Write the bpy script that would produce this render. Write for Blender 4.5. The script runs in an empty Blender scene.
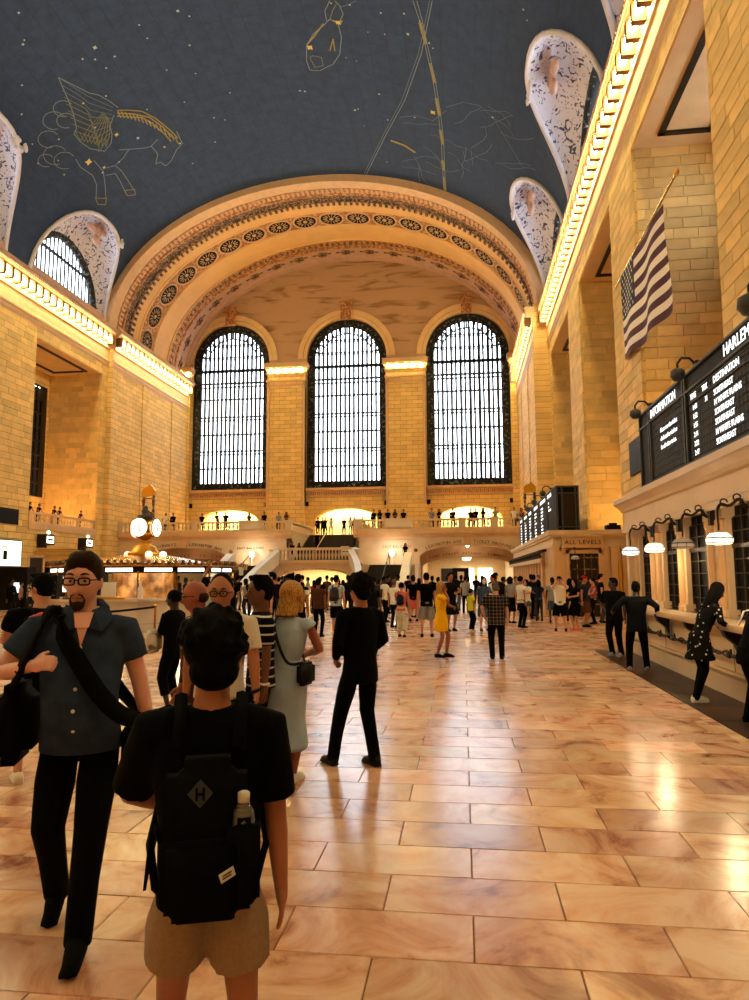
import bpy, bmesh, math, random
from math import sin, cos, pi, sqrt, radians as R
from mathutils import Vector, Matrix, Euler
random.seed(7)
S = bpy.context.scene
COL = S.collection
# ---------------------------------------------------------------- camera
cam = bpy.data.cameras.new('camera'); camo = bpy.data.objects.new('camera', cam); COL.objects.link(camo)
CAMROWS = ((0.991957, 0.01845, 0.125224, 0.0), (0.126486, -0.107191, -0.98616, 0.0), (-0.004772, 0.994067, -0.108663, 1.8), (0.0, 0.0, 0.0, 1.0))
camo.matrix_world = Matrix(CAMROWS)
cam.sensor_fit = 'HORIZONTAL'; cam.sensor_width = 36; cam.lens = 690 / 749 * 36
cam.clip_end = 500; cam.clip_start = .05
S.camera = camo
# ---------------------------------------------------------------- world, exposure
w = bpy.data.worlds.new('sky'); S.world = w; w.use_nodes = True
bg = w.node_tree.nodes['Background']; bg.inputs[0].default_value = (.86, .93, 1, 1); bg.inputs[1].default_value = 6.5
S.view_settings.view_transform = 'Standard'; S.view_settings.look = 'None'
S.view_settings.exposure = .52; S.view_settings.gamma = 1; S.view_settings.use_curve_mapping = False
def area(name, loc, rot, sx, sy, power, col):
    l = bpy.data.lights.new(name, 'AREA'); l.shape = 'RECTANGLE'; l.size = sx; l.size_y = sy; l.energy = power; l.color = col
    o = bpy.data.objects.new(name, l); COL.objects.link(o); o.location = loc; o.rotation_euler = rot; return o
def point(name, loc, r, power, col):
    l = bpy.data.lights.new(name, 'POINT'); l.shadow_soft_size = r; l.energy = power; l.color = col
    o = bpy.data.objects.new(name, l); COL.objects.link(o); o.location = loc; return o
WARM = (1, .84, .42)
# the hall is lit by the rows of bare bulbs in its cornices (glowing meshes, see cornice())
for k, y in enumerate((10.65, 23.3, 36.15, 49.3)):   # lamps standing inside the tall side openings
    point('opening_lamp', (9.2, y+1.5, 5.2), .3, 220, (1, .60, .24)); point('opening_lamp', (-32.6, y, 7.0), .3, 420, (1, .60, .24))
for x, wd in ((-18.65, 4.2), (-5.7, 4.2)):
    area('capital_light', (x, 71.45, 23.9), (R(-14), 0, 0), wd, .3, 420, WARM)
# ---------------------------------------------------------------- helpers
def link(o, parent=None):
    COL.objects.link(o)
    if parent is not None: o.parent = parent
    return o
def wt(p):
    v = Vector((0, 0, 0))
    while p is not None:
        v += p.location; p = p.parent
    return v
class MB:
    def __init__(s): s.v = []; s.f = []
    def add(s, vs, fs):
        b = len(s.v); s.v += [tuple(v) for v in vs]; s.f += [tuple(b + i for i in f) for f in fs]; return s
    def box(s, x0, x1, y0, y1, z0, z1):
        return s.add([(x0,y0,z0),(x1,y0,z0),(x1,y1,z0),(x0,y1,z0),(x0,y0,z1),(x1,y0,z1),(x1,y1,z1),(x0,y1,z1)],
                     [(3,2,1,0),(4,5,6,7),(0,1,5,4),(1,2,6,5),(2,3,7,6),(3,0,4,7)])
    def obox(s, c, sz, m=None):
        hx, hy, hz = sz[0]/2, sz[1]/2, sz[2]/2; c = Vector(c)
        P = [Vector(p) for p in ((-hx,-hy,-hz),(hx,-hy,-hz),(hx,hy,-hz),(-hx,hy,-hz),(-hx,-hy,hz),(hx,-hy,hz),(hx,hy,hz),(-hx,hy,hz))]
        if m is not None: P = [m @ p for p in P]
        return s.add([c + p for p in P], [(3,2,1,0),(4,5,6,7),(0,1,5,4),(1,2,6,5),(2,3,7,6),(3,0,4,7)])
    def quad(s, a, b, c, d): return s.add([a, b, c, d], [(0, 1, 2, 3)])
    def grid(s, rows, closed=False):
        n = len(rows[0]); vs = [p for r in rows for p in r]; fs = []
        for i in range(len(rows) - 1):
            for j in range(n if closed else n - 1):
                k = (j + 1) % n
                fs.append((i*n+j, i*n+k, (i+1)*n+k, (i+1)*n+j))
        return s.add(vs, fs)
    def tube(s, pts, r, n=8, cap=True, flat=1.0, up=None):
        pts = [Vector(p) for p in pts]; rows = []; prev = None
        for i, p in enumerate(pts):
            t = (pts[min(i+1, len(pts)-1)] - pts[max(i-1, 0)])
            t = t.normalized() if t.length > 1e-9 else Vector((0, 0, 1))
            if prev is None:
                a = Vector(up) if up else (Vector((0, 0, 1)) if abs(t.z) < .9 else Vector((0, 1, 0)))
            else: a = prev
            b = t.cross(a)
            if b.length < 1e-6: b = t.cross(Vector((1, 0, 0)))
            b.normalize(); a = b.cross(t).normalized(); prev = a
            rr = r[i] if isinstance(r, (list, tuple)) else r
            rows.append([p + a * (rr * cos(2*pi*k/n)) * flat + b * (rr * sin(2*pi*k/n)) for k in range(n)])
        b0 = len(s.v); s.grid(rows, True)
        if cap:
            m = len(rows)
            s.f.append(tuple(b0 + k for k in reversed(range(n)))); s.f.append(tuple(b0 + (m-1)*n + k for k in range(n)))
        return s
    def lathe(s, prof, c, n=16, m=None):
        c = Vector(c); rows = []
        for r, z in prof:
            row = [Vector((r*cos(2*pi*k/n), r*sin(2*pi*k/n), z)) for k in range(n)]
            if m is not None: row = [m @ p for p in row]
            rows.append([c + p for p in row])
        b0 = len(s.v); s.grid(rows, True)
        s.f.append(tuple(b0 + k for k in reversed(range(n)))); s.f.append(tuple(b0 + (len(rows)-1)*n + k for k in range(n)))
        return s
    def ell(s, c, r, m=None, nu=12, nv=8):
        if not isinstance(r, (tuple, list)): r = (r, r, r)
        c = Vector(c); rows = []
        for i in range(nv + 1):
            th = pi * i / nv; q = max(sin(th), .02)
            row = [Vector((r[0]*q*cos(2*pi*k/nu), r[1]*q*sin(2*pi*k/nu), -r[2]*cos(th))) for k in range(nu)]
            if m is not None: row = [m @ p for p in row]
            rows.append([c + p for p in row])
        b0 = len(s.v); s.grid(rows, True)
        s.f.append(tuple(b0 + k for k in reversed(range(nu)))); s.f.append(tuple(b0 + nv*nu + k for k in range(nu)))
        return s
    def loft(s, rings, n=16):
        """rings: (center, rx, ry[, matrix]) horizontal ellipses"""
        rows = []
        for rg in rings:
            c = Vector(rg[0]); m = rg[3] if len(rg) > 3 else None
            row = [Vector((rg[1]*cos(2*pi*k/n), rg[2]*sin(2*pi*k/n), 0)) for k in range(n)]
            if m is not None: row = [m @ p for p in row]
            rows.append([c + p for p in row])
        b0 = len(s.v); s.grid(rows, True)
        s.f.append(tuple(b0 + k for k in reversed(range(n)))); s.f.append(tuple(b0 + (len(rows)-1)*n + k for k in range(n)))
        return s
    def mesh(s, name, off=None):
        me = bpy.data.meshes.new(name)
        v = s.v if off is None or off.length < 1e-9 else [(p[0]-off.x, p[1]-off.y, p[2]-off.z) for p in s.v]
        me.from_pydata([tuple(p) for p in v], [], s.f); me.update(); return me
    def build(s, name, mat, parent=None, smooth=False, kind=None, label=None, local=False):
        me = s.mesh(name, None if local else wt(parent))
        if mat: me.materials.append(mat)
        if smooth: me.shade_smooth()
        o = bpy.data.objects.new(name, me); link(o, parent)
        if kind: o['kind'] = kind
        if label: o['label'] = label
        return o
def tag(o, label=None, cat=None, group=None, kind=None):
    if label: o['label'] = label
    if cat: o['category'] = cat
    if group: o['group'] = group
    if kind: o['kind'] = kind
    return o
def thing(name, label, cat, loc=(0, 0, 0), rz=0, group=None):
    o = bpy.data.objects.new(name, None); o.empty_display_size = .1
    link(o); o.location = loc; o.rotation_euler = (0, 0, rz); return tag(o, label, cat, group)
def inst(me, name, loc, parent, rot=None, scale=None, mat=None):
    o = bpy.data.objects.new(name, me); link(o, parent); o.location = Vector(loc) - wt(parent)
    if rot is not None: o.rotation_euler = rot
    if scale is not None: o.scale = scale
    return o
# ---------------------------------------------------------------- materials
def L(c):  # sRGB 0-255 -> linear
    return tuple(((x/255)/12.92 if x/255 <= .04045 else ((x/255+.055)/1.055)**2.4) for x in c)
MATS = {}
def mat(name, col, rough=.6, metal=0, emit=0, ecol=None, var=0, vs=3.0, bump=0, bs=20, island=0, col2=None, stretch=(1,1,1), spec=None, thresh=None, coat=0, alpha=None, objrand=0, distort=0):
    m = bpy.data.materials.new(name); m.use_nodes = True; nt = m.node_tree; N = nt.nodes; K = nt.links
    p = N['Principled BSDF']; c = L(col) if max(col) > 1 else tuple(col)
    p.inputs['Base Color'].default_value = (*c, 1); p.inputs['Roughness'].default_value = rough; p.inputs['Metallic'].default_value = metal
    if spec is not None: p.inputs['Specular IOR Level'].default_value = spec
    if coat: p.inputs['Coat Weight'].default_value = coat; p.inputs['Coat Roughness'].default_value = .08
    out = None
    if var or col2 or bump:
        tc = N.new('ShaderNodeTexCoord'); mp = N.new('ShaderNodeMapping'); mp.inputs['Scale'].default_value = stretch
        K.new(tc.outputs['Object'], mp.inputs[0])
    if var or col2:
        n = N.new('ShaderNodeTexNoise'); n.inputs['Scale'].default_value = vs; n.inputs['Detail'].default_value = 8; n.inputs['Distortion'].default_value = distort
        K.new(mp.outputs[0], n.inputs['Vector'])
        cr = N.new('ShaderNodeValToRGB')
        if col2:
            a, b = (thresh or (.4, .6)); cr.color_ramp.elements[0].position = a; cr.color_ramp.elements[1].position = b
            cr.color_ramp.elements[0].color = (*c, 1); cr.color_ramp.elements[1].color = (*(L(col2) if max(col2) > 1 else col2), 1)
        else:
            cr.color_ramp.elements[0].position = .3; cr.color_ramp.elements[1].position = .7
            cr.color_ramp.elements[0].color = (*[x*(1-var) for x in c], 1); cr.color_ramp.elements[1].color = (*[min(1, x*(1+var)) for x in c], 1)
        K.new(n.outputs['Fac'], cr.inputs[0]); out = cr.outputs[0]
    if island:
        g = N.new('ShaderNodeNewGeometry'); oi = N.new('ShaderNodeObjectInfo')
        ad = N.new('ShaderNodeMath'); ad.operation = 'ADD'; K.new(g.outputs['Random Per Island'], ad.inputs[0]); K.new(oi.outputs['Random'], ad.inputs[1])
        fr = N.new('ShaderNodeMath'); fr.operation = 'FRACT'; K.new(ad.outputs[0], fr.inputs[0])
        mr = N.new('ShaderNodeMapRange'); mr.inputs[3].default_value = 1 - island; mr.inputs[4].default_value = 1 + island; K.new(fr.outputs[0], mr.inputs[0])
        hs = N.new('ShaderNodeHueSaturation'); K.new(mr.outputs[0], hs.inputs['Value'])
        if out: K.new(out, hs.inputs['Color'])
        else: hs.inputs['Color'].default_value = (*c, 1)
        out = hs.outputs[0]
    if out: K.new(out, p.inputs['Base Color'])
    if bump:
        n2 = N.new('ShaderNodeTexNoise'); n2.inputs['Scale'].default_value = bs; n2.inputs['Detail'].default_value = 5; K.new(mp.outputs[0], n2.inputs['Vector'])
        b = N.new('ShaderNodeBump'); b.inputs['Strength'].default_value = bump; b.inputs['Distance'].default_value = .02
        K.new(n2.outputs['Fac'], b.inputs['Height']); K.new(b.outputs[0], p.inputs['Normal'])
    if emit:
        p.inputs['Emission Color'].default_value = (*(ecol or c), 1); p.inputs['Emission Strength'].default_value = emit
    MATS[name] = m; return m
def brickmat(name, ua, col, mort, w=1.25, h=.44, ms=.014, var=.12, rough=.75, noise=.1):
    m = bpy.data.materials.new(name); m.use_nodes = True; nt = m.node_tree; N = nt.nodes; K = nt.links; p = N['Principled BSDF']
    p.inputs['Roughness'].default_value = rough
    tc = N.new('ShaderNodeTexCoord'); sp = N.new('ShaderNodeSeparateXYZ'); cb = N.new('ShaderNodeCombineXYZ')
    K.new(tc.outputs['Object'], sp.inputs[0]); K.new(sp.outputs[ua], cb.inputs[0]); K.new(sp.outputs['Z'], cb.inputs[1])
    b = N.new('ShaderNodeTexBrick'); K.new(cb.outputs[0], b.inputs['Vector']); b.inputs['Scale'].default_value = 1
    b.inputs['Brick Width'].default_value = w; b.inputs['Row Height'].default_value = h; b.inputs['Mortar Size'].default_value = ms
    b.inputs['Mortar Smooth'].default_value = .3
    c = L(col); b.inputs['Color1'].default_value = (*[x*(1+var) for x in c], 1); b.inputs['Color2'].default_value = (*[x*(1-var) for x in c], 1)
    b.inputs['Mortar'].default_value = (*L(mort), 1)
    n = N.new('ShaderNodeTexNoise'); n.inputs['Scale'].default_value = .8; n.inputs['Detail'].default_value = 8; K.new(tc.outputs['Object'], n.inputs['Vector'])
    mr = N.new('ShaderNodeMapRange'); mr.inputs[1].default_value = .3; mr.inputs[2].default_value = .7; mr.inputs[3].default_value = 1-noise; mr.inputs[4].default_value = 1+noise
    K.new(n.outputs['Fac'], mr.inputs[0])
    hs = N.new('ShaderNodeHueSaturation'); K.new(mr.outputs[0], hs.inputs['Value']); K.new(b.outputs['Color'], hs.inputs['Color']); K.new(hs.outputs[0], p.inputs['Base Color'])
    bp = N.new('ShaderNodeBump'); bp.invert = True; bp.inputs['Strength'].default_value = .6; bp.inputs['Distance'].default_value = .03
    K.new(b.outputs['Fac'], bp.inputs['Height']); K.new(bp.outputs[0], p.inputs['Normal'])
    MATS[name] = m; return m
M = MATS
STONE = (220, 184, 112)
brickmat('stone_x', 'Y', STONE, (120, 84, 44)); brickmat('stone_y', 'X', STONE, (120, 84, 44))
mat('stone_block', STONE, .75, var=.10, vs=1.5, island=.16, bump=.3, bs=14)
mat('stone_backing', (88, 58, 30), .9)
mat('stone_plain', (222, 186, 132), .65, var=.08, vs=.9)
mat('stone_pale', (206, 180, 146), .45, var=.08, vs=1.2)
mat('stone_trim', (205, 165, 120), .55, var=.08, vs=2)
mat('stone_pink', (188, 150, 132), .6, var=.1, vs=2)
mat('tympanum_marble', (184, 148, 112), .6, col2=(138, 100, 62), vs=.55, thresh=(.52, .68), stretch=(.35, 1, 2.2), distort=1.2)
mat('ornament_dark', (70, 48, 34), .7, col2=(150, 115, 80), vs=5, thresh=(.5, .56))
mat('ornament_red', (150, 92, 50), .7, col2=(196, 150, 100), vs=4, thresh=(.48, .56))
mat('bracket_brown', (96, 62, 34), .8)
mat('arch_gold', (214, 168, 104), .7, var=.06, vs=.8)
mat('plaster_white', (214, 210, 220), .6, col2=(60, 62, 96), vs=2.2, thresh=(.55, .60), distort=2.0)
mat('plaster_plain', (214, 208, 214), .6, var=.05)
mat('bronze', (40, 30, 22), .45, metal=.5)
mat('iron', (14, 13, 14), .5, metal=.3)
mat('iron_grey', (60, 62, 66), .6)
mat('iron_lace', (10, 10, 12), .8, col2=(110, 112, 118), vs=3.2, thresh=(.55, .62))
mat('brass', (190, 140, 60), .25, metal=1)
mat('gilt', (214, 160, 50), .35, metal=.8)
mat('black', (5, 5, 6), .6, spec=.15); mat('black_gloss', (8, 9, 12), .2)
mat('flap', (9, 13, 24), .7, var=.4, vs=5, stretch=(1, 1, 1))
mat('white_paint', (225, 225, 225), .5)
mat('bulb', (255, 220, 150), .4, emit=75, ecol=(1, .85, .40))
mat('lamp_warm', (255, 230, 190), .4, emit=1.5, ecol=(1, .88, .66))
mat('lamp_cool', (235, 240, 255), .4, emit=.9, ecol=(.85, .92, 1))
mat('lamp_off', (200, 198, 205), .25)
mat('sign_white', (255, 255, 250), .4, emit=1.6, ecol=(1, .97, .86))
mat('screen', (250, 240, 190), .4, emit=1.3, ecol=(1, .95, .70))
mat('text_lit', (255, 255, 255), .5, emit=1.1, ecol=(.92, .96, 1))
mat('engraved', (70, 46, 30), .8)
mat('marble_white', (206, 200, 194), .25, var=.06, vs=1.5)
mat('dark_stone', (30, 24, 22), .35, var=.2, vs=3)
mat('step_stone', (52, 44, 40), .5, var=.1)
mat('brown_marble', (66, 33, 20), .4, spec=.25, col2=(26, 16, 13), vs=1.2, thresh=(.35, .65), distort=.8)
mat('niche', (240, 222, 160), .7)
mat('passage', (222, 190, 135), .5, var=.06)
# vault blue: worn paint on faint masonry courses
def vaultmat():
    m = bpy.data.materials.new('vault_blue'); m.use_nodes = True; nt = m.node_tree; N = nt.nodes; K = nt.links; p = N['Principled BSDF']; p.inputs['Roughness'].default_value = .8
    uv = N.new('ShaderNodeUVMap'); uv.uv_map = 'uv'
    b = N.new('ShaderNodeTexBrick'); K.new(uv.outputs[0], b.inputs['Vector']); b.inputs['Scale'].default_value = 1; b.inputs['Brick Width'].default_value = 2.2; b.inputs['Row Height'].default_value = 1.05
    b.inputs['Mortar Size'].default_value = .025; b.inputs['Mortar Smooth'].default_value = .6
    c = L((31, 53, 88)); b.inputs['Color1'].default_value = (*[x*1.05 for x in c], 1); b.inputs['Color2'].default_value = (*[x*.95 for x in c], 1); b.inputs['Mortar'].default_value = (*[x*.6 for x in c], 1)
    n = N.new('ShaderNodeTexNoise'); n.inputs['Scale'].default_value = 1.4; n.inputs['Detail'].default_value = 12; n.inputs['Roughness'].default_value = .75; K.new(uv.outputs[0], n.inputs['Vector'])
    mr = N.new('ShaderNodeMapRange'); mr.inputs[1].default_value = .3; mr.inputs[2].default_value = .7; mr.inputs[3].default_value = .62; mr.inputs[4].default_value = 1.3; K.new(n.outputs['Fac'], mr.inputs[0])
    hs = N.new('ShaderNodeHueSaturation'); K.new(mr.outputs[0], hs.inputs['Value']); K.new(b.outputs['Color'], hs.inputs['Color']); K.new(hs.outputs[0], p.inputs['Base Color'])
    MATS['vault_blue'] = m
vaultmat()
mat('star_gold', (206, 176, 84), .6); mat('star_pale', (172, 178, 176), .6); mat('paint_line', (120, 132, 138), .7); mat('paint_gold', (138, 124, 62), .7); mat('paint_olive', (112, 112, 84), .7); mat('paint_faint', (86, 104, 122), .7)
mat('pane', (255, 255, 255), .05)
def glass():
    m = bpy.data.materials.new('window_glass'); m.use_nodes = True; nt = m.node_tree; N = nt.nodes; K = nt.links
    N.remove(N['Principled BSDF']); t = N.new('ShaderNodeBsdfTransparent'); t.inputs[0].default_value = (.93, .96, 1, 1)
    g = N.new('ShaderNodeBsdfGlossy'); g.inputs['Roughness'].default_value = .08; mx = N.new('ShaderNodeMixShader'); mx.inputs[0].default_value = .06
    K.new(t.outputs[0], mx.inputs[1]); K.new(g.outputs[0], mx.inputs[2]); K.new(mx.outputs[0], N['Material Output'].inputs[0]); MATS['window_glass'] = m
glass()
# polished floor stone
def floormat(name, c1, c2, c3, rough=.16, island=True):
    m = bpy.data.materials.new(name); m.use_nodes = True; nt = m.node_tree; N = nt.nodes; K = nt.links; p = N['Principled BSDF']; p.inputs['Specular IOR Level'].default_value = .85
    tc = N.new('ShaderNodeTexCoord'); g = N.new('ShaderNodeNewGeometry'); oi = N.new('ShaderNodeObjectInfo')
    ad = N.new('ShaderNodeMath'); ad.operation = 'ADD'; K.new(g.outputs['Random Per Island'], ad.inputs[0]); K.new(oi.outputs['Random'], ad.inputs[1])
    fr = N.new('ShaderNodeMath'); fr.operation = 'FRACT'; K.new(ad.outputs[0], fr.inputs[0])
    mv = N.new('ShaderNodeVectorMath'); mv.operation = 'SCALE'; mv.inputs[0].default_value = (37, 91, 13); K.new(fr.outputs[0], mv.inputs['Scale'])
    av = N.new('ShaderNodeVectorMath'); av.operation = 'ADD'; K.new(g.outputs['Position'], av.inputs[0]); K.new(mv.outputs[0], av.inputs[1])
    n = N.new('ShaderNodeTexNoise'); n.inputs['Scale'].default_value = 1.5; n.inputs['Detail'].default_value = 9; n.inputs['Distortion'].default_value = 1.4; n.inputs['Roughness'].default_value = .62; K.new(av.outputs[0], n.inputs['Vector'])
    cr = N.new('ShaderNodeValToRGB'); e = cr.color_ramp.elements; e[0].position = .34; e[0].color = (*L(c3), 1); e[1].position = .62; e[1].color = (*L(c1), 1); x = e.new(.46); x.color = (*L(c2), 1)
    K.new(n.outputs['Fac'], cr.inputs[0])
    mr = N.new('ShaderNodeMapRange'); mr.inputs[3].default_value = .72; mr.inputs[4].default_value = 1.12; K.new(fr.outputs[0], mr.inputs[0])
    hs = N.new('ShaderNodeHueSaturation'); K.new(cr.outputs[0], hs.inputs['Color']); K.new(mr.outputs[0], hs.inputs['Value'])
    mh = N.new('ShaderNodeMapRange'); mh.inputs[3].default_value = .482; mh.inputs[4].default_value = .508; f7 = N.new('ShaderNodeMath'); f7.operation = 'MULTIPLY'; f7.inputs[1].default_value = 7.3; K.new(fr.outputs[0], f7.inputs[0]); f8 = N.new('ShaderNodeMath'); f8.operation = 'FRACT'; K.new(f7.outputs[0], f8.inputs[0]); K.new(f8.outputs[0], mh.inputs[0]); K.new(mh.outputs[0], hs.inputs['Hue'])
    K.new(hs.outputs[0], p.inputs['Base Color'])
    n2 = N.new('ShaderNodeTexNoise'); n2.inputs['Scale'].default_value = 90; n2.inputs['Detail'].default_value = 3; K.new(g.outputs['Position'], n2.inputs['Vector'])
    m2 = N.new('ShaderNodeMapRange'); m2.inputs[3].default_value = rough*.7; m2.inputs[4].default_value = rough*1.5; K.new(n2.outputs['Fac'], m2.inputs[0]); K.new(m2.outputs[0], p.inputs['Roughness'])
    n3 = N.new('ShaderNodeTexNoise'); n3.inputs['Scale'].default_value = 2.2; n3.inputs['Detail'].default_value = 2; K.new(g.outputs['Position'], n3.inputs['Vector'])
    b = N.new('ShaderNodeBump'); b.inputs['Strength'].default_value = .12; b.inputs['Distance'].default_value = .02; K.new(n3.outputs['Fac'], b.inputs['Height']); K.new(b.outputs[0], p.inputs['Normal'])
    MATS[name] = m
floormat('floor_stone', (230, 198, 170), (212, 164, 128), (150, 92, 64), .20)
mat('floor_joint', (96, 62, 40), .8)

# ================================================================ STRUCTURE
XL, XR = -30.2, 7.15           # wall planes
CX, VA, VB, VZ = -11.75, 18.9, 12.6, 23.2   # vault centre, half width, rise, springing
YB, YE, YW = 54.8, 72.0, -14.0  # break where the end arch starts, east windows, west wall
OP = 19.0                      # top of the tall openings
BAYS = [(6.5, 14.8), (19.1, 27.5), (31.8, 40.5), (44.75, 53.85)]
# ---- floor: slabs near the camera one by one, the next rows joined, then plain
fl = MB().box(-31, 8, YW, 90, -.35, -.012).build('floor', M['floor_joint'], kind='structure')
ub = MB(); bv = .004
ub.add([(-.5+bv,-.5+bv*2,0),(.5-bv,-.5+bv*2,0),(.5-bv,.5-bv*2,0),(-.5+bv,.5-bv*2,0),(-.5,-.5,-.006),(.5,-.5,-.006),(.5,.5,-.006),(-.5,.5,-.006),(-.5,-.5,-.05),(.5,-.5,-.05),(.5,.5,-.05),(-.5,.5,-.05)],
       [(0,1,2,3),(4,5,1,0),(5,6,2,1),(6,7,3,2),(7,4,0,3),(8,9,5,4),(9,10,6,5),(10,11,7,6),(11,8,4,7)])
slab_me = ub.mesh('floor_slab'); slab_me.materials.append(M['floor_stone'])
cnt = 0; fj = MB(); RD = .457; SW = .965
row = 0; y = 2.55
while y < 56.9:
    x = .02 + (SW/2 if row % 2 else 0) - SW*40
    while x < 7.1:
        x1 = min(x + SW, 3.06 if x < 3.05 and y < 17.1 else 99)
        if x1 - x > .05 and not (x >= 3.05 and y < 17.2) and x > -30:
            cxx, cyy = (x + x1)/2, y + RD/2
            ang = math.degrees(math.atan2(cxx, cyy))
            vis = -37.5 < ang < 23
            if cnt < 290 and vis and y < 13.6:
                inst(slab_me, 'floor_slab', (cxx, cyy, random.uniform(-.0006, .0006)), fl, scale=(x1-x-.005, RD-.005, 1)); cnt += 1
            elif -40 < ang < 26 or y < 6:
                if y < 40: fj.quad((x+.003, y+.003, -.0005), (x1-.003, y+.003, -.0005), (x1-.003, y+RD-.003, -.0005), (x+.003, y+RD-.003, -.0005))
        x += SW
    y += RD; row += 1
fj.build('floor_slab_field', M['floor_stone'], fl, kind='stuff')
f2 = MB()
for k in range(40):
    for j in range(40):
        x0 = -30 + j*.95; y0 = 40 + k*.457*2
        if x0 < 7 and y0 < 57.5: f2.quad((x0, y0, -.0006), (x0+.945, y0, -.0006), (x0+.945, y0+.909, -.0006), (x0, y0+.909, -.0006))
for k in range(36):
    for j in range(40):
        x0 = -30 + j*.95; y0 = YW + k*.457
        if x0 < 7 and y0 < 2.4: f2.quad((x0, y0, -.0006), (x0+.945, y0, -.0006), (x0+.945, y0+.45, -.0006), (x0, y0+.45, -.0006))
f2.build('floor_slab_field', M['floor_stone'], fl, kind='stuff')
# dark marble kerb strip along the ticket windows, in lengths
ks = MB()
for k in range(16):
    ks.box(3.07, 3.95, 1.2 + k, 2.19 + k, -.01, .006)
ks.build('kerb_strip', M['brown_marble'], fl)
# ---- generic ashlar faces
block_me = MB().box(-.5, .5, -.5, .5, -.5, .5).mesh('stone_block'); block_me.materials.append(M['stone_block'])
def ashlar(parent, P, u0, u1, v0, v1, ch=.44, bl=1.3, joined=True, jt=.026, th=.05, limit=[0], cap=290, name='stone_block_field'):
    """P(u,v,d)->world point, d measured out of the wall"""
    mb = MB(); v = v0; r = 0
    while v < v1 - .05:
        va, vb = v, min(v + ch, v1); u = u0 - random.uniform(0, bl)
        while u < u1:
            l = bl*random.uniform(.65, 1.35); a, b = max(u, u0), min(u + l, u1); u += l
            if b - a < .12: continue
            d = th + random.uniform(-.006, .006)
            if not joined and limit[0] < cap:
                p0, p1 = P(a+jt/2, va+jt/2, 0), P(b-jt/2, vb-jt/2, d); limit[0] += 1
                inst(block_me, 'stone_block', [(p0[i]+p1[i])/2 for i in range(3)], parent, scale=[max(abs(p0[i]-p1[i]), .001) for i in range(3)])
            else:
                c = [P(*q) for q in ((a+jt/2, va+jt/2, d), (b-jt/2, va+jt/2, d), (b-jt/2, vb-jt/2, d), (a+jt/2, vb-jt/2, d), (a+jt/2, va+jt/2, 0), (b-jt/2, va+jt/2, 0), (b-jt/2, vb-jt/2, 0), (a+jt/2, vb-jt/2, 0))]
                mb.add(c, [(0,1,2,3),(0,4,5,1),(1,5,6,2),(2,6,7,3),(3,7,4,0)])
        v += ch; r += 1
    if mb.v: mb.build(name, M['stone_block'], parent, kind='stuff')
# ---- wall with openings
def arch_wall(mb, P, u0, u1, z0, z1, ops, depth, seg=14):
    """ops: (uc, hw, zb, zs, rise); P(u,z,d) d=0 face, d>0 into the wall"""
    cuts = {u0, u1}
    for uc, hw, zb, zs, rise in ops:
        for k in range(seg + 1): cuts.add(uc - hw*cos(pi*k/seg) if rise > 0 else (uc - hw if k == 0 else uc + hw))
    cuts = sorted(c for c in cuts if u0 <= c <= u1)
    def top(o, u): return o[3] + (o[4]*sqrt(max(0, 1 - ((u-o[0])/o[1])**2)) if o[4] > 0 else 0)
    for a, b in zip(cuts, cuts[1:]):
        if b - a < 1e-5: continue
        m = (a + b)/2; act = sorted([o for o in ops if abs(m - o[0]) < o[1]], key=lambda o: o[2]); lo = (z0, z0)
        for o in act:
            if o[2] > lo[0] + 1e-4: mb.quad(P(a, lo[0], 0), P(b, lo[1], 0), P(b, o[2], 0), P(a, o[2], 0))
            lo = (top(o, a), top(o, b))
            mb.quad(P(a, lo[0], 0), P(b, lo[1], 0), P(b, lo[1], depth), P(a, lo[0], depth))
            mb.quad(P(a, o[2], 0), P(b, o[2], 0), P(b, o[2], depth), P(a, o[2], depth))
        if lo[0] < z1: mb.quad(P(a, lo[0], 0), P(b, lo[1], 0), P(b, z1, 0), P(a, z1, 0))
    for o in ops:
        for u in (o[0]-o[1], o[0]+o[1]): mb.quad(P(u, o[2], 0), P(u, o[3], 0), P(u, o[3], depth), P(u, o[2], depth))
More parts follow.
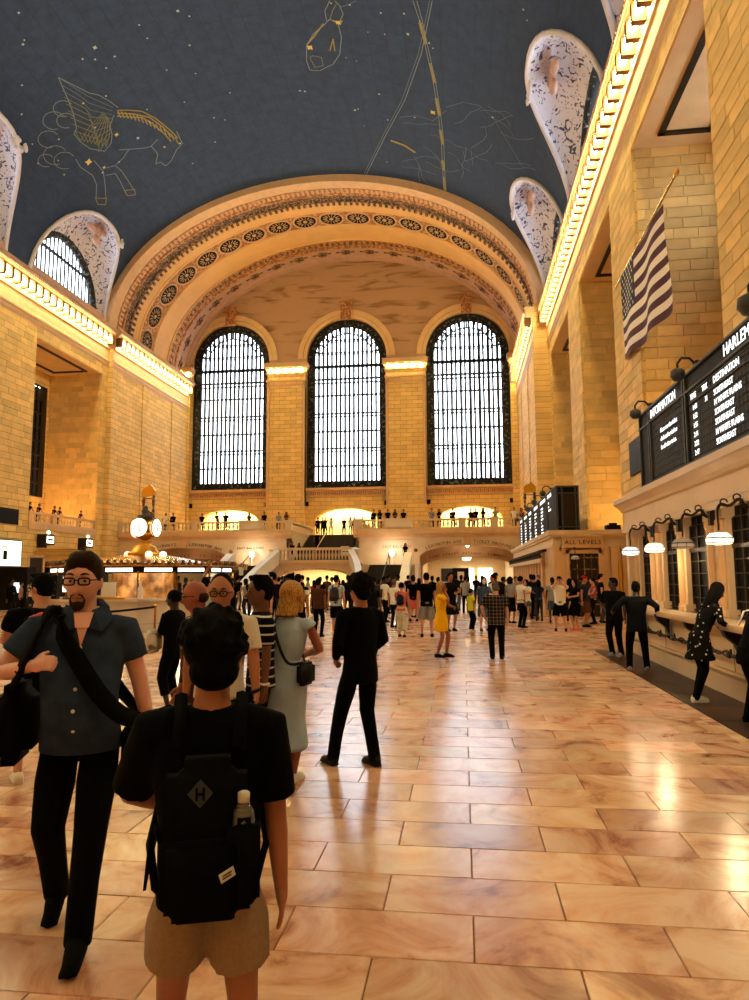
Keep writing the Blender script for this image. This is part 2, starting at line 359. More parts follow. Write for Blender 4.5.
# ---- long side walls with tall openings
def side_wall(name, X, sgn, dep, low_open):
    """sgn=+1: the wall body lies towards +X"""
    o = MB(); P = lambda u, z, d: (X + sgn*d, u, z)
    bays = BAYS + [(-7.2, 1.8)]
    ops = [((a+b)/2, (b-a)/2, 5.62 if low_open else 0, OP, 0) for a, b in bays]
    if low_open: ops.append((49.1, 4.1, 0, 3.0, 1.1))
    arch_wall(o, P, YW, YB, 0, VZ, ops, dep)
    w = o.build(name, M['stone_x'], kind='structure')
    for a, b in bays:
        # far and near reveals faced in their own courses, soffit, back wall
        r = MB(); b -= .012; r.quad((X, b, 0 if not low_open else 5.6), (X+sgn*dep, b, 0 if not low_open else 5.6), (X+sgn*dep, b, OP), (X, b, OP))
        r.build('reveal', M['stone_y'], w); b += .012
        s = MB(); s.box(min(X, X+sgn*dep), max(X, X+sgn*dep), a+.01, b-.01, OP-.03, OP-.01)
        s.build('soffit', M['stone_plain'], w)
        fr = MB(); x0, x1 = sorted((X + sgn*.75, X + sgn*(dep-.8))); y0, y1 = a+.9, b-.9
        for q in ((x0, x1, y0, y0+.22), (x0, x1, y1-.22, y1), (x0, x0+.22, y0, y1), (x1-.22, x1, y0, y1)): fr.box(*q, OP-.12, OP-.03)
        fr.build('soffit_recess_line', M['bronze'], w)  # dark strips stand in for the shaded recess line of the panel
        bk = MB(); Xb = X + sgn*dep
        bx = sorted((Xb, Xb + sgn*.5)); wa, wb = a + 1.3, b - .25
        bk.box(*bx, a-.5, wa, 0, OP+.3); bk.box(*bx, wb, b+.5, 0, OP+.3); bk.box(*bx, wa, wb, 0, 8.4); bk.box(*bx, wa, wb, OP-1.2, OP+.3)
        bk.build('back_wall', M['stone_x'], w)
        g = MB(); gx = Xb + sgn*.18
        n = 12
        for k in range(n+1):
            yy = wa + (wb-wa)*k/n; g.box(gx-.05, gx+.05, yy-.05, yy+.05, 8.4, OP-1.2)
        for k in range(9):
            zz = 8.4 + (OP-1.2-8.4)*k/8; g.box(gx-.07, gx+.07, wa, wb, zz-.09, zz+.09)
        g.box(gx-.1, gx+.1, wb-.7, wb, 8.4, OP-1.2)
        g.build('grille', M['bronze'], w)
        lit = not low_open and 15 < a < 25
        MB().box(Xb+sgn*.6-.02, Xb+sgn*.6+.02, wa, wb, 8.4, 15.0 if lit else OP-1.2).build('window_backing', M['brown_marble'], w)  # opaque backing; in the lit bay added to hold back daylight
        if lit: MB().box(Xb+sgn*.6-.02, Xb+sgn*.6+.02, wa, wb, 15.0, OP-1.2).build('window_pane', M['window_glass'], w)
    return w
wR = side_wall('wall_right', XR, 1, 3.6, False)
wL = side_wall('wall_left', XL, -1, 4.65, True)
lim = [0]
PR = lambda u, v, d: (XR - d, u, v)
ashlar(wR, PR, 15.0, 19.1, 3.6, 19.9, joined=False, limit=lim)                              # nearest pier
ashlar(wR, lambda u, v, d: (u, 27.5 - d, v), XR+.06, XR+3.6, 3.6, OP, joined=False, bl=1.1, limit=lim)   # jamb of the first opening
ashlar(wR, PR, 27.5, 31.8, 3.6, 19.9, joined=False, limit=lim)
ashlar(wR, lambda u, v, d: (u, 40.5 - d, v), XR+.06, XR+3.6, 3.6, OP, bl=1.1)
ashlar(wR, PR, 40.5, 44.75, 3.6, 19.9); ashlar(wR, PR, 19.1, 27.5, OP+.02, 19.9); ashlar(wR, PR, 31.8, 40.5, OP+.02, 19.9)
ashlar(wR, lambda u, v, d: (u, 53.85 - d, v), XR+.06, XR+3.6, 3.6, OP, bl=1.1)
ashlar(wR, PR, 44.75, 53.85, OP+.02, 19.9)
PLf = lambda u, v, d: (XL + d, u, v)
ashlar(wL, PLf, 38.0, 44.75, 4.4, 19.9); ashlar(wL, PLf, 44.75, 53.85, OP+.02, 19.9); ashlar(wL, PLf, 53.85, 54.8, 0, 19.9)
ashlar(wL, lambda u, v, d: (u, 53.85 - d, v), XL-4.6, XL-.06, 5.6, OP, bl=1.1)
# end sections (standing .4 forward) that carry the arch
eL, eR = -29.8, 6.0
def end_section(name, X, sgn):
    m = MB(); a, b = sorted((X, X + sgn*1.2)); m.box(a, b, YB, YE+.5, 0, 19.9+3.6)
    o = m.build(name, M['stone_x'], kind='structure')
    q = MB(); xa = X - sgn*.08
    a, b = sorted((xa, X))
    for y0, y1 in ((YB+.02, YB+1.0), (60.6, 61.4), (67.2, 72)): q.box(a, b, y0, y1, 0, 19.9)
    q.build('pilaster_strip', M['stone_x'], o)
    return o
wl2 = end_section('wall_left_end', eL, -1); wr2 = end_section('wall_right_end', eR, 1)
# ---- cornices
def cornice(name, X, sgn, y0, y1, ends=True):
    """sgn: direction into the room"""
    prof = [(0, 23.3), (.62, 23.3), (.78, 23.05), (.72, 22.72), (.60, 22.62), (.60, 22.45), (.20, 22.45), (.14, 21.6), (.2, 21.55), (.2, 21.4), (.1, 21.35), (.08, 20.55), (.17, 20.45), (.18, 20.28), (.1, 20.2), (.13, 20.02), (.07, 19.9), (0, 19.75)]
    m = MB(); A = [(X + sgn*d, y0, z) for d, z in prof]; B = [(X + sgn*d, y1, z) for d, z in prof]
    m.grid([A, B]); n = len(prof); m.f.append(tuple(range(n))); m.f.append(tuple(range(2*n-1, n-1, -1)))
    o = m.build(name, M['stone_trim'], kind='structure')
    # top band in pinkish stone with small dentils
    t = MB(); x = sorted((X + sgn*.6, X + sgn*.80)); t.box(*x, y0, y1, 22.78, 23.06)
    yy = y0
    while yy < y1 - .1:
        x = sorted((X + sgn*.78, X + sgn*.84)); t.box(*x, yy, yy+.11, 22.86, 23.0); yy += .22
    t.build('cornice_lip', M['stone_pink'], o)
    br = MB(); sp = .84; k = 0; yy = y0 + .3
    bme = None
    while yy < y1 - .2:
        x = sorted((X + sgn*.2, X + sgn*.70)); br.box(*x, yy-.13, yy+.13, 21.72, 22.5)
        yb = yy + sp/2
        if yb < y1 - .2:
            if bme is None:
                bme = MB().ell((0, 0, 0), (.17, .27, .24), nu=10, nv=6).mesh('bulb'); bme.materials.append(M['bulb']); bme.shade_smooth()
            inst(bme, 'bulb', (X + sgn*.50, yb, 22.05), o)
        yy += sp
    br.build('cornice_bracket_row', M['bracket_brown'], o)
    return o
cornice('trim_1', XL, 1, YW, YB); cornice('trim_2', XR, -1, YW, YB)
cornice('trim_3', eL, 1, YB, YE-.6); cornice('trim_4', eR, -1, YB, YE-.6)
# ---- vault with lunettes
def vp(y, th, off=0): return (CX + (VA-off)*cos(th), y, VZ + (VB-off)*sin(th))
LC = [49.3, 36.15, 23.3, 10.65, -2.7]; LH = 5.25; TM = .57
def lun(y):
    for c in LC:
        if abs(y - c) < LH: return TM*(1 - abs((y-c)/LH)**2.6)**.5
    return 0
ys = {YW, YB}
for c in LC:
    for k in range(25): ys.add(c - LH*cos(pi*k/24))
ys = sorted(y for y in ys if YW <= y <= YB)
v = MB(); NT = 40; rows = []
for y in ys:
    t0 = lun(y); rows.append([vp(y, t0 + (pi - 2*t0)*k/NT) for k in range(NT + 1)])
v.grid(rows)
vo = v.build('ceiling', M['vault_blue'], kind='structure', smooth=True)
uvl = vo.data.uv_layers.new(name='uv')
for lp in vo.data.loops:
    co = vo.data.vertices[lp.vertex_index].co
    th = math.atan2((co.z-VZ)/VB, (co.x-CX)/VA); uvl.data[lp.index].uv = (co.y, th*15.5)
def lunette(c, side, n):
    X = CX + side*VA; xw = X + side*.5
    W = lambda t: (xw, c + 4.35*cos(t), 24.35 + 4.35*sin(t))
    B = lambda t: vp(c + LH*cos(t), (TM*abs(sin(t))**(.9)) if side > 0 else pi - TM*abs(sin(t))**.9)
    def Bx(t):
        y = c + LH*cos(t); h = lun(min(max(y, c-LH+1e-6), c+LH-1e-6)); return vp(y, h if side > 0 else pi - h)
    T = [pi*k/24 for k in range(25)]
    m = MB()
    rows = []
    for q in (0, .25, .5, .75, 1):
        rr = []
        for t in T:
            a, b = Vector(Bx(t)), Vector(W(t)); p = a.lerp(b, q); p.z += 1.1*sin(pi*q)*sin(t); rr.append(p)
        rows.append(rr)
    m.grid(rows)
    o = m.build('wall_lunette_%d' % n, M['plaster_white'], kind='structure', smooth=True)
    # plain rim along the vault edge
    rim = MB(); rim.tube([Vector(Bx(t)) + Vector((-side*.05, 0, -.05)) for t in T], .16, 6); rim.build('lunette_rim', M['plaster_plain'], o, smooth=True)
    rim = MB(); rim.tube([Vector(W(t)) for t in T], .3, 6); rim.build('window_arch', M['iron_lace'], o, smooth=True)
    sill = MB(); x0, x1 = sorted((X - side*.2, xw + side*.3)); sill.box(x0, x1, c-LH, c+LH, VZ-.1, 24.35); sill.build('window_sill', M['stone_pink'], o)
    # leaf finial on the crown and a seated figure in relief
    fn = MB(); tt = 1.15; p = Vector(Bx(tt))
    for k in range(16):
        a = random.uniform(0, 6.28); fn.ell(p + Vector((-side*.12, cos(a)*random.uniform(.1, .9), sin(a)*random.uniform(.1, .8))), (.12, random.uniform(.1, .3), random.uniform(.1, .3)), nu=6, nv=4)
    fn.build('leaf_finial', M['plaster_plain'], o, smooth=True)
    fg = MB(); p = Vector(Bx(1.35)).lerp(Vector(W(1.35)), .45) + Vector((0, 0, .6))
    for dx, dy, dz, r1, r2 in ((0, 0, 0, .5, .7), (0, .2, .8, .28, .3), (0, -.9, -.2, .7, .3), (0, .8, .2, .6, .22), (0, -.2, -.9, .5, .4)): fg.ell(p + Vector((dx - side*.2, dy, dz)), (.25, r1, r2), nu=8, nv=5)
    fg.build('relief_figure', M['stone_pink'], o, smooth=True)
    g = MB()
    for k in range(17):
        yy = c - 4.1 + 8.2*k/16; h = sqrt(max(.01, 4.35**2 - (yy-c)**2)); g.box(xw-.05, xw+.05, yy-.06, yy+.06, 24.3, 24.35 + h)
    for zz, hh in ((26.9, 3.5), (24.4, 4.3)): g.box(xw-.08, xw+.08, c-hh, c+hh, zz-.1, zz+.1)
    g.build('window_bars', M['iron'], o)
    gl = MB(); gl.v = [(xw+side*.1, c, 24.3)] + [(xw+side*.1, W(t)[1], W(t)[2]) for t in T]; gl.f = [(0, k+1, k+2) for k in range(24)]; gl.build('glass_pane', M['window_glass'], o)
k = 1
for c in LC:
    for side in (-1, 1): lunette(c, side, k); k += 1
# ---- the coffered end arch
AC, AA, AZ = -11.9, 18.35, 23.3
def AB(y): return 12.1 + 1.1*(y-YB)/(YE-YB)
def E_(y, dr, t): return Vector((AC + (AA-dr)*cos(t), y, AZ + (AB(y)-dr)*sin(t)))
NS = 72; TT = [pi*k/NS for k in range(NS + 1)]
# equal-arc parameter table
arc = [0.0]
for a, b in zip(TT, TT[1:]): arc.append(arc[-1] + (E_(62, 0, b)-E_(62, 0, a)).length)
def tarc(f):
    s = f*arc[-1]
    for i in range(NS):
        if arc[i+1] >= s: return TT[i] + (TT[i+1]-TT[i])*(s-arc[i])/(arc[i+1]-arc[i])
    return pi
def band(prof, name, m, parent=None, **k):
    mb = MB(); mb.grid([[E_(y, dr, t) for t in TT] for y, dr in prof]); return mb.build(name, M[m], parent, smooth=False, **k)
ar = band([(YB-.3, -.62), (YB-.3, .2), (YB+.6, .3), (YB+.75, .12), (YB+1.1, .12)], 'trim_5', 'stone_trim', kind='structure')
def ring_boxes(mb, n, y, sy, dr, h, frac):
    for k in range(n):
        t = tarc((k+.5)/n); p = E_(y, dr, t); q = (E_(y, dr, t+.01)-E_(y, dr, t-.01)).normalized(); nn = Vector((0, 1, 0)).cross(q).normalized()
        m = Matrix((q, Vector((0, 1, 0)), nn)).transposed(); mb.obox(p, (arc[-1]/n*frac, sy, h), m)
band([(YB+1.1, .12), (YB+1.2, 0), (YB+2.1, 0), (YB+2.2, .14), (YB+2.4, .14)], 'ornament_band', 'ornament_red', ar)
band([(YB+2.4, .14), (YB+2.5, -.05), (YB+3.4, -.05), (YB+3.5, .1), (YB+3.7, .1)], 'ornament_band', 'ornament_dark', ar)
b = MB(); ring_boxes(b, 110, YB+1.65, .6, .05, .12, .5); b.build('egg_moulding', M['stone_trim'], ar, kind='stuff')
b = MB(); ring_boxes(b, 90, YB+4.0, .35, .1, .12, .45); b.build('dentil_moulding', M['ornament_dark'], ar, kind='stuff')
band([(YB+3.7, .1), (YB+3.8, 0), (60.1, 0), (60.2, .08), (60.4, .08), (60.5, -.06)], 'plain_band', 'arch_gold', ar)
band([(60.5, -.06), (63.3, -.06)], 'medallion_band', 'ornament_red', ar)
band([(63.3, -.06), (63.4, .08), (63.6, .08), (63.7, 0), (66.6, 0), (66.65, .1), (66.8, .1)], 'plain_band', 'arch_gold', ar)
band([(66.8, .1), (66.85, 0), (68.4, 0), (68.45, .12), (68.7, .12)], 'ornament_band', 'ornament_red', ar)
b = MB(); ring_boxes(b, 80, 67.6, .5, .02, .1, .4); b.build('leaf_moulding', M['ornament_dark'], ar, kind='stuff')
band([(68.7, .12), (68.75, -.03), (71.0, -.03), (71.05, .12), (72.1, .16)], 'rosette_band', 'stone_pink', ar)
# medallions: ring, dark field, petals, boss
def medmesh():
    a = MB(); n = 20
    a.grid([[Vector((r*cos(2*pi*k/n), r*sin(2*pi*k/n), z)) for k in range(n)] for r, z in ((1.2, 0), (1.2, .12), (1.12, .16), (1.05, .1), (1.05, .02))], True)
    b = MB(); b.lathe([(1.05, .02), (1.05, .05)], (0, 0, 0), n)
    c = MB()
    for k in range(14):
        t = 2*pi*k/14; c.obox((.62*cos(t), .62*sin(t), .09), (.4, .05, .06), Matrix.Rotation(t, 3, 'Z'))
    c.lathe([(.2, .05), (.2, .12), (.1, .17)], (0, 0, 0), 10)
    return a.mesh('ring'), b.mesh('disc'), c.mesh('petals')
ma, mb_, mc = medmesh(); ma.materials.append(M['stone_trim']); mb_.materials.append(M['black']); mc.materials.append(M['stone_trim'])
def frame_at(y, dr, t):
    q = (E_(y, dr, t+.01)-E_(y, dr, t-.01)).normalized(); nn = Vector((0, 1, 0)).cross(q).normalized()
    if nn.z > 0: nn = -nn
    yy = nn.cross(q)
    m = Matrix((q, yy, nn)).transposed().to_4x4(); m.translation = E_(y, dr, t); return m
for k in range(19):
    f = (k + .5)/19
    md = bpy.data.objects.new('medallion', mb_); link(md, ar); md.matrix_local = frame_at(61.9, -.06, tarc(f))
    for me, nm in ((ma, 'medallion_ring'), (mc, 'medallion_petals')):
        c = bpy.data.objects.new(nm, me); link(c, md)
rs = MB(); 
for k in range(5): 
    t = 2*pi*k/5
    rs.ell((.34*cos(t), .34*sin(t), .06), (.26, .26, .08), nu=6, nv=4)
rs.ell((0, 0, .1), .16, nu=6, nv=4); rs.obox((.75, 0, .03), (.5, .22, .08)); rs.obox((-.75, 0, .03), (.5, .22, .08)); rs = rs.mesh('rosette'); rs.materials.append(M['ornament_dark'])
for k in range(19):
    o = bpy.data.objects.new('rosette', rs); link(o, ar); o.matrix_local = frame_at(69.9, -.03, tarc((k+.5)/19))
# ---- east wall: tympanum, three great windows, lit openings below
WC = [-25.15, -12.17, .86]; HW = 4.4; ZS, ZB = 25.4, 11.1
PE = lambda u, z, d: (u, YE + d, z)
m = MB(); arch_wall(m, PE, -31.5, 7.6, 24.6, 38, [(c, HW, 24.6, ZS, 4.4) for c in WC], 1.2, 22)
we = m.build('wall_east', M['tympanum_marble'], kind='structure')
m = MB(); arch_wall(m, PE, -31.5, 7.6, 5.4, 24.6, [(c, HW, ZB, 24.6, 0) for c in WC] + [(c, 3.35, 5.65, 7.6, 1.35) for c in WC], 1.2)
m.build('lower_wall', M['stone_y'], we)
for c in WC:
    a = MB()
    for r0, r1, d in ((4.4, 4.75, -.10), (4.8, 5.35, -.16)):
        T = [pi*k/26 for k in range(27)]
        A = [(c + r0*cos(t), YE+d, ZS + r0*sin(t)) for t in T]; Bq = [(c + r1*cos(t), YE+d, ZS + r1*sin(t)) for t in T]
        a.grid([A, Bq]); a.grid([Bq, [(x, YE+.05, z) for x, y, z in Bq]]); a.grid([A, [(x, YE+.05, z) for x, y, z in A]])
    a.build('archivolt', M['stone_plain'], we)
    kz = MB().box(c-.55, c+.55, YE-.5, YE, 29.6, 31.4).box(c-.7, c+.7, YE-.6, YE, 31.2, 31.55)
    for s_ in (-.3, 0, .3): kz.box(c+s_-.07, c+s_+.07, YE-.58, YE-.5, 29.8, 31.0)
    kz.build('keystone', M['ornament_red'], we)
    s_ = MB().box(c-4.5, c+4.5, YE-.35, YE+.4, 10.85, 11.12).box(c-4.4, c+4.4, YE-.15, YE, 10.2, 10.85); s_.build('window_sill', M['stone_trim'], we)
    s_ = MB()
    for k in range(44): s_.box(c-4.35+k*.2, c-4.25+k*.2, YE-.2, YE-.14, 10.35, 10.7)
    s_.build('sill_dentils', M['ornament_red'], we)
    for dx in (-3.7, 3.7): MB().box(c+dx-.22+(.6 if dx > 0 else -.6), c+dx+.22+(.6 if dx > 0 else -.6), YE-.12, YE+.02, 9.2, 9.65).build('wall_vent', M['black'], we)
    # lit niche behind the lower opening
    nb = MB().box(c-4, c+4, YE+3.2, YE+3.4, 5.4, 10).box(c-4, c-3.9, YE+1.2, YE+3.3, 5.4, 10).box(c+3.9, c+4, YE+1.2, YE+3.3, 5.4, 10).box(c-4, c+4, YE+1.2, YE+3.3, 9.6, 9.9)
    nb.build('niche_wall', M['niche'], we)
    area('niche_light', (c, YE+1.9, 9.5), (0, 0, 0), 6, .8, 560, (1, .84, .5))
# piers between the windows with capitals
for i, (xa, xb) in enumerate(((-30, -29.55), (-20.75, -16.55), (-7.8, -3.6), (5.26, 6.0))):
    p = MB().box(xa, xb, YE-.75, YE, 5.4, 23.9); pr = p.build('pier', M['stone_y'], we)
    q = MB(); 
    if i in (1, 2):
        for x in (xa, xb-.28): q.box(x, x+.28, YE-.85, YE, 9.2, 22.9)
    q.box(xa-.05, xb+.05, YE-.85, YE, 22.2, 22.45); q.box(xa-.1, xb+.1, YE-.95, YE, 22.75, 22.95)
    q.box(xa-.3, xb+.3, YE-1.25, YE, 24.25, 24.75); q.box(xa-.15, xb+.15, YE-.95, YE, 23.6, 23.75); q.box(xa-.2, xb+.2, YE-1.1, YE, 24.1, 24.25)
    q.build('capital', M['stone_trim'], pr)
    n = max(1, int((xb-xa)/.72)); 
    bme = MB().ell((0, 0, 0), (.24, .13, .2), nu=8, nv=6).mesh('bulb'); bme.materials.append(M['bulb'])
    for k in range(n): inst(bme, 'bulb', (xa + (k+.5)*(xb-xa)/n, YE-1.0, 23.92), pr)
# windows
for i, c in enumerate(WC):
    y = YE + .75
    T = [pi*k/26 for k in range(27)]
    gl = MB(); gl.v = [(c, y+.1, ZB)] + [(c+HW, y+.1, ZB)] + [(c + HW*cos(t), y+.1, ZS + HW*sin(t)) for t in T] + [(c-HW, y+.1, ZB)]; n = len(gl.v); gl.f = [(0, k, k+1) for k in range(1, n-1)]
    wn = gl.build('window_%d' % (i+1), M['window_glass'], kind='structure')
    # ornamental frame following the opening
    def fr(r, d): return [(c-r, d, ZB)] + [(c - r*cos(t), d, ZS + r*sin(t)) for t in T] + [(c+r, d, ZB)]
    f = MB(); f.grid([fr(HW, y-.25), fr(HW-.75, y-.2), fr(HW-.75, y+.05), fr(HW, y+.05)]); f.build('lace_border', M['iron_lace'], wn)
    f = MB(); f.tube(fr(HW-.78, y-.2), .07, 5); f.tube(fr(HW-.06, y-.28), .09, 5)
    for z in (ZB+.12, ZB+.75): f.box(c-HW, c+HW, y-.25, y, z-.08, z+.08)
    f.build('window_frame', M['iron'], wn)
    MB().box(c-HW, c+HW, y-.15, y+.05, ZB, ZB+.8).build('window_panel', M['iron_lace'], wn)
    # crown fan
    f = MB()
    for k in range(11):
        t = pi*(k+1)/12; f.tube([(c + 2.9*cos(t), y-.15, ZS + 2.9*sin(t)), (c + 3.7*cos(t), y-.15, ZS + 3.7*sin(t))], .1, 5)
    f.tube([(c + 2.9*cos(t), y-.15, ZS + 2.9*sin(t)) for t in T[2:-2]], .09, 5); f.build('fan_bars', M['iron'], wn)
    bm = MB().box(-.5, .5, -.5, .5, -.5, .5).mesh('bar'); bm.materials.append(M['iron'])
    for k in range(16):
        x = c - 3.65 + 7.3*k/15; h = ZS + sqrt(max(0, 3.7**2 - (x-c)**2)); z0 = ZB+.7
        inst(bm, 'upright_bar', (x, y-.05, (z0+h)/2), wn, scale=(.23, .16, h-z0))
    for z, hh in ((23.2, .42), (19.35, .34), (15.5, .34), (26.2, .2), (27.6, .2)):
        hx = 3.7 if z < ZS else sqrt(3.7**2 - (z-ZS)**2)
        inst(bm, 'transom_bar', (c, y-.08, z), wn, scale=(2*hx, .2, hh*.45)); inst(bm, 'transom_bar', (c, y-.08, z-hh), wn, scale=(2*hx, .2, hh*.3))
    g = MB()
    for z in (21.4, 17.4, 13.6):
        g.box(c-3.7, c+3.7, y-.02, y+.1, z-.09, z+.09)
    for k in range(8):
        g.box(c-3.6+k*1.0, c-3.5+k*1.0, y+2.2, y+2.3, ZB, 29)
    g.build('walkway_slabs', M['iron_grey'], wn)
# ---- west wall behind the camera, unseen; windows left out to lower the fill light
m = MB(); m.box(-31.5, 8, YW-1, YW, 0, 38); m.build('wall_west', M['stone_y'], kind='structure')

# ================================================================ LETTERING
def lettering(name, txt, loc, size, rot, m, parent, ext=.01, xs=1.0, align='CENTER', spacing=1.0):
    cu = bpy.data.curves.new(name, 'FONT'); cu.body = txt; cu.size = size; cu.extrude = ext; cu.align_x = align; cu.align_y = 'CENTER'; cu.resolution_u = 2; cu.space_character = spacing
    t = bpy.data.objects.new(name, cu); COL.objects.link(t); bpy.context.view_layer.update()
    me = bpy.data.meshes.new_from_object(t.evaluated_get(bpy.context.evaluated_depsgraph_get()))
    COL.objects.unlink(t); bpy.data.objects.remove(t)
    me.materials.clear(); me.materials.append(M[m])
    o = bpy.data.objects.new(name, me); link(o, parent); o.location = Vector(loc) - wt(parent); o.rotation_euler = rot; o.scale = (xs, 1, 1); return o
FRONT = (R(90), 0, 0)          # faces -Y
LEFTF = (R(90), 0, R(-90))     # faces -X, reads towards -Y
RIGHTF = (R(90), 0, R(90))     # faces +X
def arc_text(txt, cx, y, zbase, hw, rise, a0, a1, size, m, parent):
    """letters along an elliptical arch, from fraction a0 to a1 of its width"""
    n = len(txt)
    for i, ch in enumerate(txt):
        if ch == ' ': continue
        u = a0 + (a1-a0)*(i+.5)/n; x = cx + u*hw; z = zbase + rise*sqrt(max(0, 1-u*u)); sl = -rise*u/(hw*sqrt(max(.05, 1-u*u)))
        lettering('letter', ch, (x, y, z), size, (R(90), -math.atan(sl), 0), m, parent, .01)
# ================================================================ EAST BALCONY AND STAIRS
BY = 57.0; BZ = 5.62; SX0, SX1 = -14.3, -9.0
balus = [(.055, 0), (.075, .04), (.05, .08), (.09, .25), (.1, .33), (.05, .5), (.045, .56), (.075, .6), (.07, .64)]
def balustrade(parent, A, B, z0, z1, th=.3, n=None, name='balustrade', ends=True, slope=0):
    A = Vector(A); B = Vector(B); d = B - A; Ln = d.length; t = d.normalized(); nn = Vector((-t.y, t.x, 0)).normalized()
    m = MB()
    def seg(a, b, w, za, zb):
        p = A + t*a; q = A + t*b; V = []
        for c in (p, q):
            for s_ in (-w/2, w/2):
                for z in (za, zb): V.append(Vector((c.x, c.y, c.z)) + nn*s_ + Vector((0, 0, z)))
        m.add(V, [(0,1,3,2),(4,6,7,5),(0,4,5,1),(2,3,7,6),(1,5,7,3),(0,2,6,4)])
    h = z1 - z0
    seg(0, Ln, th, 0, h*.16); seg(-.02, Ln+.02, th*1.25, h*.84, h)
    o = m.build(name, M['stone_pale'], parent)
    b = MB(); n = n or max(2, int(Ln/.34)); k0 = h*.68/.64
    for k in range(n):
        p = A + t*(Ln*(k+.5)/n); p = Vector((p.x, p.y, p.z + h*.16)); b.lathe([(r*.95, z*k0) for r, z in balus[1:]], p, 6)
    b.build('baluster_row', M['stone_pale'], o, kind='stuff'); return o
bal = MB(); bal.box(-30, SX0, BY, YE, BZ-.35, BZ); bal.box(SX1, 6, BY, YE, BZ-.35, BZ); bal.box(SX0, SX1, 64.2, YE, BZ-.35, BZ)
for x0, x1 in ((-30, SX0), (SX1, 6)):
    bal.box(x0, x1, BY-.28, BY+.1, BZ-.42, BZ-.02); bal.box(x0, x1, BY-.14, BY+.1, BZ-.62, BZ-.42); bal.box(x0, x1, BY-.05, BY+.1, BZ-.7, BZ-.62)
bo = bal.build('balcony_floor', M['stone_trim'], kind='structure'); bo.name = 'floor_balcony'
def pedestal(x0, x1, y=BY-.05, z0=BZ-.02, h=.9, parent=bo):
    m = MB(); m.box(x0, x1, y-.12, y+.34, z0, z0+h); m.box(x0-.04, x1+.04, y-.18, y+.4, z0+h-.12, z0+h); m.box(x0+.12, x1-.12, y-.15, y, z0+.18, z0+h-.22); return m.build('pedestal', M['stone_pale'], parent)
segs = [(-30, -29.4, 'p'), (-29.4, -27.9, 'b'), (-27.9, -26.3, 'p'), (-26.3, -25.9, 'p'), (-25.9, -23.1, 'b'), (-23.1, -22.6, 'p'), (-22.6, -18.9, 'b'), (-18.9, -16.8, 'p'), (-16.8, -14.9, 'b'), (-14.9, SX0, 'p'),
        (SX1, -8.3, 'p'), (-8.3, -6.4, 'b'), (-6.4, -4.1, 'p'), (-4.1, -.3, 'b'), (-.3, .3, 'p'), (.3, 2.3, 'b'), (2.3, 2.9, 'p'), (2.9, 5.1, 'b'), (5.1, 6.0, 'p')]
for a, b_, k in segs:
    if k == 'p': pedestal(a, b_)
    else: balustrade(bo, (a, BY+.05, BZ-.02), (b_, BY+.05, BZ-.02), 0, .84)
# front wall under the balcony with its two broad arches
PB = lambda u, z, d: (u, BY + d, z)
m = MB(); m0 = [(-23.85, 3.95, 0, 3.25, 1.0), (.42, 3.95, 0, 3.25, 1.0)]
arch_wall(m, PB, -30, SX0, 0, BZ-.35, m0[:1], 1.0); arch_wall(m, PB, SX1, 6, 0, BZ-.35, m0[1:], 1.0)
wb = m.build('wall_balcony', M['stone_pale'], kind='structure')
for xc, *_ in m0:
    t = MB(); T = [pi*k/20 for k in range(21)]
    for r0, r1, d in ((0, .12, -.06),):
        A = [(xc + (3.95+r0)*cos(q), BY+d, 3.25 + (1.0+r0)*sin(q)) for q in T]; Bq = [(xc + (3.95+r1)*cos(q), BY+d, 3.25 + (1.0+r1)*sin(q)) for q in T]
        t.grid([A, Bq]); t.grid([[(x, BY+.02, z) for x, y, z in A], A]); t.grid([Bq, [(x, BY+.02, z) for x, y, z in Bq]])
    t.box(xc-.28, xc+.28, BY-.2, BY, 4.2, BZ-.7); t.build('arch_moulding', M['stone_trim'], wb)
    for s_ in (-1, 1):
        MB().lathe([(.16, 0), (.16, .05)], (xc + s_*4.25, BY-.0, 3.85), 12, Matrix.Rotation(R(90), 3, 'X')).build('roundel', M['ornament_dark'], wb)
arc_text('TO SUBWAYS', -23.85, BY-.02, 3.52, 3.95, 1.0, -.85, -.16, .34, 'engraved', wb); arc_text('LEXINGTON AVE', -23.85, BY-.02, 3.52, 3.95, 1.0, .12, .88, .34, 'engraved', wb)
arc_text('LEXINGTON AVE', .42, BY-.02, 3.52, 3.95, 1.0, -.88, -.12, .36, 'engraved', wb); arc_text('TICKET MACHINES', .42, BY-.02, 3.52, 3.95, 1.0, .12, .95, .36, 'engraved', wb)
lettering('inscription', 'EAST BALCONY', (-17.9, BY-.01, 4.15), .3, FRONT, 'engraved', wb, spacing=1.15); lettering('inscription', 'EAST BALCONY', (-5.4, BY-.01, 4.15), .3, FRONT, 'engraved', wb, spacing=1.15)
for xa, xb in ((-19.4, -14.5), (-8.8, -4.0)):
    t = MB(); z0, z1 = 2.6, 4.75
    for q in ((xa, xb, z0, z0+.04), (xa, xb, z1-.04, z1), (xa, xa+.04, z0, z1), (xb-.04, xb, z0, z1)): t.box(q[0], q[1], BY-.03, BY, q[2], q[3])
    t.build('panel_moulding', M['stone_trim'], wb)
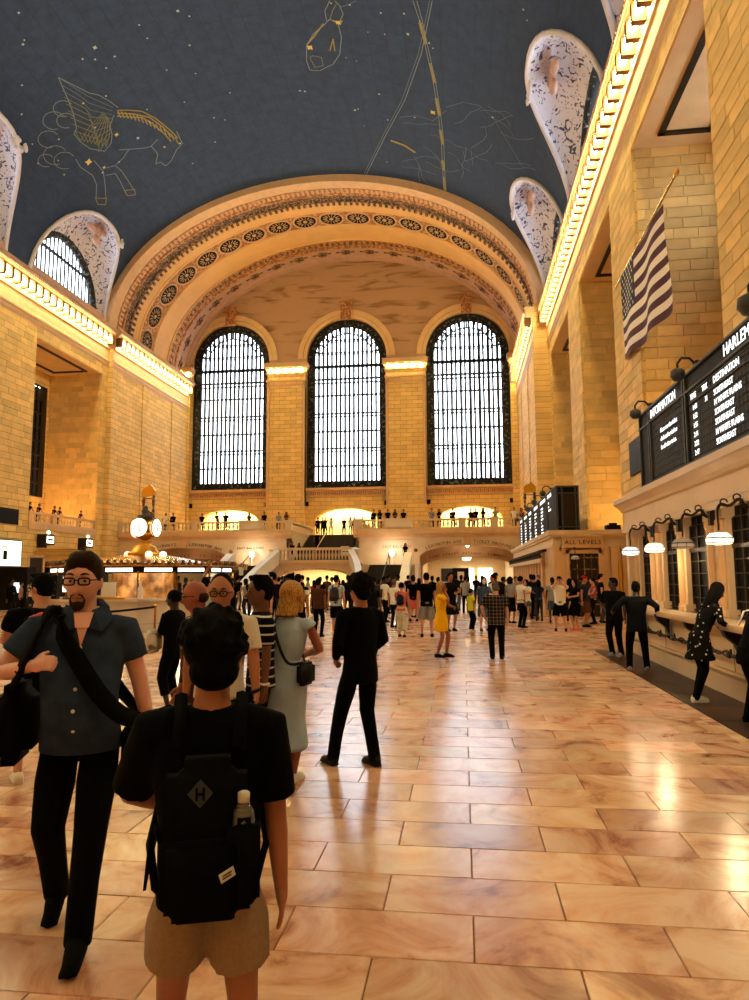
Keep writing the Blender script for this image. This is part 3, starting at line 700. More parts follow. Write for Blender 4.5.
# passages behind the arches
def passage(xc, n, words):
    P2 = lambda u, z, d: (u, 60.5 + d, z)
    m = MB(); arch_wall(m, P2, xc-4.6, xc+4.6, 0, 4.9, [(xc, 3.9, 0, 2.55, .8)], 1.0); o = m.build('wall_passage_%d' % n, M['stone_trim'], kind='structure')
    arc_text(words, xc, 60.47, 2.86, 3.9, .8, -.86, .86, .3, 'engraved', o)
    m = MB(); m.box(xc-4.7, xc-4.55, BY+1, 84, 0, 5.2); m.box(xc+4.55, xc+4.7, BY+1, 84, 0, 5.2); m.box(xc-4.7, xc+4.7, 84, 84.2, 0, 5.2); m.build('passage_walls', M['passage'], o)
    MB().box(xc-4.7, xc+4.7, BY+1, 61, 4.6, 4.8).build('passage_vault', M['stone_trim'], o); MB().box(xc-4.7, xc+4.7, 61, 84, 3.9, 4.1).build('passage_ceiling', M['plaster_plain'], o)
    for k in range(4):
        yy = 64 + k*5
        lm = MB().lathe([(.02, .35), (.25, .3), (.5, .12), (.42, 0), (.1, -.05)], (xc, yy, 3.45), 12).build('ceiling_lamp', M['lamp_warm'], smooth=True)
        tag(lm, '%s glowing ceiling lamp of the %s passage under the balcony' % (('first', 'second', 'third', 'last')[k], 'right' if n == 2 else 'left'), 'lamp', 'passage ceiling lamps')
    return o
p1_ = passage(-23.85, 1, 'SUBWAYS  TO STREET'); p2_ = passage(.42, 2, '42ND STREET PASSAGE  SUBWAYS')
area('passage_light', (.42, 72, 3.8), (0, 0, 0), 6, 20, 900, (1, .86, .6)); area('passage_light', (-23.85, 68, 3.8), (0, 0, 0), 6, 10, 120, (1, .7, .4))
point('arch_lamp', (.42, 58.6, 4.1), .12, 60, (1, .8, .5)); point('arch_lamp', (-23.85, 58.9, 4.1), .12, 12, (1, .7, .4))
l_ = MB().ell((.42, 58.6, 4.35), .22).build('arch_lamp', M['lamp_warm'], smooth=True); tag(l_, 'round lamp glowing under the crown of the right balcony arch', 'lamp')
# bright doors and dark sign board inside the right passage
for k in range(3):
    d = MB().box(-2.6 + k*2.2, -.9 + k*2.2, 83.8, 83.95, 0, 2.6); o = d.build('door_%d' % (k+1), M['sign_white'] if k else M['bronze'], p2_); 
sb = thing('notice_board', 'dark freestanding notice board with a pale poster inside the right passage', 'sign', (-.2, 64, 0))
MB().box(-.95, .55, 63.95, 64.15, .2, 2.45).box(-.9, -.8, 63.8, 64.3, 0, .3).box(.4, .5, 63.8, 64.3, 0, .3).build('board', M['black'], sb); MB().box(-.5, .1, 63.92, 63.96, 1.3, 2.1).build('poster', M['stone_pale'], sb)
# side door surround at the foot of the right arch
# central stair: landing block with lower arch, upper flight, two side flights
LZ = 2.8; LY = 51.5; lx0, lx1 = -14.0, -8.3
m = MB(); arch_wall(m, lambda u, z, d: (u, LY + d, z), lx0, lx1, 0, LZ, [(-11.15, 2.7, 0, 1.62, .62)], 1.0)
m.box(lx0, lx1, LY+.01, BY, LZ-.25, LZ); m.quad((lx0, LY, 0), (lx0, BY, 0), (lx0, BY, LZ), (lx0, LY, LZ)); m.quad((lx1, LY, 0), (lx1, BY, 0), (lx1, BY, LZ), (lx1, LY, LZ))
m.box(-19, lx0, 52.4, BY, 0, LZ-.2); m.box(lx1, -3.6, 52.4, BY, 0, LZ-.2)
st = m.build('stair_landing', M['stone_pale'], kind='structure'); st.name = 'floor_landing'
MB().box(lx0+.1, lx1-.1, LY+4.9, LY+5.0, -.1, LZ-.3).build('lower_passage_wall', M['niche'], st); area('lower_passage_light', (-11.15, LY+2.6, LZ-.35), (0, 0, 0), 4, 1.5, 260, (1, .86, .55))
arc_text('TO TRAINS', -11.15, LY-.02, 1.72, 2.7, .62, -.88, -.2, .17, 'engraved', st); arc_text('DINING CONCOURSE', -11.15, LY-.02, 1.72, 2.7, .62, .02, .92, .15, 'engraved', st)
MB().box(lx0-.05, lx1+.05, LY-.14, LY+.1, LZ-.14, LZ+.02).build('landing_moulding', M['stone_trim'], st)
balustrade(st, (lx0+.1, LY+.05, LZ), (lx1-.1, LY+.05, LZ), 0, 1.12, n=22)
def flight(name, lab, xa, xb, ya, yb, za, zb, n, m):
    o = thing(name, lab, 'stairs', ((xa+xb)/2, ya, za)); 
    me = None
    for k in range(n):
        y0 = ya + (yb-ya)*k/n; z1 = za + (zb-za)*(k+1)/n; s_ = (yb-ya)/n
        if me is None:
            me = MB().box(xa, xb, 0, s_+.04, -(zb-za)/n*1.6, 0).box(xa, xb, -.03, .02, -.05, .002).mesh('step', Vector(((xa+xb)/2, 0, 0))); me.materials.append(M[m])
        ob = bpy.data.objects.new('step', me); link(ob, o); ob.location = (0, y0-ya, z1-za)
    return o
uf = flight('stair_flight', 'dark upper flight of steps rising from the landing to the balcony', SX0, SX1, BY, 64.2, LZ, BZ, 17, 'step_stone')
MB().box(SX0+.01, SX1-.01, BY+.3, 64.2, 0, .1).build('stair_base', M['dark_stone'], uf)
m = MB(); 
for x0, x1 in ((SX0-.45, SX0), (SX1, SX1+.45)): m.box(x0, x1, BY, 66, 0, BZ-.3)
m.build('wall_stairwell', M['stone_pale'], kind='structure')
swl = bpy.data.objects['wall_stairwell']
for x in (SX0-.2, SX1+.2): balustrade(swl, (x, BY+.3, BZ-.02), (x, 66, BZ-.02), 0, .84)
for side, xa, xb in ((-1, -17.9, -14.9), (1, -7.0, -4.05)):
    fo = flight('stair_flight', ('left' if side < 0 else 'right') + ' side flight of dark steps coming down from the landing to the floor', xa, xb, 45.6, 52.4, 0, LZ-.2, 15, 'dark_stone')
    def rail(pts, wd, nm):
        q = MB(); rows = []
        for x, y, z in pts: rows.append([(x-wd/2, y, max(z-1.05, 0)), (x-wd/2, y, z-.1), (x-wd/2-.07, y, z-.1), (x-wd/2-.07, y, z), (x+wd/2+.07, y, z), (x+wd/2+.07, y, z-.1), (x+wd/2, y, z-.1), (x+wd/2, y, max(z-1.05, 0))])
        q.grid(rows); q.f += [tuple(range(8)), tuple((len(rows)-1)*8+i for i in range(8))]; return q.build(nm, M['marble_white'], fo)
    ix = xb if side < 0 else xa; lx = lx0 if side < 0 else lx1; ox = xa if side < 0 else xb
    pts = [(lx, LY+.1, LZ+1.12), (lx - .45*(-side), LY-.15, LZ+1.0)]
    n = 14
    for k in range(n+1):
        f = k/n; pts.append((lx + (ix-lx)*(1-(1-f)**2.2), LY - .2 - f*(LY-45.0), LZ + .95 - (LZ-.05)*(f**.9)))
    rail(pts, .34, 'inner_handrail')
    rail([(ox, 52.6, LZ+.75), (ox, 51.8, LZ+.72), (ox, 45.2, .85), (ox, 44.9, .8)], .42, 'outer_handrail')
    mx = (xa+xb)/2; h = MB(); h.tube([(mx, 53.4, LZ+.7), (mx, 52.2, LZ+.7), (mx, 45.8, .95)], .035, 6)
    for k in range(5): yy = 46+k*1.55; h.tube([(mx, yy, (LZ-.2)*(yy-45.6)/6.8), (mx, yy, (LZ-.2)*(yy-45.6)/6.8+.95)], .03, 5)
    h.build('centre_rail', M['iron'], fo)
    # wall lamp beside the flight
    lx_ = -17.6 if side < 0 else -5.75
    lp = thing('standard_lamp', 'white globe lamp on a thin stand above the %s stair flight' % ('left' if side < 0 else 'right'), 'lamp', (lx_, BY-.5, LZ-.2))
    MB().tube([(lx_, BY-.5, LZ-.2), (lx_, BY-.5, 3.35)], .04, 6).build('stand', M['marble_white'], lp); MB().ell((lx_, BY-.5, 3.6), .26).build('globe', M['sign_white'], lp, smooth=True)
    point('globe_light', (lx_, BY-.95, 3.7), .25, 90, (1, .93, .8))
hr = MB(); hr.tube([(-12.4, 64.2, BZ+.9), (-12.4, BY+.2, LZ+.95)], .035, 6); hr.tube([(-12.4, 64.2, BZ), (-12.4, 64.2, BZ+.9)], .03, 5); hr.tube([(-12.4, BY+.2, LZ), (-12.4, BY+.2, LZ+.95)], .03, 5); hr.build('centre_rail', M['gilt'], uf)
sg = thing('warning_sign', 'small white warning stand on the dark upper stairs', 'sign', (-10.0, BY+1.4, LZ+.6)); MB().box(-10.35, -9.65, BY+1.4, BY+1.45, LZ+.7, LZ+1.5).build('sign_panel', M['white_paint'], sg); MB().box(-10.3, -9.7, BY+1.39, BY+1.4, LZ+1.0, LZ+1.08).box(-10.3, -9.7, BY+1.39, BY+1.4, LZ+1.25, LZ+1.33).build('sign_print', M['black'], sg); MB().box(-10.3, -9.7, BY+1.4, BY+1.6, LZ+.55, LZ+.7).build('foot', M['black'], sg)
sg = thing('stone_sign', 'pale stone direction block with dark lettering at the foot of the left stairs', 'sign', (-17.3, 51.2, 1.9)); MB().box(-18.3, -16.4, 51.2, 51.5, 1.9, 2.6).box(-18.35, -16.35, 51.15, 51.55, 2.6, 2.72).build('block', M['stone_trim'], sg)
for z, t in ((2.42, 'TRACKS 100-117'), (2.15, 'DINING')): lettering('lettering', t, (-17.35, 51.19, z), .22, FRONT, 'engraved', sg)
# gilded wall bracket lanterns standing on the balcony
def gilt_stand(x, y, z, lab, s=1.0):
    g = thing('gilded_standard', lab, 'lamp', (x, y, z))
    q = MB(); pr = [(-.55, 2.2), (-.62, 2.75), (-.45, 3.0), (-.1, 3.15), (.1, 3.35), (.35, 3.1), (.6, 2.75), (.62, 2.45), (.3, 2.35), (-.1, 2.3)]
    q.add([(x + a*s, y-.15, z + b*s) for a, b in pr] + [(x + a*s, y+.15, z + b*s) for a, b in pr], [tuple(range(10))[::-1], tuple(range(10, 20))] + [(i, (i+1) % 10, 10+(i+1) % 10, 10+i) for i in range(10)]); q.build('crest', M['gilt'], g)
    q = MB()
    for a in (-.5, .42):
        q.lathe([(r*s, zz*s) for r, zz in ((.1, .8), (.14, 1.0), (.07, 1.2), (.12, 1.6), (.16, 1.9), (.1, 2.1), (.14, 2.35))], (x + a*s, y, z), 8)
    q.box(x-.5*s, x+.5*s, y-.04, y+.04, z+2.05*s, z+2.13*s); q.box(x-.3*s, x+.5*s, y-.1, y+.1, z, z+.9*s); q.build('legs', M['ornament_dark'], g)
gilt_stand(-27.15, BY+.1, BZ+.88, 'gilded crest on two dark turned legs behind the clock, above the left balcony rail'); gilt_stand(5.55, BY+.1, BZ+.88, 'brown ornamental standard at the right end of the balcony rail', .85)
# ================================================================ TICKET WINDOW BLOCKS
TX = 3.95
def lamp_thing(y, lit, lab, x=3.55, z=2.28, s=.76, hook=True):
    t = thing('ticket_lamp', lab, 'lamp', (x, y, z), group=None)
    q = MB(); n = 14
    q.lathe([(.02*s, .125*s), (.15*s, .11*s), (.22*s, .04*s), (.235*s, .03*s)], (x, y, z), n); 
    q2 = MB().lathe([(.235*s, .02*s), (.235*s, -.07*s), (.2*s, -.09*s), (.02*s, -.1*s)], (x, y, z), n)
    q.build('glass_bowl', M[lit], t, smooth=True); q2.build('glass_band', M[lit], t, smooth=True)
    r = MB().lathe([(.24*s, .012*s), (.243*s, .03*s), (.225*s, .035*s)], (x, y, z), n); r.lathe([(.24*s, -.075*s), (.243*s, -.06*s), (.225*s, -.07*s)], (x, y, z), n)
    for k in range(8):
        a = k*pi/4; r.tube([(x+.24*s*cos(a), y+.24*s*sin(a), z+.02*s), (x+.24*s*cos(a), y+.24*s*sin(a), z-.07*s)], .006*s, 4); r.tube([(x+.225*s*cos(a), y+.225*s*sin(a), z+.04*s), (x+.02*s*cos(a), y+.02*s*sin(a), z+.13*s)], .006*s, 4)
    r.build('bronze_cage', M['bronze'], t)
    if hook:
        h = MB(); h.tube([(x, y, z+.12), (x+.01, y+.02, z+.22), (x-.01, y-.02, z+.3), (x, y, z+.42)], .014, 6)
        pts = []
        for k in range(15):
            f = k/14; pts.append((x + f*(TX+.1-x), y + .05*sin(f*9), z + .42 + .10*sin(f*pi) + .04*sin(f*14)))
        h.tube(pts, .022, 6)
        for f in (.25, .5, .75):
            p = Vector(pts[int(f*14)]); h.tube([p + Vector((.05*cos(a), 0, .05*sin(a)+.03)) for a in [k*.7 for k in range(9)]], .012, 5)
        h.box(TX+.02, TX+.1, y-.05, y+.05, z+.3, z+.6); h.build('scroll_bracket', M['bronze'], t)
    if lit != 'lamp_off': point('lamp_bulb', (x, y, z-.14), .08, 26 if lit == 'lamp_warm' else 9, (1, .75, .42))
    return t
# near block
nb = MB()
nb.box(TX+.02, XR, 0.5, 17.3, 0, 1.06); nb.box(TX+.05, XR, .5, 17.4, 2.86, 3.62)
blk = nb.build('wall_ticket_block', M['stone_pale'], kind='structure')
m = MB()     # entablature with mouldings
prof = [(0, 2.80), (-.05, 2.80), (-.05, 2.92), (.0, 2.95), (.0, 3.28), (-.06, 3.3), (-.09, 3.36), (-.2, 3.45), (-.24, 3.47), (-.24, 3.58), (-.18, 3.62), (.3, 3.62)]
A = [(TX + d, .5, z) for d, z in prof]; B = [(TX + d, 17.55, z) for d, z in prof]; m.grid([A, B]); m.f.append(tuple(range(len(prof), 2*len(prof))))
m.build('entablature', M['stone_pale'], blk)
MB().box(XR-2.6, XR, .5, 17.3, 0, 2.9).build('office_wall', M['dark_stone'], blk)
# end wall of the block
MB().box(TX+.02, XR, 17.3, 17.5, 0, 3.45).build('end_wall', M['stone_pale'], blk)
PIL = [(17.2, .2), (15.52, .43), (13.8, .19), (11.94, .41), (10.2, .19), (8.4, .41), (6.7, .19), (4.9, .41)]
for k, (y, hw) in enumerate(PIL):
    wide = hw > .3
    q = MB(); q.box(4.15, 4.5, y-hw, y+hw, 1.1, 2.86); q.box(4.10, 4.5, y-hw-.03, y+hw+.03, 1.1, 1.24); q.box(4.08, 4.5, y-hw-.04, y+hw+.04, 2.68, 2.86)
    pl = q.build('pilaster', M['stone_pale'], blk)
    for s_ in ((-.24, .24) if wide else (0,)):
        MB().lathe([(.10, 0), (.10, .07), (.075, .09), (.075, 1.4), (.1, 1.45), (.1, 1.54)], (4.13, y+s_, 1.12), 12).build('half_column', M['stone_trim'], pl, smooth=False)
for (ya, ha), (yb_, hb) in zip(PIL, PIL[1:]):
    y0, y1 = yb_ + hb, ya - ha
    q = MB()
    for k in range(4): yy = y0 + (y1-y0)*k/3; q.box(4.235, 4.27, yy-.02, yy+.02, 1.1, 2.8)
    for k in range(8): zz = 1.15 + k*.22; q.box(4.24, 4.265, y0, y1, zz-.01, zz+.01)
    for k in range(7): q.tube([(4.24, y0+.05, 1.2+k*.22), (4.215, y0+.09, 1.28+k*.22), (4.24, y0+.05, 1.36+k*.22)], .02, 5)
    q.box(4.22, 4.28, y0, y1, 2.2, 2.27)
    gr = q.build('bronze_grille', M['bronze'], blk); MB().box(4.275, 4.29, y0, y1, 1.1, 2.86).build('dark_window', M['black'], gr)
# counter shelf with brackets, low panel wall and wavy bronze rail
ct = thing('ticket_counter', 'long marble counter shelf under the ticket windows on dark brackets', 'counter', (3.95, 9, 0))
MB().box(3.62, 4.15, .6, 16.9, 1.04, 1.10).box(3.66, 4.1, .6, 16.9, 1.0, 1.04).build('shelf', M['stone_pale'], ct)
for k in range(9):
    y = 15.9 - k*1.75; q = MB(); q.add([(3.93, y-.07, 1.0), (3.68, y-.07, 1.0), (3.72, y-.07, .9), (3.86, y-.07, .78), (3.93, y-.07, .58), (3.93, y+.07, 1.0), (3.68, y+.07, 1.0), (3.72, y+.07, .9), (3.86, y+.07, .78), (3.93, y+.07, .58)], [(0,1,2,3,4), (9,8,7,6,5), (0,5,6,1), (1,6,7,2), (2,7,8,3), (3,8,9,4)]); q.build('bracket', M['bronze'], ct)
q = MB(); q.box(3.86, 3.98, .6, 17.2, 0, .24); q.box(3.83, 3.98, .6, 17.2, .24, .29); q.box(3.89, 3.98, .6, 17.2, .32, .36)
q.build('plinth', M['stone_pale'], blk)
q = MB(); y = 16.9; pts = []; pts2 = []
while y > .8: pts.append((3.74, y, .66 + .035*sin(y*9))); pts2.append((3.74 + .03*sin(y*9), y, .64 - .035*sin(y*9))); y -= .06
q.tube(pts, .018, 6); q.tube(pts2, .014, 6)
for k in range(19):
    yy = 16.7 - k*.875; q.tube([(3.93, yy, .6), (3.76, yy, .62)], .02, 5); q.ell((3.74, yy, .65), (.035, .09, .055), nu=8, nv=5)
    q.tube([(3.74, yy-.1, .66), (3.72, yy-.14, .74), (3.74, yy-.05, .72)], .012, 5)
for k in range(9): MB().box(3.945, 3.952, 16.2-k*1.75, 16.21-k*1.75, .36, 1.0).build('panel_joint', M['engraved'], blk)
MB().box(3.93, 3.96, .6, 17.2, .9, .94).build('counter_moulding', M['stone_trim'], blk)
rl = q.build('bronze_rail', M['bronze']); tag(rl, 'wavy bronze ornamental rail running below the ticket counter', 'rail')
lamp_thing(15.3, 'lamp_cool', 'cool white caged lamp, farthest along the ticket windows'); lamp_thing(13.45, 'lamp_warm', 'glowing warm caged lamp, second from the far end of the ticket windows')
lamp_thing(11.75, 'lamp_off', 'unlit caged glass lamp between two glowing lamps at the ticket windows'); lamp_thing(10.15, 'lamp_warm', 'largest glowing white caged lamp, nearest at the ticket windows')
lamp_thing(8.4, 'lamp_warm', 'glowing caged lamp over the nearest ticket window, beyond the picture edge')
# far block
fb = MB(); fb.box(TX, XR, 31, 55, 0, 3.45)
fbo = fb.build('wall_far_ticket_block', M['stone_trim'], kind='structure')
m = MB()
for d, z0, z1 in ((.05, 3.0, 3.12), (.02, 3.12, 3.42), (.14, 3.42, 3.52), (.22, 3.52, 3.72)): m.box(TX-d, XR, 31-d, 55, z0, z1)
m.build('entablature', M['stone_pale'], fbo)
q = MB(); q.box(4.3, 6.0, 30.7, 31, 2.95, 3.42); q.box(4.25, 6.05, 30.64, 31, 3.42, 3.5); q.build('sign_frieze', M['stone_trim'], fbo); lettering('inscription', 'ALL LEVELS', (5.15, 30.68, 3.18), .26, FRONT, 'engraved', fbo, spacing=1.2)
for x in (3.97, 4.22, 5.95, 6.35, 6.8): MB().box(x, x+.26, 30.85, 31, 0, 2.85).box(x-.03, x+.29, 30.82, 31, 2.85, 3.0).build('pilaster', M['stone_trim'], fbo)
dr = MB().box(4.55, 5.85, 30.9, 31.0, 0, 2.75).build('door_4', M['bronze'], fbo); MB().box(4.45, 4.58, 30.78, 31, 0, 2.85).box(5.82, 5.95, 30.78, 31, 0, 2.85).box(4.45, 5.95, 30.78, 31, 2.7, 2.85).build('door_frame', M['stone_trim'], dr)
q = MB(); 
for k in range(5): q.box(4.6+k*.3, 4.64+k*.3, 30.86, 30.9, .1, 2.65)
for k in range(5): q.box(4.6, 5.8, 30.86, 30.9, .5+k*.5, .55+k*.5)
q.build('door_bars', M['ornament_dark'], dr)
lm = lamp_thing(30.3, 'lamp_off', 'small hanging lamp before the dark door of the far ticket block', x=4.75, z=2.5, hook=False); MB().tube([(4.75, 30.3, 2.62), (4.75, 30.3, 2.95), (4.75, 30.8, 2.95)], .02, 5).build('arm', M['bronze'], lm)
MB().box(6.62, 6.72, 30.7, 30.84, 1.1, 2.35).build('bronze_panel', M['gilt'], fbo)
# awning row over the far windows, and slim window bays behind it
aw = thing('ticket_awning', 'row of scalloped dark and white valances above the far ticket windows', 'awning', (3.6, 40, 2.4))
for k in range(15):
    y = 33.2 + k*1.45; q = MB().box(TX-.36, TX-.33, y, y+1.36, 2.36, 2.56)
    q.build('valance', M['stone_pale'], aw)
    for d in (.3, .95): MB().tube([(TX-.02, y+d, 2.95), (TX-.22, y+d, 2.92), (TX-.36, y+d, 2.80), (TX-.30, y+d, 2.66), (TX-.36, y+d, 2.56)], .07, 6).build('scroll', M['bronze'], aw)
for k in range(14):
    y = 34.6 + k*1.45; MB().box(TX-.14, TX, y-.25, y+.25, 0, 3.0).build('pilaster', M['stone_trim'], fbo)
fc = MB().box(3.3, TX, 33, 54, 1.0, 1.1).box(3.75, TX, 33, 54, 0, 1.0).build('ticket_counter', M['stone_trim']); tag(fc, 'far marble ticket counter under the awnings', 'counter')
bt = MB().box(6.3, 6.9, 31.3, 31.8, 3.72, 3.95).box(6.45, 6.75, 31.35, 31.6, 3.95, 4.05).build('floodlight', M['black']); tag(bt, 'small black floodlight lying on top of the far ticket block', 'light')
# ================================================================ DEPARTURE BOARDS
def barn_lamp(x, y, z, lab, s=1.0, dx=-.35):
    t = thing('board_lamp', lab, 'lamp', (x, y, z))
    MB().box(x-.02, x+.12, y-.08*s, y+.08*s, z, z+.1*s).build('mount', M['iron'], t)
    MB().tube([(x, y, z+.05), (x+dx*.3, y+.02, z+.17*s), (x+dx*.75, y+.03, z+.18*s), (x+dx, y+.03, z+.08*s), (x+dx, y+.03, z-.03*s)], .022*s, 8).build('arm', M['iron'], t, smooth=True)
    MB().lathe([(.03*s, .02*s), (.07*s, 0), (.12*s, -.03*s), (.13*s, -.13*s), (.11*s, -.15*s), (.08*s, -.2*s), (.02*s, -.22*s)], (x+dx, y+.03, z-.02*s), 12).build('shade', M['iron_grey'], t, smooth=True); return t
BX = 3.95; by0, by1, bz0, bz1 = 6.0, 15.6, 3.66, 5.27
bd = thing('departure_board', 'large near black departure board with white train times above the ticket windows', 'board', (BX, 10, bz0))
MB().box(BX, BX+.9, by0, by1, bz0, bz1).build('housing', M['black'], bd)
fr = MB()
for z, h in ((bz0, .05), (4.93, .035), (bz1-.04, .04)): fr.box(BX-.05, BX, by0, by1, z, z+h)
for y in (15.55, 14.85, 14.72, 12.55, 12.42, 8.3, 8.2): fr.box(BX-.045, BX, y-.025, y+.025, bz0, bz1)
fr.build('silver_frame', M['iron_grey'], bd)
fp = MB()
for a, b_ in ((12.62, 14.65), (8.35, 12.38)):
    nr = 9
    for r in range(nr):
        y = a+.06
        while y < b_-.06: fp.box(BX-.012, BX-.002, y, y+.12, bz0+.12 + r*.13, bz0+.12 + r*.13+.105); y += .135
fp.build('flap_cell_field', M['flap'], bd, kind='stuff')
def bt_(t, y, z, s, m='text_lit', al='LEFT', xs=1.0): return lettering('lettering', t, (BX-.05 if s > .2 else BX-.02, y, z), s, LEFTF, m, bd, .003, xs, al)
bt_('INFORMATION', 14.6, 5.06, .25, xs=1.0); bt_('HARLEM LINE', 10.55, 5.08, .26, xs=1.0)
for k, t in enumerate(('Please see the ticket', 'clerk at the window', 'for all other trains.')): bt_(t, 14.05, 4.62 - k*.17, .13, xs=1.0)
bt_('TIME', 12.2, 4.80, .14); bt_('TRK', 11.62, 4.80, .14); bt_('DESTINATION', 11.1, 4.80, .16)
rows_ = [('1:48', '31', 'SOUTHEAST'), ('1:52', '', 'N WHITE PLAINS'), ('1:55', '', 'SOUTHEAST'), ('2:11', '', 'SOUTHEAST'), ('2:22', '', 'N WHITE PLAINS'), ('2:47', '', 'SOUTHEAST')]
for k, (a, b_, c) in enumerate(rows_):
    z = 4.60 - k*.155; bt_(a, 12.1, z, .125); 
    if b_: bt_(b_, 11.5, z, .125)
    bt_(c, 11.1, z, .14)
for z in (4.88, 4.70): MB().box(BX-.03, BX-.015, 8.4, 12.3, z, z+.012).build('rule', M['iron_grey'], bd)
barn_lamp(BX-.02, 11.85, bz1-.02, 'goose-neck lamp over the middle of the near departure board', .95, -.28); barn_lamp(BX-.02, 14.75, bz1-.02, 'goose-neck lamp at the far left end of the near departure board', .9, -.28); barn_lamp(BX-.02, 8.7, bz1-.02, 'goose-neck lamp over the near right part of the near departure board', 1.2)
sp_ = MB().box(XR-.14, XR-.05, 28.0, 29.7, 5.85, 7.25).build('wall_vent', M['black'], wR)
# far board
F0, F1, fx, fz0, fz1 = 32.2, 52.0, 4.3, 3.73, 5.85
bd2 = thing('departure_board', 'far black departure board with rows of small white lettering and bronze end frame', 'board', (fx, 42, fz0))
MB().box(fx, 5.3, F0, F1, fz0, fz1).build('housing', M['black'], bd2)
fr = MB()
for x in (fx+.03, fx+.25, 5.15, 5.27): fr.box(x-.03, x+.03, F0-.06, F0, fz0, fz1)
for z in (fz0+.02, fz0+.22, fz1-.35, fz1-.05): fr.box(fx, 5.3, F0-.06, F0, z-.02, z+.03)
fr.build('end_frame', M['iron_grey'], bd2); MB().box(fx+.3, 5.1, F0-.03, F0, fz0+.25, fz1-.4).build('end_panel', M['bronze'], bd2)
fr = MB(); y = F0
while y < F1: fr.box(fx-.04, fx, y-.04, y+.04, fz0, fz1); y += 3.3
for z in (fz0, fz1-.06): fr.box(fx-.04, fx, F0, F1, z, z+.06)
fr.build('silver_frame', M['iron_grey'], bd2)
for k in range(6):
    y1 = F0 + 3.1 + k*3.3
    t = lettering('lettering', ('NEW HAVEN', 'TIME  DESTINATION', 'STAMFORD LINE', 'NEW HAVEN', 'LOCAL TRAINS', 'DEPARTURES')[k], (fx-.03, y1, fz1-.22), .26, LEFTF, 'text_lit', bd2, .004, 1, 'LEFT')
    for r in range(3 if k == 0 else 8):
        tx = random.choice(['STAMFORD', 'NEW HAVEN', 'HARRISON', 'S NORWALK', 'RYE', 'GREENWICH'])
        lettering('lettering', tx, (fx-.03, y1-.3, fz1-.55 - r*.185), .13, LEFTF, 'text_lit', bd2, .004, 1.3, 'LEFT')
for k in range(5): barn_lamp(fx-.02, F0+1.6+k*4, fz1-.02, ('nearest', 'second', 'third', 'fourth', 'farthest')[k] + ' goose-neck lamp along the top of the far departure board', 1.2, -.4)
# ================================================================ FLAG
fg = thing('flag', 'large striped flag with a starred dark canton hanging from a slanted pole', 'flag', (7.0, 29.8, 14.5))
MB().tube([(7.1, 31.3, 14.72), (6.75, 21.2, 14.1)], .045, 8).build('pole', M['brass'], fg); MB().ell((6.74, 21.0, 14.08), (.08, .16, .08)).build('finial', M['gilt'], fg)
mat('flag_red', (70, 24, 46), .8); mat('flag_white', (236, 226, 214), .8); mat('flag_blue', (22, 28, 56), .8)
FL0, FL1 = 29.6, 22.9
def fpnt(u, v):   # u along the pole 0..1, v down 0..1
    y = FL0 + (FL1-FL0)*u; zt = 14.52 - .42*u
    z = zt - 3.72*v - .10*sin(u*3.1)*v; x = 6.95 - .1*u + .16*sin(u*13 + v*2)*(.25+v*.75)*(.4+.6*u)
    return (x, y + .12*sin(v*5)*u, z)
for k in range(13):
    mb = MB(); n = 36; u0 = .38 if k < 7 else 0
    mb.grid([[fpnt(u0 + (1-u0)*i/n, (k+q)/13) for i in range(n+1)] for q in (0, .5, 1)]); mb.build('stripe', M['flag_red' if k % 2 == 0 else 'flag_white'], fg, smooth=True)
mb = MB(); mb.grid([[fpnt(.38*i/16, 7/13*j/10) for i in range(17)] for j in range(11)]); cn = mb.build('canton', M['flag_blue'], fg, smooth=True)
mb = MB()
for r in range(9):
    for c in range(6 if r % 2 == 0 else 5):
        u = .38*((c+.5 + (0 if r % 2 == 0 else .5))/6); v = 7/13*(r+.7)/9.4; p = Vector(fpnt(u, v)) + Vector((-.03, 0, 0))
        mb.v += [tuple(p)] + [tuple(p + Vector((0, (.10 if j % 2 == 0 else .045)*sin(j*pi/5), (.10 if j % 2 == 0 else .045)*cos(j*pi/5)))) for j in range(10)]; b0 = len(mb.v)-11
        mb.f += [(b0, b0+1+j, b0+1+(j+1) % 10) for j in range(10)]
mb.build('stars', M['flag_white'], cn)
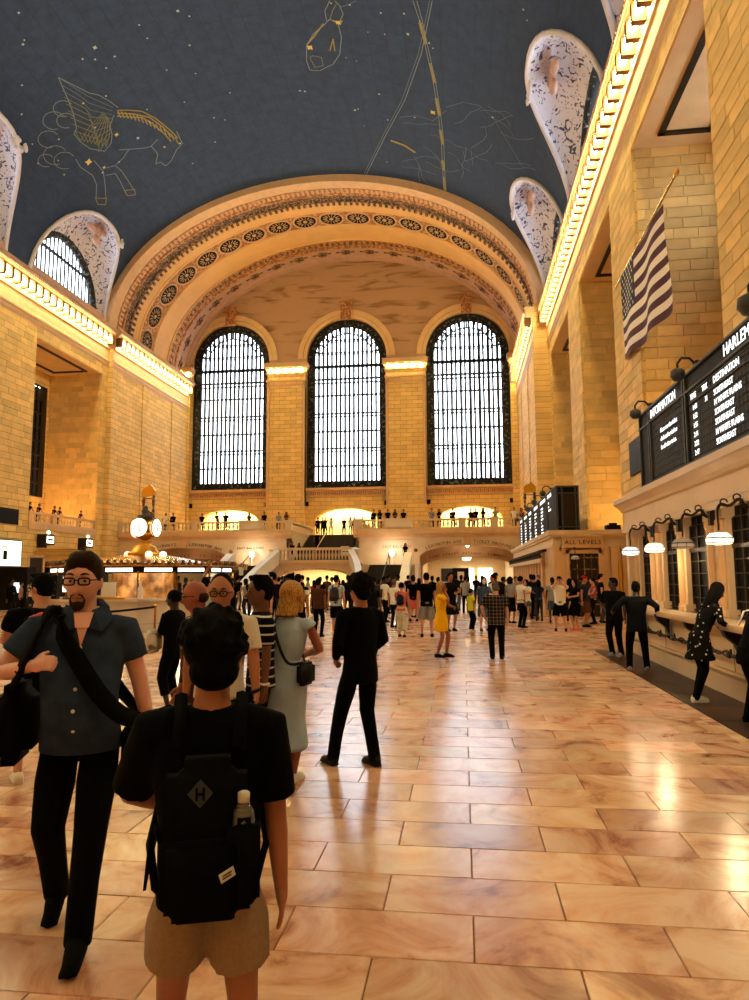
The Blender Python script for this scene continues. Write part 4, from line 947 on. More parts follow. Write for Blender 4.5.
# ================================================================ INFORMATION BOOTH
bc = (-12.0, 25.0)
ib = thing('information_booth', 'octagonal white marble information booth with brass framed glass and lit signs', 'booth', (bc[0], bc[1], 0))
mat('counter_top', (226, 220, 212), .2); mat('booth_brown', (200, 150, 90), .5, col2=(110, 70, 36), vs=2.5)  # inner drum in two mottled browns
def octp(r, z, k): a = (k+.5)*pi/4; return Vector((bc[0] + r*cos(a), bc[1] + r*sin(a), z))
for k in range(8):
    q = MB(); P4 = lambda r, z: (octp(r, z, k), octp(r, z, k+1))
    a, b_ = P4(3.35, 0); c, d = P4(3.35, .98); e, f = P4(3.2, 0); g, h = P4(3.2, .98); q.add([a, b_, d, c, e, f, h, g], [(0,1,2,3), (5,4,7,6), (3,2,6,7)])
    pa = q.build('marble_panel', M['marble_white'], ib)
    q = MB(); a, b_ = P4(3.36, .22); c, d = P4(3.36, .245); q.quad(a, b_, d, c); t = a.lerp(b_, .5); q.add([a.lerp(b_, .49) + Vector((0, 0, -.2)), a.lerp(b_, .51) + Vector((0, 0, -.2)), c.lerp(d, .51) + Vector((0, 0, .7)), c.lerp(d, .49) + Vector((0, 0, .7))], [(0,1,2,3)]); q.build('panel_joint', M['stone_pink'], pa)
    q = MB(); a, b_ = P4(3.5, .98); c, d = P4(3.5, 1.05); e, f = P4(2.9, .98); g, h = P4(2.9, 1.05); q.add([a, b_, d, c, e, f, h, g], [(0,1,2,3), (3,2,6,7), (0,4,5,1), (4,7,6,5)]); q.build('counter', M['counter_top'], ib)
    # sign box and frames
    q = MB(); a, b_ = P4(3.3, 1.92); c, d = P4(3.3, 2.14); e, f = P4(3.0, 1.92); g, h = P4(3.0, 2.14); q.add([a, b_, d, c, e, f, h, g], [(0,1,2,3), (3,2,6,7), (0,4,5,1), (4,7,6,5)]); sbx = q.build('sign_box', M['black'], ib)
    a, b_ = P4(3.31, 0); nrm = Vector(((a+b_)/2 - Vector((bc[0], bc[1], 0)))).normalized()
    for s0, s1 in ((.08, .46), (.54, .92)):
        q = MB(); q.quad(a.lerp(b_, s0) + Vector((0, 0, 1.965)), a.lerp(b_, s1) + Vector((0, 0, 1.965)), a.lerp(b_, s1) + Vector((0, 0, 2.09)), a.lerp(b_, s0) + Vector((0, 0, 2.09))); q.build('lit_sign', M['sign_white'], sbx)
        mid = a.lerp(b_, (s0+s1)/2) + nrm*.006; yaw = math.atan2(nrm.x, -nrm.y)
        lettering('lettering', 'INFORMATION', (mid.x, mid.y, 2.027), .1, (R(90), 0, yaw), 'black', sbx, .001)
    for s0 in (0, .5):
        p = a.lerp(b_, s0); q = MB(); q.obox((p.x, p.y, 1.5), (.05, .05, .95)); q.build('brass_post', M['brass'], ib)
    q = MB(); q.quad(a.lerp(b_, .02) + Vector((0, 0, 1.06)), a.lerp(b_, .98) + Vector((0, 0, 1.06)), a.lerp(b_, .98) + Vector((0, 0, 1.92)), a.lerp(b_, .02) + Vector((0, 0, 1.92))); q.build('glass_pane', M['window_glass'], ib)
q = MB(); rr = [[octp(r, z, k) for k in range(8)] for r, z in ((3.4, 2.14), (3.45, 2.2), (3.4, 2.26), (2.4, 2.3), (1.2, 2.55), (.75, 2.62), (.7, 2.7))]; q.grid(rr, True); q.f.append(tuple(len(q.v)-8+i for i in range(8))); q.build('roof', M['brass'], ib)
q = MB()
for k in range(8):
    a, b_ = octp(3.42, 2.28, k), octp(3.42, 2.28, k+1)
    for j in range(11): p = a.lerp(b_, (j+.5)/11); q.ell(p, (.07, .07, .09), nu=6, nv=4)
q.build('roof_cresting', M['ornament_dark'], ib, kind='stuff')
MB().lathe([(1.15, .0), (1.15, 1.9), (1.0, 1.9)], (bc[0], bc[1], .1), 14).build('inner_drum', M['booth_brown'], ib)
point('booth_light', (bc[0], bc[1]-2.0, 1.8), .2, 60, (1, .75, .42)); point('booth_light', (bc[0]+1.9, bc[1]-.8, 1.8), .2, 40, (1, .75, .42))
# pedestal, globes and four-faced clock on the roof
ck = thing('clock', 'round brass four-faced clock with glowing opal dials on top of the information booth', 'clock', (bc[0], bc[1], 2.6))
MB().lathe([(.75, 0), (.72, .08), (.5, .12), (.42, .3), (.26, .38), (.2, .46), (.28, .5), (.12, .56)], (bc[0], bc[1], 2.62), 16).build('pedestal', M['gilt'], ck, smooth=True)
MB().ell((bc[0], bc[1], 3.64), .47, nu=24, nv=16).build('ball', M['brass'], ck, smooth=True)
MB().lathe([(.3, .0), (.32, .06), (.16, .1), (.12, .2), (.16, .24), (.06, .3), (.09, .36), (.02, .46)], (bc[0], bc[1], 4.05), 14).build('finial', M['iron_grey'], ck, smooth=True)
mat('dial', (255, 250, 225), .4, emit=1.1, ecol=(1, .95, .76))
for k in range(4):
    a = R(-94 + 90*k); n_ = Vector((cos(a), sin(a), 0)); mt = Matrix.Rotation(a, 3, 'Z') @ Matrix.Rotation(R(90), 3, 'Y'); p = Vector((bc[0], bc[1], 3.64)) + n_*.415
    d = MB().lathe([(.35, 0), (.35, .05), (.33, .07)], p, 24, mt).build('clock_face', M['dial'], ck)
    MB().tube([p + mt @ Vector((.355*cos(t), .355*sin(t), .04)) for t in [j*pi/12 for j in range(25)]], .022, 6).build('bezel', M['brass'], ck)
    h = MB(); u = Vector((-n_.y, n_.x, 0)); c = p + n_*.08
    h.tube([c, c + Vector((0, 0, .22))], .012, 5); h.tube([c, c + u*.05 - Vector((0, 0, .15))], .016, 5)
    hm_ = MB()
    for j in range(12): t = j*pi/6; hm_.tube([c + u*.27*cos(t) + Vector((0, 0, .27*sin(t))), c + u*.31*cos(t) + Vector((0, 0, .31*sin(t)))], .01, 4)
    h.build('clock_hands', M['black'], d); hm_.build('hour_marks', M['black'], d, kind='stuff')
for k, (dx, dy) in enumerate(((-.42, -.5), (.55, -.8), (.92, -.4))):
    g = thing('globe_lamp', ('left', 'middle', 'right', 'hidden rear left', 'hidden rear right')[k] + ' glowing globe lamp on the roof of the information booth', 'lamp', (bc[0]+dx, bc[1]+dy, 2.45)); MB().lathe([(.06, 0), (.03, .08), (.05, .16)], (bc[0]+dx, bc[1]+dy, 2.3), 8).build('stem', M['iron'], g); MB().ell((bc[0]+dx, bc[1]+dy, 2.6), .135).build('globe', M['lamp_warm'], g, smooth=True)
# things on the counter
def simple(name, lab, cat, parts, loc, group=None):
    t = thing(name, lab, cat, loc, 0, group)
    for nm, m, mb in parts: mb.build(nm, M[m], t)
    return t
cyy = bc[1]-3.15
simple('monitor', 'pale flat monitor facing out from the booth counter', 'monitor', [('screen', 'sign_white', MB().box(-13.35, -12.35, cyy, cyy+.06, 1.3, 1.85)), ('stand', 'iron_grey', MB().box(-12.95, -12.75, cyy, cyy+.1, 1.06, 1.3).box(-13.3, -12.5, cyy-.05, cyy+.2, 1.05, 1.12))], (-12.9, cyy, 1.05))
simple('leaflet_holder', 'white notice in a stand on the booth counter right of the monitor', 'sign', [('sheet', 'white_paint', MB().box(-11.95, -11.45, cyy-.05, cyy, 1.12, 1.62)), ('base', 'gilt', MB().box(-12.1, -11.1, cyy-.1, cyy+.1, 1.05, 1.13))], (-11.7, cyy, 1.05))
simple('bottle_stand', 'small bottle and papers at the right part of the booth counter', 'bottle', [('bottle', 'white_paint', MB().lathe([(.09, 0), (.09, .35), (.04, .45), (.04, .6)], (-10.6, cyy, 1.05), 8)), ('papers', 'white_paint', MB().box(-11.0, -10.1, cyy-.1, cyy+.2, 1.05, 1.09))], (-10.6, cyy, 1.05))
simple('leaflet_rack', 'dark rack of leaflets at the left end of the booth counter', 'rack', [('rack', 'black', MB().box(-14.6, -13.75, cyy+.3, cyy+.5, 1.05, 1.85))] + [('leaflet_row', 'iron_grey', MB().box(-14.55, -13.8, cyy+.24, cyy+.3, 1.15+.22*k, 1.2+.22*k)) for k in range(3)], (-14.2, cyy, 1.05))
# queue barrier
def stanchion(x, y, lab):
    t = thing('queue_post', lab, 'barrier', (x, y, 0)); MB().lathe([(.17, 0), (.17, .02), (.04, .05), (.03, .08), (.03, .94), (.04, .96), (.04, 1.03), (.02, 1.05)], (x, y, 0), 14).build('post', M['brass'], t, smooth=True); return t
stanchion(-8.38, 18.2, 'brass queue post standing in front of the white booth counter'); stanchion(-10.9, 16.0, 'brass queue post hidden behind the man in the blue shirt')
bl = MB(); n = 12; bl.grid([[(-8.38 + (-10.9+8.38)*f, 18.2 - 2.2*f, 1.0 - .1*sin(pi*f) - d) for f in [k/n for k in range(n+1)]] for d in (0, .06)]); tag(bl.build('barrier_belt', M['black']), 'black belt stretched between the two brass queue posts', 'barrier')
# ================================================================ LEFT WALL THINGS
def box_on_left(y0, y1, z0, z1, d=.1): return MB().box(XL+.06, XL+.06+d, y0, y1, z0, z1)
t = thing('advert_screen', 'bright advertising screen with a dark phone picture on the left wall', 'screen', (XL, 42.4, 2.4)); box_on_left(41, 43.85, 2.45, 4.3, .25).build('casing', M['iron_grey'], t); MB().box(XL+.32, XL+.33, 41.1, 43.75, 2.55, 4.22).build('display', M['screen'], t); MB().box(XL+.33, XL+.335, 41.9, 42.3, 2.95, 3.55).build('picture', M['black'], t); MB().box(XL+.33, XL+.335, 41.75, 42.45, 3.75, 3.82).build('caption', M['black'], t)
tag(box_on_left(41, 43.6, 5.35, 6.4, .06).build('loudspeaker_panel', M['black']), 'black rectangular panel high on the left pier above the advert screen', 'panel')
for y, s_ in ((46.45, 'left'), (51.75, 'right')):
    t = thing('lantern_sign', 'bracketed lantern sign on the left wall under the balcony, %s of the pair' % s_, 'sign', (XL, y, 4))
    MB().box(XL+.05, XL+.7, y-.55, y+.55, 4.1, 4.85).build('casing', M['iron'], t); MB().box(XL+.7, XL+.72, y-.42, y+.42, 4.22, 4.72).build('lit_panel', M['sign_white'], t); MB().box(XL+.72, XL+.73, y-.3, y+.3, 4.4, 4.54).build('lettering_band', M['black'], t); MB().ell((XL+.55, y, 5.0), .14).build('globe', M['lamp_warm'], t, smooth=True)
    MB().box(XL+.05, XL+.1, y-.55, y+.55, 3.9, 4.1).build('bracket', M['iron'], t)
# balcony in the left opening
q = MB(); q.box(XL-4.6, XL, 44.75, 53.85, 5.2, 5.6); q.box(XL-.05, XL+.12, 44.75, 53.85, 5.15, 5.6); lb = q.build('floor_left_balcony', M['stone_trim'], kind='structure')
for a, b_ in ((45.1, 47.6), (48.1, 50.7), (51.2, 53.5)): balustrade(lb, (XL-.05, a, 5.6), (XL-.05, b_, 5.6), 0, .82)
for a, b_ in ((44.75, 45.1), (47.6, 48.1), (50.7, 51.2), (53.5, 53.85)): MB().box(XL-.22, XL+.12, a, b_, 5.6, 6.44).build('pedestal', M['stone_trim'], lb)
q = MB(); q.box(XL-8, XL-4.4, 44, 54.2, 0, 5.2); q.box(XL-8, XL-.2, 53.2, 53.4, 0, 5.2); q.box(XL-8, XL-.2, 44.6, 44.8, 0, 5.2); q.build('wall_left_passage', M['passage'], kind='structure'); point('passage_glow', (XL-2, 48, 3.4), .2, 160, (1, .72, .4))
d = MB().box(XL-.9, XL-.6, 46.0, 47.6, 0, 3.2); d = d.build('door_5', M['bronze'], kind='structure'); MB().box(XL-.6, XL-.5, 45.8, 46.0, 0, 3.35).box(XL-.6, XL-.5, 47.6, 47.8, 0, 3.35).box(XL-.6, XL-.5, 45.8, 47.8, 3.2, 3.4).build('door_frame', M['stone_trim'], d)
ks_ = thing('display_kiosk', 'tall black kiosk with a small picture at the left edge', 'kiosk', (-24.3, 35.5, 0)); MB().box(-26.4, -23.75, 35.4, 36.2, 0, 2.35).build('cabinet', M['black'], ks_); MB().box(-24.5, -24.15, 35.38, 35.4, .95, 1.5).build('picture', M['lamp_cool'], ks_)
k2 = thing('information_kiosk', 'black arched kiosk standing behind the man in the cap', 'kiosk', (-20.5, 34.5, 0)); q = MB(); q.box(-21.8, -18.9, 34.4, 35.2, 0, 2.2); q.lathe([(1.1, 0), (1.1, .3), (.9, .5), (.1, .6)], (-20.3, 34.8, 2.2), 16); q.build('cabinet', M['black'], k2); MB().box(-20.9, -19.9, 34.38, 34.4, 1.6, 1.75).build('caption', M['iron_grey'], k2)

# ================================================================ PAINTED CONSTELLATIONS on the vault
CON = [('l',0.05,[(36.88,2.2991),(37.65,2.279),(38.95,2.2444),(39.53,2.2175),(40.26,2.2006),(41.1,2.1865)]),('l',0.05,[(36.88,2.2991),(37.7,2.3121),(38.63,2.3261),(39.76,2.3478),(40.73,2.3757),(40.94,2.3994),(41.79,2.4006),(42.74,2.3891),(43.71,2.3471),(43.45,2.3017),(42.8,2.2735),(42.11,2.2595),(41.51,2.2191)]),('f',0.045,[(36.88,2.2991),(38.3,2.272),(39.14,2.2553),(40.88,2.2038)]),('f',0.045,[(37.33,2.3093),(38.8,2.2789),(39.64,2.2684),(41.13,2.2139)]),('f',0.045,[(37.79,2.3198),(39.31,2.286),(40.16,2.2818),(41.38,2.224)]),('g',0.045,[(38.27,2.3306),(39.84,2.2932),(40.68,2.2956),(41.63,2.2343)]),('g',0.045,[(38.75,2.3416),(40.37,2.3007),(41.21,2.3098),(41.88,2.2448)]),('g',0.045,[(39.24,2.3529),(40.92,2.3083),(41.76,2.3243),(42.13,2.2553)]),('g',0.045,[(39.74,2.3645),(41.48,2.3161),(42.31,2.3393),(42.39,2.266)]),('g',0.045,[(40.24,2.3764),(42.05,2.3242),(42.87,2.3546),(42.64,2.2769)]),('g',0.045,[(40.76,2.3885),(42.63,2.3324),(43.44,2.3704),(42.89,2.2879)]),('g',0.045,[(40.83,2.3875),(41.71,2.3968),(41.19,2.3252),(40.87,2.2472)]),('g',0.045,[(41.11,2.376),(41.96,2.3876),(41.4,2.319),(40.96,2.2466)]),('g',0.045,[(41.39,2.3644),(42.21,2.3784),(41.61,2.3127),(41.04,2.2461)]),('g',0.045,[(41.67,2.3527),(42.46,2.369),(41.83,2.3064),(41.13,2.2455)]),('g',0.045,[(41.95,2.3409),(42.71,2.3597),(42.04,2.3),(41.22,2.245)]),('g',0.045,[(42.23,2.329),(42.97,2.3502),(42.26,2.2936),(41.3,2.2444)]),('g',0.045,[(42.51,2.3171),(43.22,2.3407),(42.48,2.2872),(41.39,2.2439)]),('g',0.045,[(42.8,2.305),(43.48,2.3311),(42.7,2.2807),(41.48,2.2433)]),('G',0.09,[(41.33,2.1942),(41.72,2.1579),(42.33,2.1167),(43.38,2.087),(44.81,2.0653),(46.02,2.0538)]),('G',0.09,[(41.7,2.2091),(42.24,2.1746),(42.82,2.1311),(43.88,2.1072),(45.12,2.0921),(46.07,2.0863)]),('G',0.1,[(41.52,2.2007),(42.23,2.1497),(43.13,2.1039),(44.48,2.081),(45.86,2.0683)]),('G',0.08,[(41.41,2.1968),(41.95,2.2025)]),('G',0.08,[(41.58,2.1849),(42.13,2.1904)]),('G',0.08,[(41.78,2.1737),(42.33,2.1791)]),('G',0.08,[(41.99,2.163),(42.55,2.1683)]),('G',0.08,[(42.22,2.1528),(42.79,2.1579)]),('G',0.08,[(42.47,2.1429),(43.04,2.148)]),('G',0.08,[(42.73,2.1334),(43.31,2.1384)]),('G',0.08,[(43.01,2.1243),(43.6,2.1292)]),('G',0.08,[(43.31,2.1155),(43.9,2.1203)]),('G',0.08,[(43.62,2.1069),(44.22,2.1116)]),('G',0.08,[(43.94,2.0986),(44.55,2.1033)]),('G',0.08,[(44.28,2.0906),(44.9,2.0952)]),('G',0.08,[(44.64,2.0829),(45.27,2.0874)]),('G',0.08,[(45.02,2.0753),(45.65,2.0798)]),('G',0.08,[(45.41,2.068),(46.06,2.0724)]),('G',0.08,[(45.82,2.0609),(46.48,2.0653)]),('l',0.05,[(45.36,2.0431),(46.71,2.05),(47.11,2.0878),(47.89,2.1348),(48.15,2.1689),(47.5,2.1779),(47.43,2.2007),(46.63,2.1663),(45.6,2.1694),(45.31,2.1288)]),('l',0.05,[(44.37,2.2928),(45.02,2.2386),(45.51,2.1933),(45.64,2.1666)]),('l',0.05,[(44.84,2.2603),(45.21,2.3015),(45.38,2.3446)]),('l',0.05,[(42.66,2.469),(43.47,2.478),(44.75,2.4623),(45.68,2.479),(46.6,2.5268)]),('l',0.05,[(43.79,2.4115),(45.12,2.4121),(46.23,2.4484),(47.3,2.4907)]),('G',0.06,[(46.57,2.5288),(47.2,2.5429),(47.79,2.5172),(47.38,2.4906),(46.57,2.5288)]),('l',0.05,[(44.92,2.4038),(45.37,2.3517),(46.22,2.3457),(47.36,2.3521),(48.54,2.3599)]),('l',0.05,[(45.58,2.4153),(46.0,2.3761),(47.01,2.3837),(48.21,2.4005)]),('G',0.06,[(47.99,2.3955),(48.6,2.4041),(49.05,2.3704),(48.54,2.3552),(47.99,2.3955)]),('l',0.045,[(39.5,2.3722),(39.32,2.3876),(39.06,2.3981),(38.76,2.4016),(38.5,2.3974),(38.31,2.3865),(38.23,2.3713),(38.28,2.3545),(38.44,2.3395),(38.69,2.3292),(38.98,2.3255)]),('l',0.045,[(39.84,2.4361),(39.62,2.4534),(39.32,2.4649),(38.98,2.4683),(38.69,2.4631),(38.49,2.4505),(38.42,2.433),(38.49,2.4142),(38.68,2.3974),(38.97,2.3861),(39.3,2.3823)]),('l',0.045,[(40.61,2.5083),(40.38,2.5252),(40.07,2.5361),(39.74,2.539),(39.45,2.5334),(39.27,2.5205),(39.22,2.5031),(39.31,2.4844),(39.52,2.468),(39.81,2.4572),(40.14,2.454)]),('l',0.045,[(42.02,2.5389),(41.73,2.5585),(41.35,2.5712),(40.96,2.5743),(40.62,2.5674),(40.42,2.5522),(40.37,2.5318),(40.48,2.5101),(40.74,2.4912),(41.09,2.4787),(41.48,2.4751)]),('l',0.045,[(42.82,2.5234),(42.56,2.5412),(42.21,2.5526),(41.85,2.5555),(41.54,2.5495),(41.35,2.5359),(41.3,2.5175),(41.39,2.4979),(41.63,2.4808),(41.95,2.4695),(42.32,2.4662)]),('l',0.045,[(41.5,2.5824),(41.3,2.5955),(41.05,2.6038),(40.78,2.6057),(40.57,2.6009),(40.44,2.5905),(40.41,2.5766),(40.5,2.5619),(40.68,2.5492),(40.92,2.541),(41.19,2.5389)]),('l',0.045,[(40.31,2.3961),(40.14,2.4106),(39.88,2.4204),(39.6,2.4235),(39.35,2.4195),(39.17,2.4091),(39.1,2.3946),(39.15,2.3788),(39.31,2.3647),(39.55,2.3551),(39.83,2.3517)]),('l',0.05,[(35.65,1.0399),(36.97,1.0218),(38.56,1.0091),(41.67,0.9859),(44.49,0.9717),(47.74,0.9635),(54.41,0.9641)]),('l',0.05,[(35.58,1.0258),(36.92,1.012),(38.5,1.0002),(41.6,0.9762),(44.41,0.9614),(47.64,0.9523),(54.56,0.9537)]),('G',0.22,[(37.16,1.0201),(38.61,1.0056)]),('G',0.22,[(40.24,0.9926),(41.77,0.978)]),('G',0.22,[(43.34,0.9763),(44.97,0.9669)]),('G',0.22,[(46.6,0.9658),(48.08,0.9579)]),('G',0.22,[(50.21,0.9634),(51.48,0.9574)]),('G',0.22,[(52.42,0.9589),(54.32,0.9551)]),('l',0.05,[(35.28,0.9711),(37.32,0.9964),(39.6,1.0254),(44.39,1.1117),(48.55,1.2115),(54.79,1.3515)]),('f',0.05,[(35.33,0.9807),(37.38,1.0064),(39.67,1.0371),(44.46,1.1243),(48.6,1.2232),(54.81,1.3625)]),('l',0.05,[(38.27,1.3593),(39.07,1.4081),(40.03,1.4427),(41.33,1.4585),(42.19,1.4567),(42.26,1.4209),(41.63,1.3654),(40.71,1.3322),(39.28,1.3125),(38.22,1.3136),(37.86,1.3381),(38.27,1.3593)]),('g',0.05,[(41.04,1.443),(41.95,1.4356),(41.8,1.4036),(41.05,1.4014),(40.9,1.4295),(41.04,1.443)]),('l',0.05,[(38.35,1.3149),(37.43,1.289),(36.82,1.2942),(36.48,1.3072)]),('l',0.05,[(38.0,1.3508),(37.25,1.3482),(36.5,1.3237)]),('G',0.1,[(39.89,1.4386),(39.35,1.4113),(38.27,1.3649)]),('G',0.08,[(40.45,1.3652),(39.45,1.3432),(40.44,1.3473)]),('G',0.14,[(37.98,1.3281),(38.21,1.3079),(37.95,1.2996)]),('f',0.05,[(36.94,1.2954),(36.64,1.2595),(36.35,1.235)]),('g',0.05,[(37.99,1.3395),(37.22,1.3225),(36.71,1.3041)]),('f',0.04,[(47.96,0.8599),(48.41,0.8516),(48.98,0.8503),(49.66,0.862),(50.24,0.8593),(50.81,0.8555),(51.53,0.8657)]),('f',0.04,[(49.04,0.8456),(48.51,0.8163),(47.88,0.7908),(47.27,0.7645),(46.67,0.7371),(46.01,0.7203),(45.4,0.7118)]),('f',0.04,[(51.08,1.0438),(51.15,1.0182),(51.4,0.9976),(51.4,0.9702),(51.45,0.944),(51.23,0.9134),(50.69,0.8839)]),('f',0.04,[(42.83,0.734),(42.66,0.7059),(42.68,0.6823),(42.56,0.6549),(42.69,0.6356),(42.84,0.6167),(43.09,0.6022)]),('f',0.04,[(51.59,1.0835),(52.09,1.0734),(52.75,1.0747),(53.36,1.07),(53.92,1.0609),(54.29,1.0425),(54.39,1.016)]),('f',0.04,[(46.89,1.1298),(46.75,1.1035),(46.7,1.078),(46.55,1.0513),(46.28,1.0244),(46.17,0.9979),(46.04,0.9711)]),('f',0.04,[(47.43,1.0148),(47.36,0.9881),(47.55,0.9679),(47.45,0.9406),(47.48,0.9156),(47.7,0.8966),(47.62,0.8691)]),('f',0.04,[(44.33,0.7751),(43.98,0.7456),(43.46,0.7196),(42.88,0.6995),(42.38,0.6717),(41.82,0.6485),(41.3,0.6212)]),('f',0.04,[(47.33,0.6854),(46.83,0.6523),(46.32,0.6186),(45.93,0.5845),(45.32,0.5505),(44.79,0.5147),(44.41,0.4793)]),('f',0.04,[(41.86,0.7429),(41.89,0.7202),(41.82,0.6945),(41.79,0.6699),(41.99,0.6536),(42.08,0.633),(42.41,0.6233)]),('f',0.04,[(45.25,0.8989),(44.85,0.8719),(44.32,0.8504),(43.76,0.8368),(43.22,0.8189),(42.78,0.793),(42.26,0.7722)]),('f',0.04,[(52.51,1.1658),(52.55,1.1393),(52.4,1.1102),(52.29,1.0814),(52.39,1.056),(52.44,1.0294),(52.42,1.0014)]),('f',0.04,[(51.86,1.159),(51.43,1.1319),(51.17,1.1031),(50.7,1.0765),(50.34,1.048),(50.24,1.0198),(50.2,0.9926)]),('f',0.04,[(42.68,0.7781),(42.32,0.7499),(42.1,0.7217),(41.77,0.6926),(41.4,0.6632),(41.26,0.6357),(41.3,0.6133)]),('f',0.04,[(43.66,0.6726),(43.56,0.645),(43.42,0.6164),(43.13,0.5849),(42.76,0.552),(42.21,0.5191),(41.6,0.4869)]),('f',0.04,[(46.97,0.65),(46.82,0.6198),(46.54,0.5867),(45.97,0.5514),(45.29,0.5173),(44.7,0.4805),(44.29,0.4439)]),('f',0.04,[(49.64,0.9981),(50.02,0.9838),(50.48,0.9735),(51.07,0.9707),(51.61,0.9637),(52.24,0.9628),(52.8,0.955)]),('f',0.04,[(48.92,0.9329),(48.92,0.9066),(49.2,0.8885),(49.56,0.8738),(49.96,0.861),(50.05,0.836),(50.15,0.8113)]),('f',0.04,[(49.16,1.0519),(49.32,1.0295),(49.56,1.0097),(49.96,0.9965),(50.28,0.9791),(50.67,0.965),(51.2,0.9574)]),('f',0.04,[(43.98,0.7542),(44.35,0.7452),(44.8,0.7415),(45.41,0.7521),(46.02,0.7743),(46.63,0.7971),(47.24,0.8205)]),('f',0.04,[(50.82,1.0997),(51.28,1.0882),(51.84,1.0816),(52.47,1.0815),(53.17,1.0882),(53.81,1.0851),(54.54,1.0906)]),('f',0.04,[(47.61,0.8821),(47.5,0.8541),(47.55,0.8293),(47.67,0.8066),(47.92,0.7884),(47.84,0.7602),(47.52,0.7284)]),('G',0.22,[(49.29,1.1943),(49.61,1.1371),(50.18,1.0943)]),('f',0.05,[(43.84,0.934),(42.68,0.859),(42.23,0.7823),(42.63,0.7158),(43.61,0.6588),(45.34,0.5251)]),('f',0.05,[(46.31,1.1422),(45.71,1.0689),(45.74,0.9968),(44.18,0.9345)]),('f',0.05,[(47.33,0.8421),(49.04,0.8502),(49.16,0.8062),(47.44,0.8167)])]
STARS = [((36.37,2.1249),0.16,'s'),((33.88,2.3228),0.1,'s'),((35.84,2.4253),0.08,'s'),((43.58,2.4339),0.3,'S'),((44.86,2.3968),0.14,'S'),((43.05,2.2597),0.18,'S'),((44.31,2.1957),0.14,'s'),((36.03,1.8136),0.12,'s'),((40.48,2.4639),0.09,'s'),((42.92,2.5589),0.09,'s'),((40.66,2.6071),0.08,'s'),((39.83,2.1977),0.09,'s'),((46.6,2.0597),0.12,'S'),((49.16,2.061),0.08,'s'),((39.41,2.2873),0.1,'S'),((43.5,2.1146),0.08,'S'),((46.28,2.1236),0.12,'S'),((44.13,1.5178),0.1,'s'),((44.22,1.4999),0.1,'s'),((46.15,1.3249),0.12,'s'),((46.01,1.3104),0.08,'s'),((38.23,1.0693),0.12,'s'),((44.17,1.2132),0.1,'s'),((38.61,1.1551),0.07,'s'),((45.94,1.077),0.09,'s'),((44.84,0.9943),0.25,'S'),((42.63,0.7158),0.12,'s'),((40.18,1.4327),0.25,'S'),((38.09,1.3123),0.2,'S'),((42.37,2.0952),0.06849775832740397,'s'),((47.88,1.301),0.05327644296199066,'s'),((39.37,2.7019),0.06296770071640038,'s'),((41.53,2.3123),0.09340226535716484,'s'),((36.72,1.0757),0.08791151231434087,'s'),((41.22,1.2765),0.0515505875734875,'s'),((33.49,0.5993),0.05679844301003345,'s'),((43.02,1.952),0.06929331294224514,'s'),((45.31,1.8785),0.07921258964850995,'s'),((45.16,2.4186),0.09823164736545308,'s'),((38.49,0.9911),0.09158039651366771,'s'),((41.0,1.3125),0.05317302885726147,'s'),((41.71,2.5316),0.07052309136729545,'s'),((37.09,2.149),0.08843959436386724,'s'),((33.02,0.6195),0.08072662642659044,'s'),((39.33,2.5628),0.06654770730095039,'s'),((36.58,1.7863),0.07998814043983005,'s'),((33.72,2.3096),0.07039680678084954,'s'),((38.64,1.2143),0.052121791236060214,'s'),((43.36,1.7757),0.0760036492296282,'s'),((46.84,1.1948),0.07796305310076954,'s'),((38.82,0.9774),0.06505434305870747,'s'),((36.66,1.3211),0.0707605171901941,'s'),((36.69,1.2597),0.08078989706531284,'s'),((37.0,1.1578),0.0813670554505478,'s'),((47.79,1.9251),0.08690171446260173,'s'),((32.27,2.2651),0.08380101547436884,'s'),((40.94,1.8597),0.06563353305984554,'s'),((45.82,1.8431),0.06502019866827947,'s'),((37.27,2.5061),0.08675865908392548,'s'),((38.63,1.831),0.09019038351974568,'s'),((37.2,1.9503),0.07176171602664105,'s'),((36.99,1.0207),0.06609829923106322,'s'),((37.99,2.1341),0.08251161881462474,'s'),((36.15,1.9512),0.07648138141541967,'s'),((45.29,2.3278),0.09192381895141129,'s'),((37.51,2.0841),0.09036132090834768,'s'),((52.21,1.2328),0.06726414024437992,'s'),((36.66,2.1853),0.08969309622420825,'s'),((39.93,1.9482),0.07084528479367448,'s')]
CM = {'l': 'paint_line', 'f': 'paint_faint', 'g': 'paint_olive', 'G': 'paint_gold'}
fig = {}
for mk, w_, pts in CON:
    mb = fig.setdefault(mk, MB()); P_ = [Vector(vp(a, b, .05)) for a, b in pts]; w_ = max(w_, .045)
    for i in range(len(P_)-1):
        a, b = P_[i], P_[i+1]; d = (b-a).normalized(); th = pts[i][1]; nn = Vector((-cos(th)/VA, 0, -sin(th)/VB)).normalized(); q = d.cross(nn).normalized()*w_*.5
        mb.quad(a-q-d*w_*.3, b-q+d*w_*.3, b+q+d*w_*.3, a+q-d*w_*.3)
for mk, mb in fig.items(): mb.build('painted_figure', M[CM[mk]], vo, kind='stuff')
for mk, nm in (('s', 'star_pale'), ('S', 'star_gold')):
    mb = MB()
    for (a, th), r, c in STARS:
        if c != mk: continue
        nn = Vector((-cos(th)/VA, 0, -sin(th)/VB)).normalized(); t = nn.cross(Vector((0, 1, 0))).normalized(); p = Vector(vp(a, th, .06)); b0 = len(mb.v)
        mb.v += [tuple(p)] + [tuple(p + (Vector((0, 1, 0))*cos(k*pi/4) + t*sin(k*pi/4))*r*(1 if k % 2 else .55)) for k in range(8)]; mb.f += [(b0, b0+1+k, b0+1+(k+1) % 8) for k in range(8)]
    mb.build('painted_stars', M[nm], vo, kind='stuff')

